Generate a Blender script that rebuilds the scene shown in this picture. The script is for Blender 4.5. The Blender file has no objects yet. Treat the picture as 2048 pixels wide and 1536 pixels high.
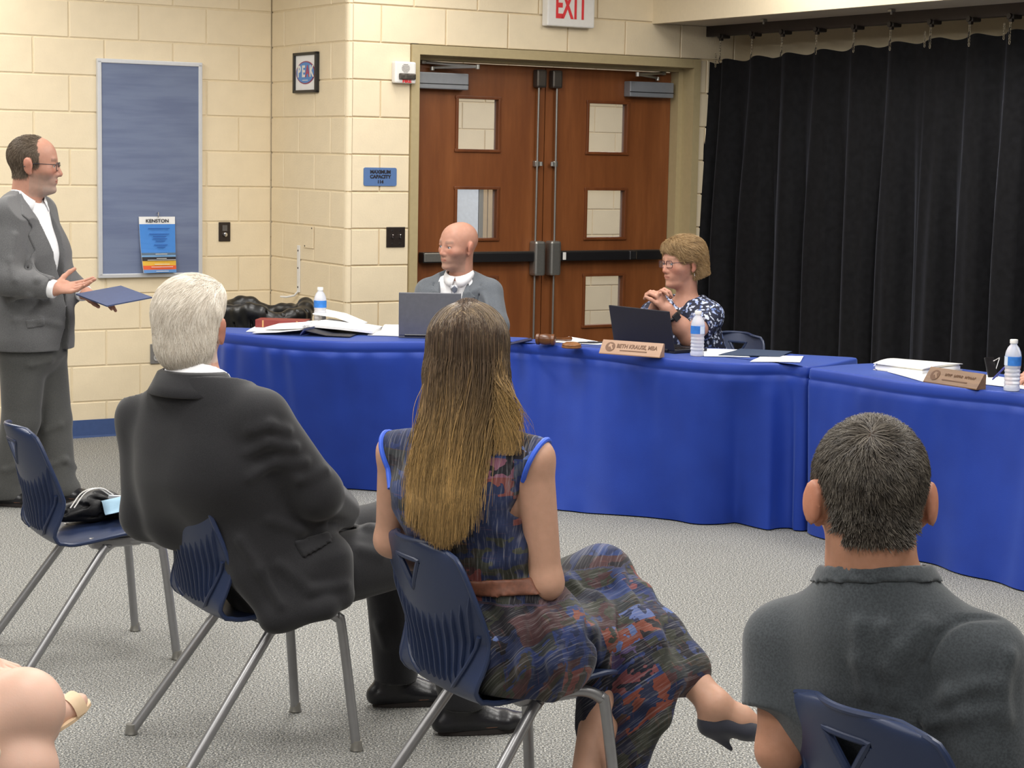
import bpy, bmesh, math, random
import numpy as np
from mathutils import Vector, Matrix
random.seed(7); RNG = np.random.default_rng(11)
SC = bpy.context.scene
COL = SC.collection
# ---------------------------------------------------------------- camera, world, lights, exposure
CAM_F, CAM_P, CAM_R, CAM_H = 3819.08, .1193, .0190, 1.6381
TH, CX, CY, RET = .5551, -1.444, 11.3247, .9885            # back wall angle, inner corner, length of the return wall
_f = np.array([0, math.cos(CAM_P), -math.sin(CAM_P)]); _u = np.array([0, math.sin(CAM_P), math.cos(CAM_P)]); _r = np.array([1., 0, 0])
_c, _s = math.cos(CAM_R), math.sin(CAM_R)
AX_R, AX_U, AX_F = _c*_r + _s*_u, _c*_u - _s*_r, _f
cd = bpy.data.cameras.new('camera'); cam = bpy.data.objects.new('camera', cd); COL.objects.link(cam)
cd.sensor_width = 36; cd.lens = CAM_F/2048*36; cd.clip_end = 100
cam.matrix_world = Matrix(((AX_R[0], AX_U[0], -AX_F[0], 0), (AX_R[1], AX_U[1], -AX_F[1], 0), (AX_R[2], AX_U[2], -AX_F[2], CAM_H), (0, 0, 0, 1)))
SC.camera = cam
W = bpy.data.worlds.new('world'); SC.world = W; W.use_nodes = True
W.node_tree.nodes['Background'].inputs[0].default_value = (1, .95, .88, 1)
W.node_tree.nodes['Background'].inputs[1].default_value = .16
SC.view_settings.view_transform = 'Standard'; SC.view_settings.look = 'None'
SC.view_settings.gamma = 1; SC.view_settings.use_curve_mapping = False
SC.view_settings.exposure = 0.0
CEIL_Z = 2.95
def area(x, y, z, sx, sy, power, col=(1, .975, .935)):
    l = bpy.data.lights.new('ceiling_lamp', 'AREA'); l.shape = 'RECTANGLE'; l.size = sx; l.size_y = sy; l.energy = power; l.color = col
    o = bpy.data.objects.new('ceiling_lamp', l); COL.objects.link(o); o.location = (x, y, z); return o
for lx in (-2.9, -.5, 1.9):
    for ly in (1.2, 3.6, 6.0, 8.4):
        area(lx, ly, CEIL_Z-.03, .6, 1.2, 36 if ly < 2 else 47)
for lx, ly in ((-2.9, 9.75), (-.55, 9.9), (1.25, 9.9)): area(lx, ly, CEIL_Z-.03, .6, .9, 15)
area(1.2, 13.3, 2.7, 2.2, .5, 75)                           # corridor beyond the doors

def at(x, y, z=0.):                                          # photograph position -> point at height z
    d = AX_F + (x-1024)/CAM_F*AX_R + (768-y)/CAM_F*AX_U
    return Vector(np.array([0, 0, CAM_H]) + d*((z-CAM_H)/d[2]))
def atY(x, y, Y):
    d = AX_F + (x-1024)/CAM_F*AX_R + (768-y)/CAM_F*AX_U
    return Vector(np.array([0, 0, CAM_H]) + d*(Y/d[1]))

# ---------------------------------------------------------------- materials
def srgb(r, g, b):
    f = lambda c: ((c/255+.055)/1.055)**2.4 if c > 10 else c/255/12.92
    return (f(r), f(g), f(b), 1)
class NT:
    def __init__(s, name):
        s.m = bpy.data.materials.new(name); s.m.use_nodes = True; s.t = s.m.node_tree; s.b = s.t.nodes['Principled BSDF']
    def n(s, typ, **kw):
        nd = s.t.nodes.new(typ)
        for k, v in kw.items():
            if k in nd.inputs.keys() if isinstance(k, str) else False: nd.inputs[k].default_value = v
            else: setattr(nd, k, v)
        return nd
    def l(s, a, b): s.t.links.new(a, b)
    def coord(s, kind='Object', scale=(1, 1, 1), rot=(0, 0, 0)):
        tc = s.t.nodes.new('ShaderNodeTexCoord'); mp = s.t.nodes.new('ShaderNodeMapping')
        mp.inputs['Scale'].default_value = scale; mp.inputs['Rotation'].default_value = rot
        s.l(tc.outputs[kind], mp.inputs[0]); return mp.outputs[0]
    def noise(s, vec, scale, detail=3, rough=.5):
        n = s.t.nodes.new('ShaderNodeTexNoise'); n.inputs['Scale'].default_value = scale; n.inputs['Detail'].default_value = detail; n.inputs['Roughness'].default_value = rough
        if vec is not None: s.l(vec, n.inputs['Vector'])
        return n.outputs['Fac']
    def ramp(s, fac, stops, interp='LINEAR'):
        r = s.t.nodes.new('ShaderNodeValToRGB'); r.color_ramp.interpolation = interp
        e = r.color_ramp.elements
        while len(e) < len(stops): e.new(.5)
        for k, (p, c) in enumerate(stops): e[k].position = p; e[k].color = c
        s.l(fac, r.inputs[0]); return r.outputs[0]
    def mix(s, fac, a, b, mode='MIX'):
        m = s.t.nodes.new('ShaderNodeMix'); m.data_type = 'RGBA'; m.blend_type = mode
        for v, i in ((fac, 0), (a, 6), (b, 7)):
            if hasattr(v, 'is_linked') or hasattr(v, 'links'): s.l(v, m.inputs[i])
            else: m.inputs[i].default_value = v
        return m.outputs[2]
    def bump(s, h, strength=.2, dist=.01):
        b = s.t.nodes.new('ShaderNodeBump'); b.inputs['Strength'].default_value = strength; b.inputs['Distance'].default_value = dist
        s.l(h, b.inputs['Height']); s.l(b.outputs[0], s.b.inputs['Normal'])
    def base(s, c):
        if hasattr(c, 'links'): s.l(c, s.b.inputs['Base Color'])
        else: s.b.inputs['Base Color'].default_value = c
def mat(name, col, rough=.6, metal=0., var=.06, vscale=40., bump=0., bscale=200., spec=.5, sheen=0., coat=0.):
    """plain material with a little procedural colour variation and fine relief"""
    t = NT(name); b = t.b; b.inputs['Roughness'].default_value = rough; b.inputs['Metallic'].default_value = metal
    b.inputs['Specular IOR Level'].default_value = spec; b.inputs['Sheen Weight'].default_value = sheen; b.inputs['Coat Weight'].default_value = coat
    v = t.coord()
    if var:
        n = t.noise(v, vscale, 4)
        dk = tuple(c*(1-var) for c in col[:3])+(1,); lt = tuple(min(1, c*(1+var)) for c in col[:3])+(1,)
        t.base(t.ramp(n, [(.3, dk), (.7, lt)]))
    else: t.base(col)
    if bump: t.bump(t.noise(v, bscale, 3), bump, .004)
    return t.m
def attr_mat(name, rough=.55, bump=.05, bscale=260, spec=.4, sss=0., sheen=0.):
    """colour from the mesh's own colour attribute (skin, beard, printed colours)"""
    t = NT(name); a = t.t.nodes.new('ShaderNodeAttribute'); a.attribute_name = 'Col'
    v = t.coord(); n = t.noise(v, 55, 4)
    t.base(t.mix(t.ramp(n, [(.3, (.0, .0, .0, 1)), (.75, (.16, .16, .16, 1))]), a.outputs['Color'], (.75, .42, .32, 1), 'MIX') if sss else a.outputs['Color'])
    t.b.inputs['Roughness'].default_value = rough; t.b.inputs['Specular IOR Level'].default_value = spec; t.b.inputs['Sheen Weight'].default_value = sheen
    if sss:
        t.b.inputs['Subsurface Weight'].default_value = sss; t.b.inputs['Subsurface Radius'].default_value = (1, .35, .2); t.b.inputs['Subsurface Scale'].default_value = .006
    if bump: t.bump(t.noise(v, bscale, 3), bump, .003)
    return t.m

# ---------------------------------------------------------------- objects
def tag(o, label=None, cat=None, group=None, kind=None):
    if label: o['label'] = label
    if cat: o['category'] = cat
    if group: o['group'] = group
    if kind: o['kind'] = kind
    return o
def empty(name, loc=(0, 0, 0), rz=0., label=None, cat=None, group=None, kind=None):
    o = bpy.data.objects.new(name, None); COL.objects.link(o); o.location = loc; o.rotation_euler = (0, 0, rz); o.empty_display_size = .1
    return tag(o, label, cat, group, kind)
def link(name, me, m=None, parent=None, loc=None, rot=None):
    o = bpy.data.objects.new(name, me); COL.objects.link(o)
    if m is not None and not me.materials:
        for k in (m if isinstance(m, (list, tuple)) else [m]): me.materials.append(k)
    if parent is not None: o.parent = parent
    if loc is not None: o.location = loc
    if rot is not None: o.rotation_euler = rot
    return o
def smooth(me, on=True, angle=None):
    me.polygons.foreach_set('use_smooth', [on]*len(me.polygons))
    if on and angle:
        me.shade_smooth() if False else None
        me.set_sharp_from_angle(angle=angle)
class MB:
    """collects shapes into one mesh"""
    def __init__(s): s.v = []; s.f = []; s.mi = []; s.k = 0
    def add(s, vs, fs):
        o = len(s.v); s.v += [tuple(v) for v in vs]; s.f += [tuple(i+o for i in f) for f in fs]; s.mi += [s.k]*len(fs); return s
    def box(s, c, d, M=None, bev=0.):
        x, y, z = d[0]/2, d[1]/2, d[2]/2
        if bev <= 0:
            vs = [Vector((sx*x, sy*y, sz*z)) for sx in (-1, 1) for sy in (-1, 1) for sz in (-1, 1)]
            fs = [(0, 1, 3, 2), (4, 6, 7, 5), (0, 4, 5, 1), (2, 3, 7, 6), (0, 2, 6, 4), (1, 5, 7, 3)]
        else:
            bm = bmesh.new(); bmesh.ops.create_cube(bm, size=1)
            for v in bm.verts: v.co = Vector((v.co.x*d[0], v.co.y*d[1], v.co.z*d[2]))
            bmesh.ops.bevel(bm, geom=bm.edges[:], offset=bev, segments=2, profile=.6, affect='EDGES')
            bm.verts.index_update(); vs = [v.co.copy() for v in bm.verts]; fs = [[v.index for v in f.verts] for f in bm.faces]; bm.free()
        c = Vector(c); vs = [((M @ v) if M is not None else v)+c for v in vs]
        return s.add(vs, fs)
    def tube(s, pts, r, n=10, cap=True, closed=False):
        pts = [Vector(p) for p in pts]; N = len(pts); rs = r if isinstance(r, (list, tuple)) else [r]*N
        vs = []; up = None
        for i, p in enumerate(pts):
            if closed: t = (pts[(i+1) % N]-pts[i-1]).normalized()
            else: t = (pts[min(i+1, N-1)]-pts[max(i-1, 0)]).normalized()
            if up is None: up = t.orthogonal().normalized()
            up = (up-t*up.dot(t)).normalized(); w = t.cross(up)
            vs += [p+(up*math.cos(a)+w*math.sin(a))*rs[i] for a in [2*math.pi*k/n for k in range(n)]]
        fs = [(i*n+k, i*n+(k+1) % n, (i+1) % N*n+(k+1) % n, (i+1) % N*n+k) for i in range(N if closed else N-1) for k in range(n)]
        if cap and not closed: fs += [tuple(range(n))[::-1], tuple((N-1)*n+k for k in range(n))]
        return s.add(vs, fs)
    def lathe(s, prof, n=24, c=(0, 0, 0), M=None):
        vs = []; 
        for r, z in prof: vs += [Vector((r*math.cos(2*math.pi*k/n), r*math.sin(2*math.pi*k/n), z)) for k in range(n)]
        fs = [(i*n+k, i*n+(k+1) % n, (i+1)*n+(k+1) % n, (i+1)*n+k) for i in range(len(prof)-1) for k in range(n)]
        fs += [tuple(range(n))[::-1], tuple((len(prof)-1)*n+k for k in range(n))]
        c = Vector(c); vs = [((M @ v) if M is not None else v)+c for v in vs]
        return s.add(vs, fs)
    def prism(s, poly, y0, y1, axis='y'):
        """2D polygon (x,z) extruded along y"""
        n = len(poly); 
        mk = (lambda a, b, t: (a, t, b)) if axis == 'y' else ((lambda a, b, t: (a, b, t)) if axis == 'z' else (lambda a, b, t: (t, a, b)))
        vs = [mk(a, b, y0) for a, b in poly]+[mk(a, b, y1) for a, b in poly]
        fs = [tuple(range(n)), tuple(range(n, 2*n))[::-1]]+[(i, i+n, (i+1) % n+n, (i+1) % n) for i in range(n)]
        return s.add(vs, fs)
    def grid(s, P, nu, nv, wrap=False):
        fs = [(i*nv+j, i*nv+(j+1) % nv, (i+1)*nv+(j+1) % nv, (i+1)*nv+j) for i in range(nu-1) for j in range(nv if wrap else nv-1)]
        return s.add(P, fs)
    def mesh(s, name, sm=False, angle=None, fixn=True):
        me = bpy.data.meshes.new(name); me.from_pydata(s.v, [], s.f)
        if any(s.mi): me.polygons.foreach_set('material_index', s.mi)
        if fixn:
            bm = bmesh.new(); bm.from_mesh(me); bmesh.ops.recalc_face_normals(bm, faces=bm.faces); bm.to_mesh(me); bm.free()
        me.update()
        if sm: smooth(me, True, angle)
        return me
    def build(s, name, m, parent=None, sm=False, angle=.6, loc=None, rot=None, fixn=True):
        return link(name, s.mesh(name, sm, angle, fixn), m, parent, loc, rot)
def copy_tree(o, parent=None):
    c = o.copy(); COL.objects.link(c)
    if parent is not None: c.parent = parent
    for ch in o.children: copy_tree(ch, c)
    return c
def text_mesh(body, size, extrude=.0006, bold=0., align='CENTER', xs=1.):
    cu = bpy.data.curves.new('lettering', 'FONT'); cu.body = body; cu.size = size; cu.extrude = extrude; cu.offset = bold
    cu.align_x = align; cu.align_y = 'CENTER'; cu.resolution_u = 4
    o = bpy.data.objects.new('lettering', cu); COL.objects.link(o)
    dg = bpy.context.evaluated_depsgraph_get(); me = bpy.data.meshes.new_from_object(o.evaluated_get(dg))
    bpy.data.objects.remove(o); bpy.data.curves.remove(cu)
    # lay text into the local x-z plane, facing -y
    n = len(me.vertices); co = np.empty(n*3, np.float32); me.vertices.foreach_get('co', co); co = co.reshape(-1, 3)
    co = np.stack([co[:, 0]*xs, -co[:, 2], co[:, 1]], 1); me.vertices.foreach_set('co', co.ravel()); me.update(); me.name = 'lettering'
    return me
def bez(pts, n):
    """Catmull-Rom through the points"""
    P = [Vector(p) for p in pts]; P = [P[0]*2-P[1]]+P+[P[-1]*2-P[-2]]; out = []; m = len(P)-3
    for i in range(n+1):
        t = i/n*m; k = min(int(t), m-1); t -= k; a, b, c, d = P[k:k+4]
        out.append(.5*((2*b)+(c-a)*t+(2*a-5*b+4*c-d)*t*t+(3*b-a-3*c+d)*t**3))
    return out

# ---------------------------------------------------------------- implicit bodies (distance fields meshed with surface nets)
def V3(*a): return np.array(a, float)
def nrm(v): v = np.asarray(v, float); return v/np.linalg.norm(v)
def RC(a, b, ra, rb, k=.02): return ('rc', np.asarray(a, float), np.asarray(b, float), ra, rb, k)
def EC(a, b, A, B, side, k=.03): return ('ec', np.asarray(a, float), np.asarray(b, float), A, B, nrm(side), k)
def EL(c, r, R=None, k=.02): return ('el', np.asarray(c, float), np.asarray(r, float), np.eye(3) if R is None else R, k)
class Field:
    def __init__(s, lo, hi, vox):
        s.lo = np.asarray(lo, float); s.vox = vox
        n = np.ceil((np.asarray(hi)-s.lo)/vox).astype(int)+1; s.n = n
        s.ax = [(s.lo[i]+vox*np.arange(n[i])).astype(np.float32) for i in range(3)]
        s.d = np.full(tuple(n), 1., np.float32)
    def sub(s, lo, hi):
        a = np.clip(np.floor((lo-s.lo)/s.vox).astype(int), 0, s.n); b = np.clip(np.ceil((hi-s.lo)/s.vox).astype(int)+1, 0, s.n)
        sl = tuple(slice(a[i], max(b[i], a[i])) for i in range(3))
        if any(x.stop <= x.start for x in sl): return None, None
        return sl, [s.ax[0][sl[0]][:, None, None], s.ax[1][sl[1]][None, :, None], s.ax[2][sl[2]][None, None, :]]
    def ev(s, p, inf, extra=0.):
        kind = p[0]; k = p[-1]; mg = inf+k+3*s.vox+extra
        if kind == 'rc':
            _, a, b, ra, rb, _ = p; R = max(ra, rb)+mg
            sl, X = s.sub(np.minimum(a, b)-R, np.maximum(a, b)+R)
            if sl is None: return None, None
            ba = b-a; L2 = max(ba@ba, 1e-9)
            q = [X[i]-np.float32(a[i]) for i in range(3)]
            t = np.clip((q[0]*ba[0]+q[1]*ba[1]+q[2]*ba[2])/L2, 0, 1).astype(np.float32)
            dx, dy, dz = q[0]-t*np.float32(ba[0]), q[1]-t*np.float32(ba[1]), q[2]-t*np.float32(ba[2])
            return sl, np.sqrt(dx*dx+dy*dy+dz*dz)-(np.float32(ra+inf)+t*np.float32(rb-ra))
        if kind == 'ec':
            _, a, b, A, B, sd, _ = p; R = max(*A, *B)+mg
            sl, X = s.sub(np.minimum(a, b)-R, np.maximum(a, b)+R)
            if sl is None: return None, None
            ba = b-a; L2 = max(ba@ba, 1e-9); ax = ba/math.sqrt(L2); sd = nrm(sd-ax*(sd@ax)); fw = np.cross(ax, sd)
            q = [X[i]-np.float32(a[i]) for i in range(3)]
            dot = lambda v: q[0]*np.float32(v[0])+q[1]*np.float32(v[1])+q[2]*np.float32(v[2])
            h = dot(ax); L = math.sqrt(L2); t = np.clip(h/L, 0, 1).astype(np.float32); w = h-t*np.float32(L)
            rx = (A[0]+inf)+t*(B[0]-A[0]); ry = (A[1]+inf)+t*(B[1]-A[1]); rm = np.minimum(rx, ry)
            u, v = dot(sd), dot(fw)
            k1 = np.sqrt((u/rx)**2+(v/ry)**2+(w/rm)**2); k2 = np.sqrt((u/rx**2)**2+(v/ry**2)**2+(w/rm**2)**2)
            return sl, np.where(k1 < 1e-3, -rm, k1*(k1-1)/np.maximum(k2, 1e-6)).astype(np.float32)
        if kind == 'el':
            _, c, r, Rm, _ = p; r = r+inf; R = max(r)+mg-inf
            sl, X = s.sub(c-R, c+R)
            if sl is None: return None, None
            q = [X[i]-np.float32(c[i]) for i in range(3)]
            l = [q[0]*np.float32(Rm[0, i])+q[1]*np.float32(Rm[1, i])+q[2]*np.float32(Rm[2, i]) for i in range(3)]
            k1 = np.sqrt((l[0]/r[0])**2+(l[1]/r[1])**2+(l[2]/r[2])**2); k2 = np.sqrt((l[0]/r[0]**2)**2+(l[1]/r[1]**2)**2+(l[2]/r[2]**2)**2)
            return sl, np.where(k1 < 1e-3, -min(r), k1*(k1-1)/np.maximum(k2, 1e-6)).astype(np.float32)
    def add(s, prims, inf=0.):
        for p in prims:
            sl, v = s.ev(p, inf)
            if sl is None: continue
            k = max(p[-1], 1e-4); o = s.d[sl]; h = np.clip(.5+.5*(o-v)/k, 0, 1); s.d[sl] = o+(v-o)*h-k*h*(1-h)
        return s
    def cut(s, prims, inf=0.):
        for p in prims:
            sl, v = s.ev(p, inf)
            if sl is None: continue
            k = max(p[-1], 1e-4); o = s.d[sl]; v = -v; h = np.clip(.5-.5*(o-v)/k, 0, 1); s.d[sl] = o+(v-o)*h+k*h*(1-h)
        return s
    def crease(s, lines, r=.006, depth=.5, k=.012):
        """carve (or raise, depth<0) soft fold lines; a line is a list of points"""
        for ln in lines:
            for a, b in zip(ln[:-1], ln[1:]):
                p = RC(a, b, r, r, k); (s.cut if depth > 0 else s.add)([p])
        return s
    def half(s, pt, n, k=.004):
        """keep the side the normal points away from"""
        n = nrm(n); v = (s.ax[0][:, None, None]-pt[0])*n[0]+(s.ax[1][None, :, None]-pt[1])*n[1]+(s.ax[2][None, None, :]-pt[2])*n[2]
        s.d = np.maximum(s.d, v.astype(np.float32)); return s
    def clip(s, v): s.d = np.maximum(s.d, v.astype(np.float32)); return s
    def grid(s): return s.ax[0][:, None, None], s.ax[1][None, :, None], s.ax[2][None, None, :]
    def like(s):
        f = object.__new__(Field); f.lo, f.vox, f.n, f.ax = s.lo, s.vox, s.n, s.ax; f.d = s.d.copy(); return f
    def mesh(s, name, colfn=None, it=0):
        V, Q = surface_nets(s.d, s.lo, s.vox)
        me = bpy.data.meshes.new(name)
        nv, nf = len(V), len(Q)
        me.vertices.add(nv); me.vertices.foreach_set('co', V.astype(np.float32).ravel())
        me.loops.add(nf*4); me.loops.foreach_set('vertex_index', Q.astype(np.int32).ravel())
        me.polygons.add(nf); me.polygons.foreach_set('loop_start', np.arange(0, nf*4, 4, dtype=np.int32))
        me.polygons.foreach_set('use_smooth', np.ones(nf, bool)); me.update(calc_edges=True)
        if colfn is not None:
            c = colfn(V); a = me.color_attributes.new('Col', 'FLOAT_COLOR', 'POINT')
            a.data.foreach_set('color', np.concatenate([c, np.ones((nv, 1))], 1).astype(np.float32).ravel())
        return me
    def build(s, name, m, parent=None, colfn=None): return link(name, s.mesh(name, colfn), m, parent)
def surface_nets(d, lo, vox):
    ins = d < 0
    i8 = ins.astype(np.int8)
    sm = i8[:-1, :-1, :-1]+i8[1:, :-1, :-1]+i8[:-1, 1:, :-1]+i8[1:, 1:, :-1]+i8[:-1, :-1, 1:]+i8[1:, :-1, 1:]+i8[:-1, 1:, 1:]+i8[1:, 1:, 1:]
    act = (sm > 0) & (sm < 8); I = np.argwhere(act)
    idx = np.full(act.shape, -1, np.int32); idx[act] = np.arange(len(I))
    corner = [(x, y, z) for x in (0, 1) for y in (0, 1) for z in (0, 1)]
    val = {c: d[I[:, 0]+c[0], I[:, 1]+c[1], I[:, 2]+c[2]] for c in corner}
    acc = np.zeros((len(I), 3), np.float32); cnt = np.zeros(len(I), np.float32)
    for c in corner:
        for a in range(3):
            if c[a] == 0:
                e = list(c); e[a] = 1; e = tuple(e); va, vb = val[c], val[e]; m = (va < 0) != (vb < 0)
                t = np.where(m, va/np.where(m, va-vb, 1), 0); p = np.zeros((len(I), 3), np.float32); p[:] = c; p[:, a] = t
                acc += p*m[:, None]; cnt += m
    V = (I+acc/np.maximum(cnt, 1)[:, None])*vox+lo
    Q = []
    for a in range(3):
        b, c = (a+1) % 3, (a+2) % 3
        s0 = [slice(None)]*3; s1 = [slice(None)]*3; s0[a] = slice(0, -1); s1[a] = slice(1, None)
        A, B = ins[tuple(s0)], ins[tuple(s1)]
        ch = np.argwhere(A != B)
        ok = (ch[:, b] > 0) & (ch[:, c] > 0) & (ch[:, b] < d.shape[b]-1) & (ch[:, c] < d.shape[c]-1); ch = ch[ok]
        fl = A[ch[:, 0], ch[:, 1], ch[:, 2]]
        def cell(db, dc):
            q = ch.copy(); q[:, b] -= db; q[:, c] -= dc; return idx[q[:, 0], q[:, 1], q[:, 2]]
        q = np.stack([cell(1, 1), cell(0, 1), cell(0, 0), cell(1, 0)], 1); q[~fl] = q[~fl][:, ::-1]; Q.append(q)
    return V, np.concatenate(Q)
def poly_sdf(px, pz, poly):
    """signed distance to a 2D polygon, vectorised (negative inside)"""
    d = None; ins = None; n = len(poly)
    for i in range(n):
        a, b = np.array(poly[i], float), np.array(poly[(i+1) % n], float); e = b-a
        wx, wz = px-a[0], pz-a[1]; t = np.clip((wx*e[0]+wz*e[1])/(e@e), 0, 1); q = (wx-t*e[0])**2+(wz-t*e[1])**2
        d = q if d is None else np.minimum(d, q)
        c = ((a[1] <= pz) != (b[1] <= pz)) & (px < (b[0]-a[0])*(pz-a[1])/((b[1]-a[1]) if abs(b[1]-a[1]) > 1e-9 else 1e-9)+a[0])
        ins = c if ins is None else ins ^ c
    return np.where(ins, -1, 1)*np.sqrt(d)
def ss(x, a, b): t = np.clip((x-a)/(b-a), 0, 1); return t*t*(3-2*t)
def strands(name, pts, radius, m, parent, tip=.3):
    """pts: (N strands, K points, 3) -> hair curves"""
    N, K, _ = pts.shape
    hc = bpy.data.hair_curves.new(name); hc.add_curves([K]*N)
    hc.attributes['position'].data.foreach_set('vector', pts.astype(np.float32).ravel())
    r = hc.attributes.get('radius') or hc.attributes.new('radius', 'FLOAT', 'POINT')
    prof = np.interp(np.linspace(0, 1, K), [0, .6, 1], [1, .95, tip])
    rad = (np.asarray(radius).reshape(-1, 1) if np.ndim(radius) else np.full((N, 1), radius))*prof[None]
    r.data.foreach_set('value', rad.astype(np.float32).ravel())
    hc.materials.append(m)
    o = bpy.data.objects.new(name, hc); COL.objects.link(o); o.parent = parent
    return o
# ================================================================ the room
dd = Vector((math.cos(TH), math.sin(TH), 0)); nn = Vector((math.sin(TH), -math.cos(TH), 0))
CL = Vector((CX, CY, 0)); DO = CL+nn*RET
M_CREAM = mat('painted_block_cream', srgb(232, 216, 185), .5, bump=.25, bscale=90, var=.03, vscale=9)
M_JOINT = mat('painted_mortar', srgb(226, 210, 178), .6, var=.03)
M_PLAIN = mat('painted_plaster', srgb(233, 218, 188), .6, var=.02)
M_KHAKI = mat('khaki_frame_paint', srgb(176, 160, 122), .42, var=.03)
M_BASE = mat('blue_cove_base', srgb(62, 84, 132), .45, var=.05)
M_STEEL = mat('satin_steel', srgb(168, 166, 160), .36, .85, var=.05, vscale=120)
M_DKSTEEL = mat('dark_bronze', srgb(92, 86, 80), .38, .7, var=.05)
M_CHROME = mat('chrome', srgb(210, 210, 212), .18, 1., var=.02)
M_BLACK = mat('black_plastic', srgb(24, 23, 25), .4, var=.1)
M_WHITE = mat('white_plastic', srgb(228, 226, 222), .45, var=.02)
M_PAPER = mat('white_paper', srgb(240, 240, 240), .75, var=.015)
M_GREYCL = mat('grey_closer_paint', srgb(146, 150, 156), .4, .35, var=.03)
M_DKBROWN = mat('dark_brown_plate', srgb(58, 50, 46), .35, .5, var=.08)

def carpet():
    t = NT('speckled_grey_carpet'); v = t.coord('Object')
    a = t.noise(v, 175, 2, .8); b = t.noise(v, 140, 2, .7); c = t.noise(v, 1.3, 3)
    base = t.ramp(a, [(.36, srgb(22, 24, 28)), (.44, srgb(80, 82, 83)), (.5, srgb(122, 122, 119)), (.56, srgb(166, 165, 160)), (.64, srgb(232, 230, 223))])
    tint = t.ramp(b, [(.34, srgb(72, 84, 102)), (.48, srgb(122, 124, 124)), (.62, srgb(142, 134, 116))])
    m = t.mix(.30, base, tint); m = t.mix(t.ramp(c, [(.3, (0, 0, 0, 1)), (.8, (.16, .16, .16, 1))]), m, srgb(100, 98, 92))
    t.base(m); t.b.inputs['Roughness'].default_value = .95; t.b.inputs['Specular IOR Level'].default_value = .1; t.bump(a, .08, .002)
    return t.m
def wood(name, c1, c2, c3, rough=.38, scale=(1, 1, 1), rot=(0, 0, 0), gscale=9.):
    t = NT(name); v = t.coord('Object', scale, rot)
    a = t.noise(v, gscale, 6, .6); b = t.noise(v, gscale*6, 3, .5)
    col = t.ramp(a, [(.3, c1), (.5, c2), (.72, c3)])
    t.base(t.mix(t.ramp(b, [(.35, (0, 0, 0, 1)), (.7, (.35, .35, .35, 1))]), col, c1)); t.b.inputs['Roughness'].default_value = rough
    t.bump(b, .05, .002); return t.m
M_CARPET = carpet()
M_DOOR = wood('red_brown_door_veneer', srgb(112, 62, 30), srgb(128, 74, 37), srgb(143, 86, 46), .42, (1, 1, .12))

fl = MB().grid([(x, y, 0) for x in (-7, 9) for y in (-2, 17)], 2, 2).build('floor', M_CARPET); tag(fl, 'speckled grey loop carpet under the chairs and tables', kind='structure')
ce = MB().box((1, 7.5, CEIL_Z+.05), (16, 19, .1)).build('ceiling', mat('ceiling_tile', srgb(235, 232, 224), .9)); tag(ce, 'white ceiling above the meeting room', kind='structure')

BH, BL, GAP = .2032, .4064, .0075
def block_mesh(w, h=BH, dep=.05):
    """painted block: face at y=0, eased edges, -x..+x centred, z from 0"""
    x, b = (w-GAP)/2, .0035; z0, z1 = GAP/2, h-GAP/2
    o = [(-x, z0), (x, z0), (x, z1), (-x, z1)]; i_ = [(-x+b, z0+b), (x-b, z0+b), (x-b, z1-b), (-x+b, z1-b)]
    vs = [(p[0], 0, p[1]) for p in i_]+[(p[0], b, p[1]) for p in o]+[(p[0], dep, p[1]) for p in o]
    fs = [(0, 1, 2, 3)]+[(4+k, 4+(k+1) % 4, (k+1) % 4, k) for k in range(4)]+[(8+k, 8+(k+1) % 4, 4+(k+1) % 4, 4+k) for k in range(4)]
    me = bpy.data.meshes.new('block'); me.from_pydata(vs, [], fs); me.materials.append(M_CREAM); me.update(); return me
_BM = {}
def lay_blocks(parent, x0, x1, rows, offs, back=False, depth=None):
    """running bond from x0 to x1; offs(row) gives a joint position"""
    for r in rows:
        j = offs(r); k = math.floor((x0-j)/BL+1e-6); xa = j+k*BL
        while xa < x1-1e-4:
            a, b = max(xa, x0), min(xa+BL, x1); xa += BL
            w = round(b-a, 3)
            if w < .02: continue
            if w not in _BM: _BM[w] = block_mesh(w)
            o = link('block', _BM[w], None, parent, ((a+b)/2, RNG.uniform(-.0008, .0008), r*BH))
def wall_frame(name, origin, rz, label):
    return empty(name, origin, rz, label, kind='structure')
RZ_L = TH; RZ_R = TH-math.pi/2
# back wall with the tack board
wl = wall_frame('wall_left', CL, RZ_L, 'cream painted block wall behind the standing man and tack board')
MB().box((-2.3, .045, 1.5), (4.6, .08, 3.0)).build('mortar', M_JOINT, wl)
lay_blocks(wl, -4.2, 0, range(0, 14), lambda r: 0 if (r % 2) else .2032)
# return wall
wr = wall_frame('wall_return', CL, RZ_R, 'short cream block return wall with framed print')
MB().box((RET/2-.005, .045, 1.5), (RET-.03, .08, 3.0)).build('mortar', M_JOINT, wr)
lay_blocks(wr, 0, RET-.028, range(0, 14), lambda r: RET-.4064 if (r % 2) else RET-.2032)
# door wall
wd = wall_frame('wall_back', DO, RZ_L, 'cream block wall around the double doors')
b = MB(); b.box((.195+.014, .05, 1.5), (.36, .08, 3.0)); b.box((1.62, .05, 2.63), (2.46, .08, .78)); b.box((2.65, .05, 1.12), (.52, .08, 2.24)); b.build('mortar', M_JOINT, wd)
offD = lambda r: .2032 if (r % 2) else 0
lay_blocks(wd, .028, .39, range(0, 11), offD); lay_blocks(wd, 2.385, 2.83, range(0, 11), offD)
lay_blocks(wd, .028, 2.83, range(11, 14), offD)
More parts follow.
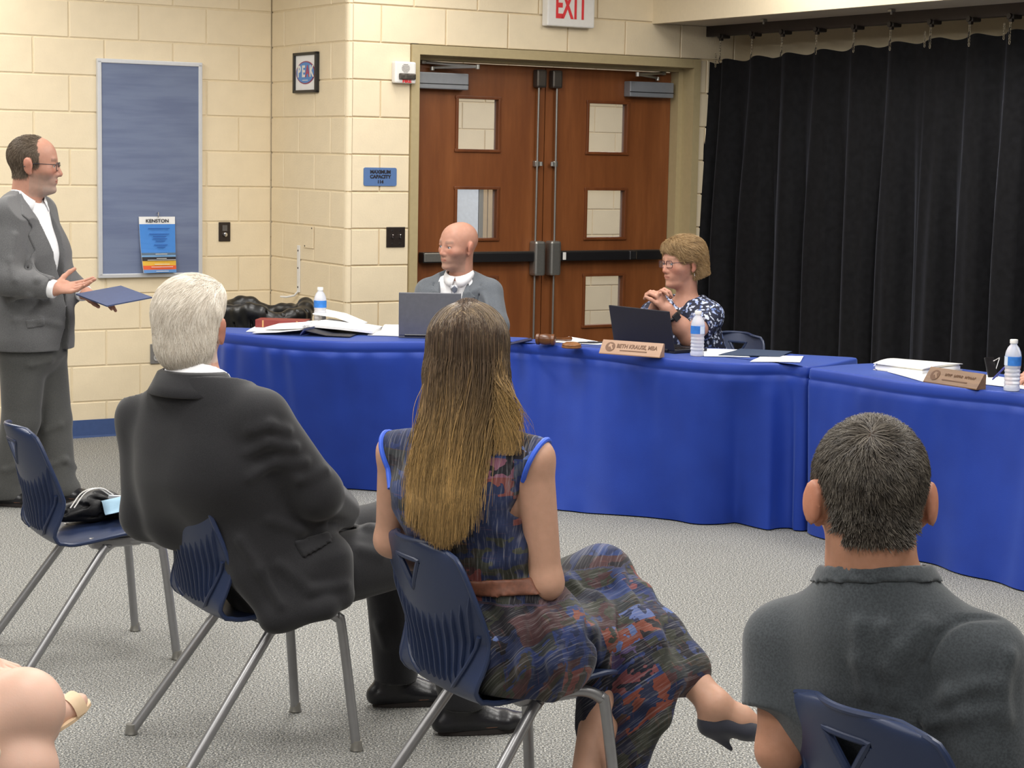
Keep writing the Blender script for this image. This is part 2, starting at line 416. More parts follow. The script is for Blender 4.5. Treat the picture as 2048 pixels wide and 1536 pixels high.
# rounded outer corner, one bullnose block per course
def bullnose():
    R = .0285; n = 6; vs = []; fs = []
    z0, z1 = GAP/2, BH-GAP/2
    for z in (z0, z1):
        vs += [(R-R*math.sin(a), R-R*math.cos(a), z) for a in [math.pi/2*k/n for k in range(n+1)]]
    for k in range(n): fs.append((k+1, k, n+1+k, n+2+k))
    vs += [(R, R, z0), (R, R, z1)]; m = 2*(n+1)
    fs += [tuple(range(n+1))+(m,), tuple(range(n+1, 2*n+2))[::-1]+(m+1,)]
    me = bpy.data.meshes.new('bullnose_block'); me.from_pydata(vs, [], fs); me.materials.append(M_CREAM); smooth(me, True, .9); me.update(); return me
bn = bullnose()
for r in range(14): link('bullnose_block', bn, None, wd, (0, 0, r*BH))
MB().box((.02, .02, 1.45), (.02, .02, 2.9)).build('corner_mortar', M_JOINT, wd)
# cove base
for nm, par, a, b_ in (('baseboard_left', wl, -4.2, 0), ('baseboard_return', wr, 0, RET), ('baseboard_back', wd, 0, .39)):
    o = MB().prism([(-.008, 0), (0, 0), (0, .1016), (-.004, .1016), (-.005, .012)], a, b_, 'x').build(nm, M_BASE, None)
    o.matrix_world = Matrix.Translation(par.location) @ Matrix.Rotation(par.rotation_euler.z, 4, 'Z'); tag(o, 'blue rubber cove base along the '+nm.split('_')[1]+' wall', kind='structure')

# door frame
REC = .175
fr = empty('trim_1', DO, RZ_L, 'khaki painted hollow metal frame round the double doors', kind='structure')
def jamb(x, sgn):
    p = [(0, -.012), (.05, -.012), (.05, .1), (.083, .1), (.083, .19), (0, .19)]
    return [(x+sgn*a, b) for a, b in p]
MB().prism(jamb(.39, 1), 0, 2.235, 'z').build('jamb', M_KHAKI, fr); MB().prism(jamb(2.385, -1), 0, 2.235, 'z').build('jamb', M_KHAKI, fr)
MB().prism([(-.0115, 2.235), (-.0115, 2.182), (.1, 2.182), (.1, 2.16), (.19, 2.16), (.19, 2.235)], .392, 2.383, 'x').build('head', M_KHAKI, fr)
# doors
def glass():
    t = NT('clear_pane'); t.b.inputs['Alpha'].default_value = .07; t.b.inputs['Roughness'].default_value = .03; t.b.inputs['Base Color'].default_value = (.9, .92, .92, 1); return t.m
M_PANE = glass(); M_BEAD = wood('door_glass_bead', srgb(98, 52, 25), srgb(114, 63, 31), srgb(130, 76, 40), .4, (1, 1, .2))
WZ = [(.62, .922), (1.152, 1.440), (1.664, 1.958)]
def door(name, x0, x1, wx0, wx1, lead, label):
    d = empty(name, DO, RZ_L, label, kind='structure'); y0, y1 = REC, REC+.045
    b = MB(); bx = lambda xa, xb, za, zb: b.box(((xa+xb)/2, (y0+y1)/2, (za+zb)/2), (xb-xa, y1-y0, zb-za))
    bx(x0+.003, wx0, .01, 2.155); bx(wx1, x1-.003, .01, 2.155); zz = [.01]+[z for w in WZ for z in w]+[2.155]
    for k in range(0, len(zz), 2): bx(wx0, wx1, zz[k], zz[k+1])
    b.build('leaf', M_DOOR, d)
    for za, zb in WZ:
        w = MB(); t_ = .018
        for c, s_ in ((((wx0+wx1)/2, y0+.012, zb+t_/2-.004), (wx1-wx0+2*t_, .045, t_)), (((wx0+wx1)/2, y0+.012, za-t_/2+.004), (wx1-wx0+2*t_, .045, t_)),
                      ((wx0-t_/2+.004, y0+.012, (za+zb)/2), (t_, .045, zb-za)), ((wx1+t_/2-.004, y0+.012, (za+zb)/2), (t_, .045, zb-za))): w.box(c, s_, bev=.004)
        f = w.build('window_frame', M_BEAD, d)
        MB().box(((wx0+wx1)/2, y0+.02, (za+zb)/2), (wx1-wx0, .006, zb-za)).build('pane', M_PANE, f)
    # exit device: lead = +1 meeting edge at the right of this leaf
    xm = x1-.055 if lead > 0 else x0+.055
    MB().box((xm, y0-.035, 1.035), (.075, .07, .205), bev=.014).build('latch_case', M_STEEL, d)
    MB().box((xm, y0-.025, 2.085), (.07, .05, .105), bev=.012).build('top_latch_case', M_DKSTEEL, d)
    MB().tube([(xm-.012*lead, y0-.028, 1.12), (xm-.008*lead, y0-.028, 2.05)], .0065, 10).build('vertical_rod', M_STEEL, d, True)
    g = MB(); g.box((xm-.01*lead, y0-.015, 1.59), (.03, .03, .035), bev=.006); g.lathe([(.011, -.012), (.011, .012)], 12, (xm+.016*lead, y0-.03, 1.59)); g.build('rod_guide', M_STEEL, d)
    MB().tube([(xm-.012*lead, y0-.028, .95), (xm-.012*lead, y0-.028, .08)], .0065, 8).build('vertical_rod', M_STEEL, d, True)
    xa, xb = (x0+.075, xm-.035) if lead > 0 else (xm+.035, x1-.075)
    bar = MB().box(((xa+xb)/2, y0-.03, 1.045), (xb-xa, .06, .055), bev=.006).build('push_bar', M_BLACK, d)
    MB().box(((xa+xb)/2, y0-.032, 1.0745), (xb-xa, .05, .006), bev=.002).build('bar_top_edge', M_DKSTEEL, bar)
    if lead > 0: MB().box((xa+.09, y0-.033, 1.049), (.17, .06, .05), bev=.004).build('bar_plate', M_STEEL, bar)
    else:
        MB().box((xa+.03, y0-.034, 1.047), (.022, .06, .045), bev=.003).build('white_tab', M_WHITE, bar); MB().box((xa+.53, y0-.034, 1.047), (.05, .062, .05), bev=.004).build('bar_plate', M_CHROME, bar)
    # closer
    cx_ = x0+.19 if lead > 0 else x1-.19
    c = MB().box((cx_, y0-.033, 2.047), (.325, .066, .092), bev=.006).build('door_closer', M_GREYCL, d)
    MB().box((cx_, y0-.067, 2.03), (.325, .003, .004)).build('closer_groove', M_BLACK, c)
    a = MB(); h0 = Vector((cx_-.06*lead, y0-.035, 2.105)); e = Vector((cx_+.2*lead if lead > 0 else cx_-.2*-1*-lead, y0-.12, 2.125)); e = Vector((cx_+.17*lead, y0-.15, 2.13)); f_ = Vector((cx_-.11*lead, y0-.02, 2.15))
    a.tube([h0, h0+Vector((0, 0, .02))], .013, 10); a.tube([h0+Vector((0, 0, .015)), e], .008, 8); a.tube([e-Vector((0, 0, .012)), e+Vector((0, 0, .012))], .013, 10); a.tube([e, f_], .009, 8); a.box(f_, (.03, .03, .022), bev=.004)
    a.build('closer_arm', M_STEEL, c, True)
    return d
door('door_1', .473, 1.387, .792, 1.066, 1, 'left leaf of the red-brown wooden double door with three glass panes')
door('door_2', 1.387, 2.302, 1.695, 1.975, -1, 'right leaf of the red-brown wooden double door with three glass panes')
# corridor behind the doors
cw = empty('wall_corridor', DO+(-nn)*3.3, RZ_L, 'cream block wall of the corridor seen through the door glass', kind='structure')
MB().box((2.5, .05, 1.5), (7, .08, 3)).build('mortar', M_JOINT, cw); lay_blocks(cw, .2, 5.8, range(0, 12), offD)
cb = empty('hallway_cabinet', DO+(-nn)*3.05+dd*2.47, RZ_L, 'pale metal cabinet with tan shutter seen through the left door glass', 'cabinet')
MB().box((.0, .1, .8), (.36, .2, 1.6), bev=.006).build('body', mat('pale_blue_metal', srgb(214, 224, 238), .4), cb)
MB().box((.2, .09, .8), (.035, .2, 1.6), bev=.004).build('post', M_STEEL, cb)
for k in range(4): MB().box((.245+.045*k, .1, .8), (.04, .18, 1.58), bev=.006).build('slat', mat('tan_slat', srgb(176, 152, 118), .5) if k == 0 else bpy.data.materials['tan_slat'], cb)

# soffit over the stage opening, and the wall behind the curtain
o = empty('trim_2', DO, RZ_R, 'cream soffit beam above the black stage curtain', kind='structure')
MB().box((3.6, 2.042, 2.72), (7.6, .04, .58)).build('fascia', M_PLAIN, o)
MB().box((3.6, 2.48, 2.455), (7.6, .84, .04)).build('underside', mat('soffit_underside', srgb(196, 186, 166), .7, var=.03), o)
o.location = DO-nn*.16
o = MB().box((3.4, 2.84, 1.5), (7.4, .1, 3.0)).build('wall_right', M_PLAIN); o.location = DO; o.rotation_euler = (0, 0, RZ_R); tag(o, 'cream wall behind the black stage curtain', kind='structure')

# ---------------------------------------------------------------- stage curtain, track, chains
SCV = 2.46                                                   # distance of the curtain plane along the door wall
HOOK = []
for px in (1412, 1455, 1518, 1578, 1647, 1722, 1795, 1875, 1953, 2034):
    p0 = DO+dd*SCV; d_ = AX_F+(px-1024)/CAM_F*AX_R+(768-100)/CAM_F*AX_U; d_ = Vector(d_); o_ = Vector((0, 0, CAM_H))
    q = o_+d_*((p0-o_).dot(dd)/d_.dot(dd)); HOOK.append((q-DO).dot(nn))
while HOOK[-1] < 6.2: HOOK.append(HOOK[-1]+.27)
ztop = lambda t: 2.232+.030*t
def curtain_mesh():
    ts = np.arange(-.12, 6.3, .012); hk = np.array(HOOK); nz = 46; P = []
    ph = np.interp(ts, hk, np.arange(len(hk)))               # one gather per hook
    rg = np.random.default_rng(5); am = rg.uniform(.65, 1.25, len(hk)+2); sk = rg.uniform(-.12, .12, len(hk)+2); wf = rg.uniform(0, 6.28, len(hk)+2)
    for j in range(nz+1):
        v = j/nz; low = ss(np.float64(v), 0., .55)
        for t, p in zip(ts, ph):
            i = int(p); f = p-i; A = am[i]*(1-f)+am[i+1]*f; S = sk[i]*(1-f)+sk[i+1]*f; Wf = wf[i]*(1-f)+wf[i+1]*f
            q = p+S*low
            s1 = math.cos(2*math.pi*q); prof = (abs(s1)**.55)*(1 if s1 > 0 else -1)
            y = -(.012+.042*low)*A*prof - .012*low*math.cos(4*math.pi*q+Wf) - .006*math.sin(9*q+3*v+Wf)
            zt = ztop(t)-.022*(.5-.5*math.cos(2*math.pi*f))
            P.append((t+.02*low*math.sin(2*math.pi*q), y, zt*(1-v)+.02*v))
    m = MB(); n = len(ts); fs = [(j*n+i, j*n+i+1, (j+1)*n+i+1, (j+1)*n+i) for j in range(nz) for i in range(n-1)]
    m.add(P, fs); me = m.mesh('curtain_cloth', True); return me
def velvet():
    t = NT('black_velvet'); v = t.coord(); n = t.noise(v, 30, 4)
    t.base(t.ramp(n, [(.3, (.0045, .0045, .0052, 1)), (.7, (.0085, .0085, .0098, 1))])); b = t.b.inputs
    b['Roughness'].default_value = .85; b['Specular IOR Level'].default_value = .15; b['Sheen Weight'].default_value = .15; b['Sheen Roughness'].default_value = .35; b['Sheen Tint'].default_value = (.75, .8, 1, 1); return t.m
cu = empty('stage_curtain', DO+dd*SCV, RZ_R, 'tall black velvet stage curtain hanging in folds from chains', 'curtain')
link('curtain_cloth', curtain_mesh(), velvet(), cu)
M_CHAIN = mat('zinc_chain', srgb(168, 158, 138), .35, .8)
def chain_mesh(n=7, L=.02):
    m = MB()
    for k in range(n):
        z = -k*L*.78-L/2; a = (k % 2)*math.pi/2; cs, sn = math.cos(a), math.sin(a)
        m.tube([(cs*.0052*math.cos(q), sn*.0052*math.cos(q), z+.0115*math.sin(q)) for q in [2*math.pi*i/10 for i in range(10)]], .0017, 5, closed=True)
    return m.mesh('chain', True)
CHM = chain_mesh(); CHM.materials.append(M_CHAIN)
hm = MB(); hm.tube([(0, 0, 0), (0, -.006, -.012), (0, -.008, -.03), (0, 0, -.036)], .003, 6); HKM = hm.mesh('hook', True); HKM.materials.append(M_DKSTEEL)
for i, t in enumerate(HOOK[1:], 1):
    link('chain', CHM, None, cu, (t, -.055, 2.345)); link('hook', HKM, None, cu, (t, -.055, ztop(t)+.008))
for i in (1, 7, 9): link('loose_chain', CHM, None, cu, (HOOK[i]-.035, -.06, ztop(HOOK[i])+.03)).scale = (1, 1, .72)
tr = empty('curtain_track', DO+dd*SCV, RZ_R, 'dark steel curtain track fixed under the cream soffit', 'curtain track')
MB().box((3.1, -.01, 2.405), (6.7, .05, .065), bev=.004).build('rail', mat('dark_track_steel', srgb(52, 44, 42), .5, .3), tr)
cm = MB(); cm.box((0, 0, 0), (.05, .06, .022), bev=.006); cm.lathe([(.014, -.006), (.014, .006)], 12, (0, -.034, .004), Matrix.Rotation(math.pi/2, 4, 'X')); cm.box((0, -.02, -.016), (.022, .02, .018), bev=.004)
CAR = cm.mesh('carrier'); CAR.materials.append(mat('carrier_nylon', srgb(40, 34, 30), .45))
for t in HOOK[1:]: link('carrier', CAR, None, tr, (t, -.03, 2.366))
cl = MB(); cl.box((0, 0, 0), (.03, .03, .014), bev=.003); cl.tube([(0, 0, 0), (0, 0, -.02)], .006, 8); CLM = cl.mesh('clamp'); CLM.materials.append(M_STEEL)
for t in (.55, 1.6): link('clamp', CLM, None, tr, (t+.2, -.2, 2.425))
# ================================================================ tables under blue cloths
TZ = .745
def cloth_mat():
    t = NT('royal_blue_cloth'); v = t.coord(); n = t.noise(v, 400, 2); c = t.noise(v, 5, 3)
    t.base(t.ramp(c, [(.3, srgb(24, 50, 138)), (.7, srgb(28, 57, 150))])); t.b.inputs['Roughness'].default_value = .5; t.b.inputs['Sheen Weight'].default_value = .55; t.b.inputs['Sheen Roughness'].default_value = .4
    t.b.inputs['Sheen Tint'].default_value = (.35, .5, 1, 1); t.b.inputs['Specular IOR Level'].default_value = .5; t.b.inputs['Specular Tint'].default_value = (.6, .72, 1, 1); t.bump(n, .15, .002); return t.m
M_CLOTH = cloth_mat()
def resamp(pts, n, smoothit=True):
    P = [Vector(p) for p in pts]
    if smoothit and len(P) > 2: P = bez(P, 120)
    L = [0]
    for a, b in zip(P[:-1], P[1:]): L.append(L[-1]+(b-a).length)
    x = np.linspace(0, L[-1], n, endpoint=False)
    return np.stack([np.interp(x, L, [p[i] for p in P]) for i in range(2)], 1)
def rounded(loop, r_iter=3):
    for _ in range(r_iter):
        nx = np.roll(loop, -1, 0); loop = .25*np.roll(loop, 1, 0)+.5*loop+.25*nx
    return loop
def table(name, top, hem, label, seed, gathers, folds):
    """top / hem: four lists of xy points (front, right end, back, left end), running the same way round"""
    cnt = (150, 60, 110, 60)
    T = np.concatenate([resamp(s, c) for s, c in zip(top, cnt)]); T = rounded(T, 6)
    H = np.concatenate([resamp(s, c) for s, c in zip(hem, cnt)]); H = rounded(H, 10)
    N = len(T); rg = np.random.default_rng(seed); root_xy = T.mean(0); T = T-root_xy; H = H-root_xy
    tan = np.roll(T, -1, 0)-np.roll(T, 1, 0); nor = np.stack([tan[:, 1], -tan[:, 0]], 1); nor /= np.linalg.norm(nor, axis=1)[:, None]
    if (nor*T).sum() < 0: nor = -nor
    arc = np.concatenate([[0], np.cumsum(np.linalg.norm(np.diff(T, axis=0), axis=1))])
    gat = sum(rg.uniform(.4, 1)*np.sin(2*np.pi*arc*f+rg.uniform(0, 6)) for f in (4.1, 6.7, 9.3))*.0035*gathers
    big = np.zeros(N)
    for (c, w, a) in folds:                                  # soft folds: position along the front, width, depth
        x = arc-c; big += a*np.exp(-(x/w)**2)
    wav = sum(rg.uniform(.5, 1)*np.sin(2*np.pi*arc*f+rg.uniform(0, 6)) for f in (.9, 1.7, 2.6))*.012
    m = MB(); P = []; rings = []
    for q in (.35, .7, .92, .985): rings.append((T*q, TZ))
    rings += [(T*1.0+nor*.0, TZ-.002), (T+nor*.005, TZ-.009), (T+nor*.007, TZ-.03), (T+nor*.007, TZ-.044), (T+nor*.0015, TZ-.049), (T+nor*(.008+gat*.5)[:, None], TZ-.055), (T+nor*(.01+gat)[:, None], TZ-.085)]
    for k in range(1, 17):
        v = k/16; z = (TZ-.085)*(1-v)+.006; w = v**1.1
        base = T*(1-w)+H*w; off = .01+gat*max(0, 1-v*1.6)+wav*v**.8+big*v**.6
        if k == 16: off = off+.004*np.sin(arc*23)
        rings.append((base+nor*off[:, None], z))
    P = [(0, 0, TZ)]; 
    for xy, z in rings: P += [(x, y, z) for x, y in xy]
    fs = [(0, 1+i, 1+(i+1) % N) for i in range(N)]
    for j in range(len(rings)-1): fs += [(1+j*N+i, 1+(j+1)*N+i, 1+(j+1)*N+(i+1) % N, 1+j*N+(i+1) % N) for i in range(N)]
    m.add(P, fs)
    r = empty(name, (root_xy[0], root_xy[1], 0), 0, label, 'table', None)
    m.build('tablecloth', M_CLOTH, r, True, None)
    return r
A = lambda *pp: [at(x, y, TZ).to_2d() for x, y in pp]
H0 = lambda *pp: [at(x, y, 0).to_2d() for x, y in pp]
t1f = A((437, 662), (453, 665), (508, 671), (597, 679), (690, 683), (831, 683), (1000, 684)); t1r = [t1f[-1], Vector((.085, 9.39))]; t1b = [t1r[-1], Vector((-1.46, 9.64))]; t1l = [t1b[-1], t1f[0]]
h1f = [Vector((-1.5, 9.42)), Vector((-1.1, 9.28)), *H0((690, 979), (748, 983)), Vector((-.03, 9.12))]
table('draped_table', (t1f, t1r, t1b, t1l), (h1f, [h1f[-1], t1r[-1]], t1b, [t1b[-1]+Vector((-.03, 0)), h1f[0]]), 'blue draped table with open binder, grey laptop and bald man behind', 3, 1.5, [(.55, .05, .012), (.8, .06, -.012), (.95, .05, .012)])
t2f = A((1008, 684), (1030, 684), (1205, 699), (1333, 716), (1460, 726), (1570, 727), (1610, 733)); t2r = [t2f[-1]]+A((1645, 730), (1716, 715)); t2b = [t2r[-1], *A((1590, 708), (1480, 699)), Vector((.13, 9.37))]; t2l = [t2b[-1], t2f[0]]
h2f = [Vector((-.03, 9.0)), *H0((1115, 1020), (1360, 1042), (1540, 1058), (1606, 1064))]
table('draped_table', (t2f, t2r, t2b, t2l), (h2f, [h2f[-1], t2r[-1]], t2b, [t2b[-1], h2f[0]]), 'blue draped table with gavel and black laptop before woman in glasses', 8, .55, [(.55, .09, .022), (.85, .1, -.02), (1.16, .09, .03), (1.34, .06, -.045), (1.47, .05, .05), (1.58, .035, -.05)])
t3f = A((1618, 735), (1690, 745), (1798, 762), (1920, 776), (2044, 788))+[Vector((2.16, 7.03))]; t3r = [t3f[-1], Vector((2.66, 7.4))]; t3b = [t3r[-1], Vector((1.80, 8.56))]; t3l = [t3b[-1], *A((1716, 727)), t3f[0]]
h3f = [*H0((1614, 1064), (1640, 1074), (1850, 1128), (2044, 1179)), Vector((2.18, 6.98))]
table('draped_table', (t3f, t3r, t3b, t3l), (h3f, [h3f[-1], t3r[-1]], t3b, [t3b[-1], h3f[0]]), 'blue draped table at right with white binder and dark wood nameplate', 15, .6, [(.25, .06, .02), (.75, .1, -.018), (1.2, .08, .02)])

# ================================================================ stacking school chairs
def plastic(name, c, rough=.38):
    t = NT(name); v = t.coord(); n = t.noise(v, 700, 2); t.base(c); t.b.inputs['Roughness'].default_value = rough; t.b.inputs['Specular IOR Level'].default_value = .45; t.bump(n, .12, .0015); return t.m
M_NAVY = plastic('navy_chair_plastic', srgb(38, 50, 80))
M_LEG = mat('silver_chair_leg', srgb(158, 158, 160), .34, .75, var=.03)
# side profile (y, z), half width, forward wrap of the edges
PROF = [(-.270, .800, .100), (-.267, .792, .142), (-.262, .775, .172), (-.252, .74, .191), (-.236, .68, .203), (-.216, .61, .208), (-.198, .54, .207), (-.187, .48, .201), (-.180, .435, .193), (-.160, .400, .186), (-.122, .385, .188),
        (-.06, .392, .198), (.02, .406, .208), (.10, .418, .210), (.165, .424, .205), (.205, .418, .19), (.222, .407, .158), (.227, .402, .12)]
PROF = [(a, b, c*.94) for a, b, c in PROF]; PROF = [(a, b if b < .43 else .43+(b-.43)*.905, c) for a, b, c in PROF]
ZB = lambda z: z if z < .43 else .43+(z-.43)*.905
NU, NVC = 150, 65
def chair_surface():
    p = np.array(PROF); L = np.concatenate([[0], np.cumsum(np.hypot(np.diff(p[:, 0]), np.diff(p[:, 1])))]); 
    P3 = bez([(a, b, c) for a, b, c in PROF], 400); Q = np.array([tuple(v) for v in P3]); Ls = np.concatenate([[0], np.cumsum(np.hypot(np.diff(Q[:, 0]), np.diff(Q[:, 1])))])
    u = np.linspace(0, Ls[-1], NU); y, z, w = (np.interp(u, Ls, Q[:, i]) for i in range(3)); return u, y, z, w
CU_, CY_, CZ_, CW_ = chair_surface()
def chair_pt(i, x):
    """point on the sitter's side of the shell at profile index i (float), x in -1..1"""
    y, z, w = (np.interp(i, np.arange(NU), a) for a in (CY_, CZ_, CW_))
    e = x*x; back = np.clip((z-.42)/.12, 0, 1) if y < -.1 else 0.
    return np.array([w*x, y+.045*e*back*(1.25-np.clip((z-.5)/.3, 0, 1)*.5), z+.014*e*(1-back)*(1 if y > -.15 else .6)-(.006*e**2 if z > .755 else 0)])
def make_chair():
    P = np.array([[chair_pt(i, x) for x in np.linspace(-1, 1, NVC)] for i in range(NU)])
    m = MB(); fs = []
    hx = lambda i, j: P[i, j, 0]; 
    for i in range(NU-1):
        for j in range(NVC-1):
            c = P[i:i+2, j:j+2].reshape(-1, 3).mean(0)
            if c[1] < -.2 and ZB(.667) < c[2] < ZB(.748):            # inverted triangular hand hole
                f = (c[2]-ZB(.667))/(.081*.905)
                if abs(c[0]+.012*(1-f)) < .006+.046*f: continue
            fs.append((i*NVC+j, i*NVC+j+1, (i+1)*NVC+j+1, (i+1)*NVC+j))
    m.add(P.reshape(-1, 3), fs); me = m.mesh('shell', True, fixn=False)
    tmp = link('tmp', me, M_NAVY); s = tmp.modifiers.new('s', 'SOLIDIFY'); s.thickness = .0075; s.offset = 0; s.use_rim = True
    bv = tmp.modifiers.new('b', 'BEVEL'); bv.width = .003; bv.segments = 2; bv.limit_method = 'ANGLE'; bv.angle_limit = .9
    dg = bpy.context.evaluated_depsgraph_get(); me2 = bpy.data.meshes.new_from_object(tmp.evaluated_get(dg)); bpy.data.objects.remove(tmp); me2.name = 'shell'; smooth(me2, True, .8)
    r = empty('school_chair', (0, 0, 0)); sh = link('shell', me2, None, r)
    # rolled rim round the shell, and the hand hole's rim
    loop = [P[i, 0] for i in range(0, NU, 3)]+[P[NU-1, j] for j in range(0, NVC, 3)]+[P[i, NVC-1] for i in range(NU-1, -1, -3)]+[P[0, j] for j in range(NVC-1, 0, -3)]
    MB().tube(loop, .0068, 8, closed=True).build('rim', M_NAVY, sh, True)
    def onback(x, z):
        i = np.interp(-ZB(z), -CZ_[:70], np.arange(70)); return chair_pt(i, x/np.interp(i, np.arange(NU), CW_))
    tri = [(-.058, .748), (.045, .748), (-.012, .664)]; pts = []
    for a, b in zip(tri, tri[1:]+tri[:1]): pts += [onback(a[0]+(b[0]-a[0])*t, a[1]+(b[1]-a[1])*t) for t in np.linspace(0, 1, 8, endpoint=False)]
    MB().tube(pts, .0078, 8, closed=True).build('hand_hole_rim', M_NAVY, sh, True)
    # raised ribs on the outside of the back, from a sagging arc down to the lower rim
    def outer(x, z, off):
        p = onback(x, z); q = onback(x, z-.004); t = nrm(q-p); n = np.cross(t, [1, 0, 0]); n = n if n[1] < 0 else -n; return p+n*(.004+off), n
    for k in range(13):
        a = (k-6)/6.; xt = .182*a; zt = .612+.070*abs(a)**2.2; xb = .148*a; zb = .411+.17*(abs(xb)/.18)**3
        b = MB(); vs = []; n_ = 12
        for q in range(n_+1):
            f = q/n_; x = xt+(xb-xt)*f; z = zt+(zb-zt)*f; hgt = .0095*min(1, f*5)*min(1, (1-f)*7)+.0005; w = .0026
            p0, nv = outer(x, z, -.002); p1 = p0+nv*hgt+np.array([.002*(1 if a > 0 else -1)*abs(a), 0, 0])
            vs += [p0+[-w*1.6, 0, 0], p1+[-w*.6, 0, 0], p1+[w*.6, 0, 0], p0+[w*1.6, 0, 0]]
        fs = [(q*4+c, q*4+c+1, q*4+4+c+1, q*4+4+c) for q in range(n_) for c in range(3)]
        b.add(vs, fs); b.build('rib', M_NAVY, sh, True)
    arc = [outer(.195*a, .598+.062*abs(a)**2.2+.012, .0)[0] for a in np.linspace(-.95, .95, 25)]
    low = [outer(.18*a, .405+.17*abs(a)**3, .002)[0] for a in np.linspace(-1.0, 1.0, 29)]
    MB().tube(low, .0055, 8).build('lower_rim', M_NAVY, sh, True)
    for sx in (-1, 1):
        MB().tube(bez([(sx*.125, .0, .383), (sx*.15, .06, .392), (sx*.165, .125, .394), (sx*.176, .165, .375), (sx*.182, .18, .34), (sx*.206, .215, .012)], 26), .0138, 12).build('front_leg', M_LEG, r, True)
        MB().tube(bez([(sx*.14, .03, .388), (sx*.165, -.005, .375), (sx*.172, -.03, .35), (sx*.213, -.28, .012)], 20), .0138, 12).build('rear_leg', M_LEG, r, True)
        for y, x in ((.216, .2065), (-.283, .214)): MB().lathe([(.017, 0), (.019, .004), (.0165, .012), (.0145, .03)], 14, (sx*x, y, 0)).build('foot_glide', M_STEEL, r, True)
    b = MB(); b.box((0, .06, .383), (.29, .022, .022), bev=.004); b.box((0, -.01, .376), (.27, .022, .022), bev=.004)
    for sx in (-1, 1): b.box((sx*.145, .03, .392), (.045, .16, .03), bev=.006)
    b.build('under_frame', M_LEG, r)
    return r
CHAIRS = {}
def chair(key, x, y, ang, label, proto=[None]):
    if proto[0] is None: proto[0] = make_chair(); r = proto[0]
    else: r = copy_tree(proto[0])
    r.location = (x, y, 0); r.rotation_euler = (0, 0, ang-math.pi/2); tag(r, label, 'chair', 'navy school chairs with silver legs'); CHAIRS[key] = r; return r
chair(1, -1.355, 6.09, math.radians(30), 'empty navy chair with silver legs holding a bundled black jacket')
chair(2, -.70, 5.175, math.radians(30.5), 'navy chair under the white-haired man in black suit')
chair(3, -.012, 4.44, math.radians(31), 'navy chair under the long-haired woman in patterned dress')
chair(4, .762, 3.14, math.radians(35), 'navy chair behind the back of the man in grey shirt')
chair(5, .985, 9.46, math.radians(-128), 'navy chair behind the woman in glasses, against the curtain')
chair(6, -.27, 9.92, math.radians(-98), 'navy chair under the bald man in grey suit')
chair(7, -1.22, 3.42, math.radians(34), 'navy chair under the person with bare knee at the left edge')
chair(8, 2.72, 8.12, math.radians(207), 'navy chair under the person writing at the right edge')
# ================================================================ things on the walls
def on_wall(name, org, rz, x, z, label, cat, y=0., group=None):
    o = empty(name, org+Matrix.Rotation(rz, 3, 'Z') @ Vector((x, y, z)), rz, label, cat, group); return o
def rrect(w, h, r, n=5):
    return [(sx*(w/2-r)+r*math.cos(a), sz*(h/2-r)+r*math.sin(a)) for sx, sz, a0 in ((1, 1, 0), (-1, 1, 90), (-1, -1, 180), (1, -1, 270)) for a in [math.radians(a0+90*k/n) for k in range(n+1)]]
def ellipse(a, b, n=40): return [(a*math.cos(2*math.pi*k/n), b*math.sin(2*math.pi*k/n)) for k in range(n)]
def letters(body, size, m, parent, x, y, z, bold=0., xs=1., name='lettering', align='CENTER'):
    return link(name, text_mesh(body, size, .0008, bold, align, xs), m, parent, (x, y, z))
M_RED = mat('red_letter', srgb(222, 44, 52), .5, var=.02); M_DKINK = mat('dark_ink', srgb(30, 30, 42), .6); M_BLUEINK = mat('blue_print', srgb(38, 88, 168), .6)
# tack board
def tack():
    t = NT('blue_tack_fabric'); v = t.coord('Object', (1, 1, 9)); n = t.noise(v, 2.2, 3); f = t.noise(t.coord(), 500, 2)
    t.base(t.ramp(n, [(.35, srgb(104, 115, 145)), (.6, srgb(116, 128, 156))])); t.b.inputs['Roughness'].default_value = .9; t.bump(f, .3, .002); return t.m
tb = on_wall('tack_board', CL, RZ_L, -.755, 1.5175, 'tall blue tack board in a pale aluminium frame on the cream wall', 'notice board')
M_ALU = mat('pale_aluminium', srgb(206, 208, 212), .4, .3, var=.02)
MB().box((0, -.012, 0), (.60, .02, 1.2)).build('tack_panel', tack(), tb)
f = MB(); f.box((0, -.014, .6), (.625, .028, .024), bev=.004); f.box((0, -.014, -.6), (.625, .028, .024), bev=.004); f.box((-.3, -.014, 0), (.024, .028, 1.2), bev=.004); f.box((.3, -.014, 0), (.024, .028, 1.2), bev=.004); f.build('frame', M_ALU, tb)
# hanging calendar
ca = on_wall('calendar', CL, RZ_L, -.722, 1.251, 'blue hanging calendar with coloured bottom bands on the tack board', 'calendar', -.03)
def sheet(x0, x1, z0, z1, y, curl=0.):
    P = [(x+(.028*curl*((.0-z)/.31)**1.5*(1 if x < 0 else .0)), y-.05*curl*((0-z)/.31)**2*(.6 if x > 0 else 1), z) for z in np.linspace(z0, z1, 7) for x in (x0, x1)]
    return MB().grid(P, 7, 2)
bands = [(0, -.042, srgb(238, 238, 238)), (-.042, -.205, srgb(66, 134, 214)), (-.205, -.219, srgb(92, 112, 132)), (-.219, -.228, srgb(120, 170, 220)), (-.228, -.251, srgb(32, 28, 34)), (-.251, -.277, srgb(224, 178, 58)), (-.277, -.30, srgb(222, 92, 44)), (-.30, -.318, srgb(92, 140, 200))]
sheet(-.108, .108, 0, -.318, .004, .55).build('pages', M_PAPER, ca)
for k, (a, b, c) in enumerate(bands): sheet(-.108, .108, a, b, -.001-.0006*k, .55).build('printed_band', mat('calendar_print', c, .5, var=.02), ca)
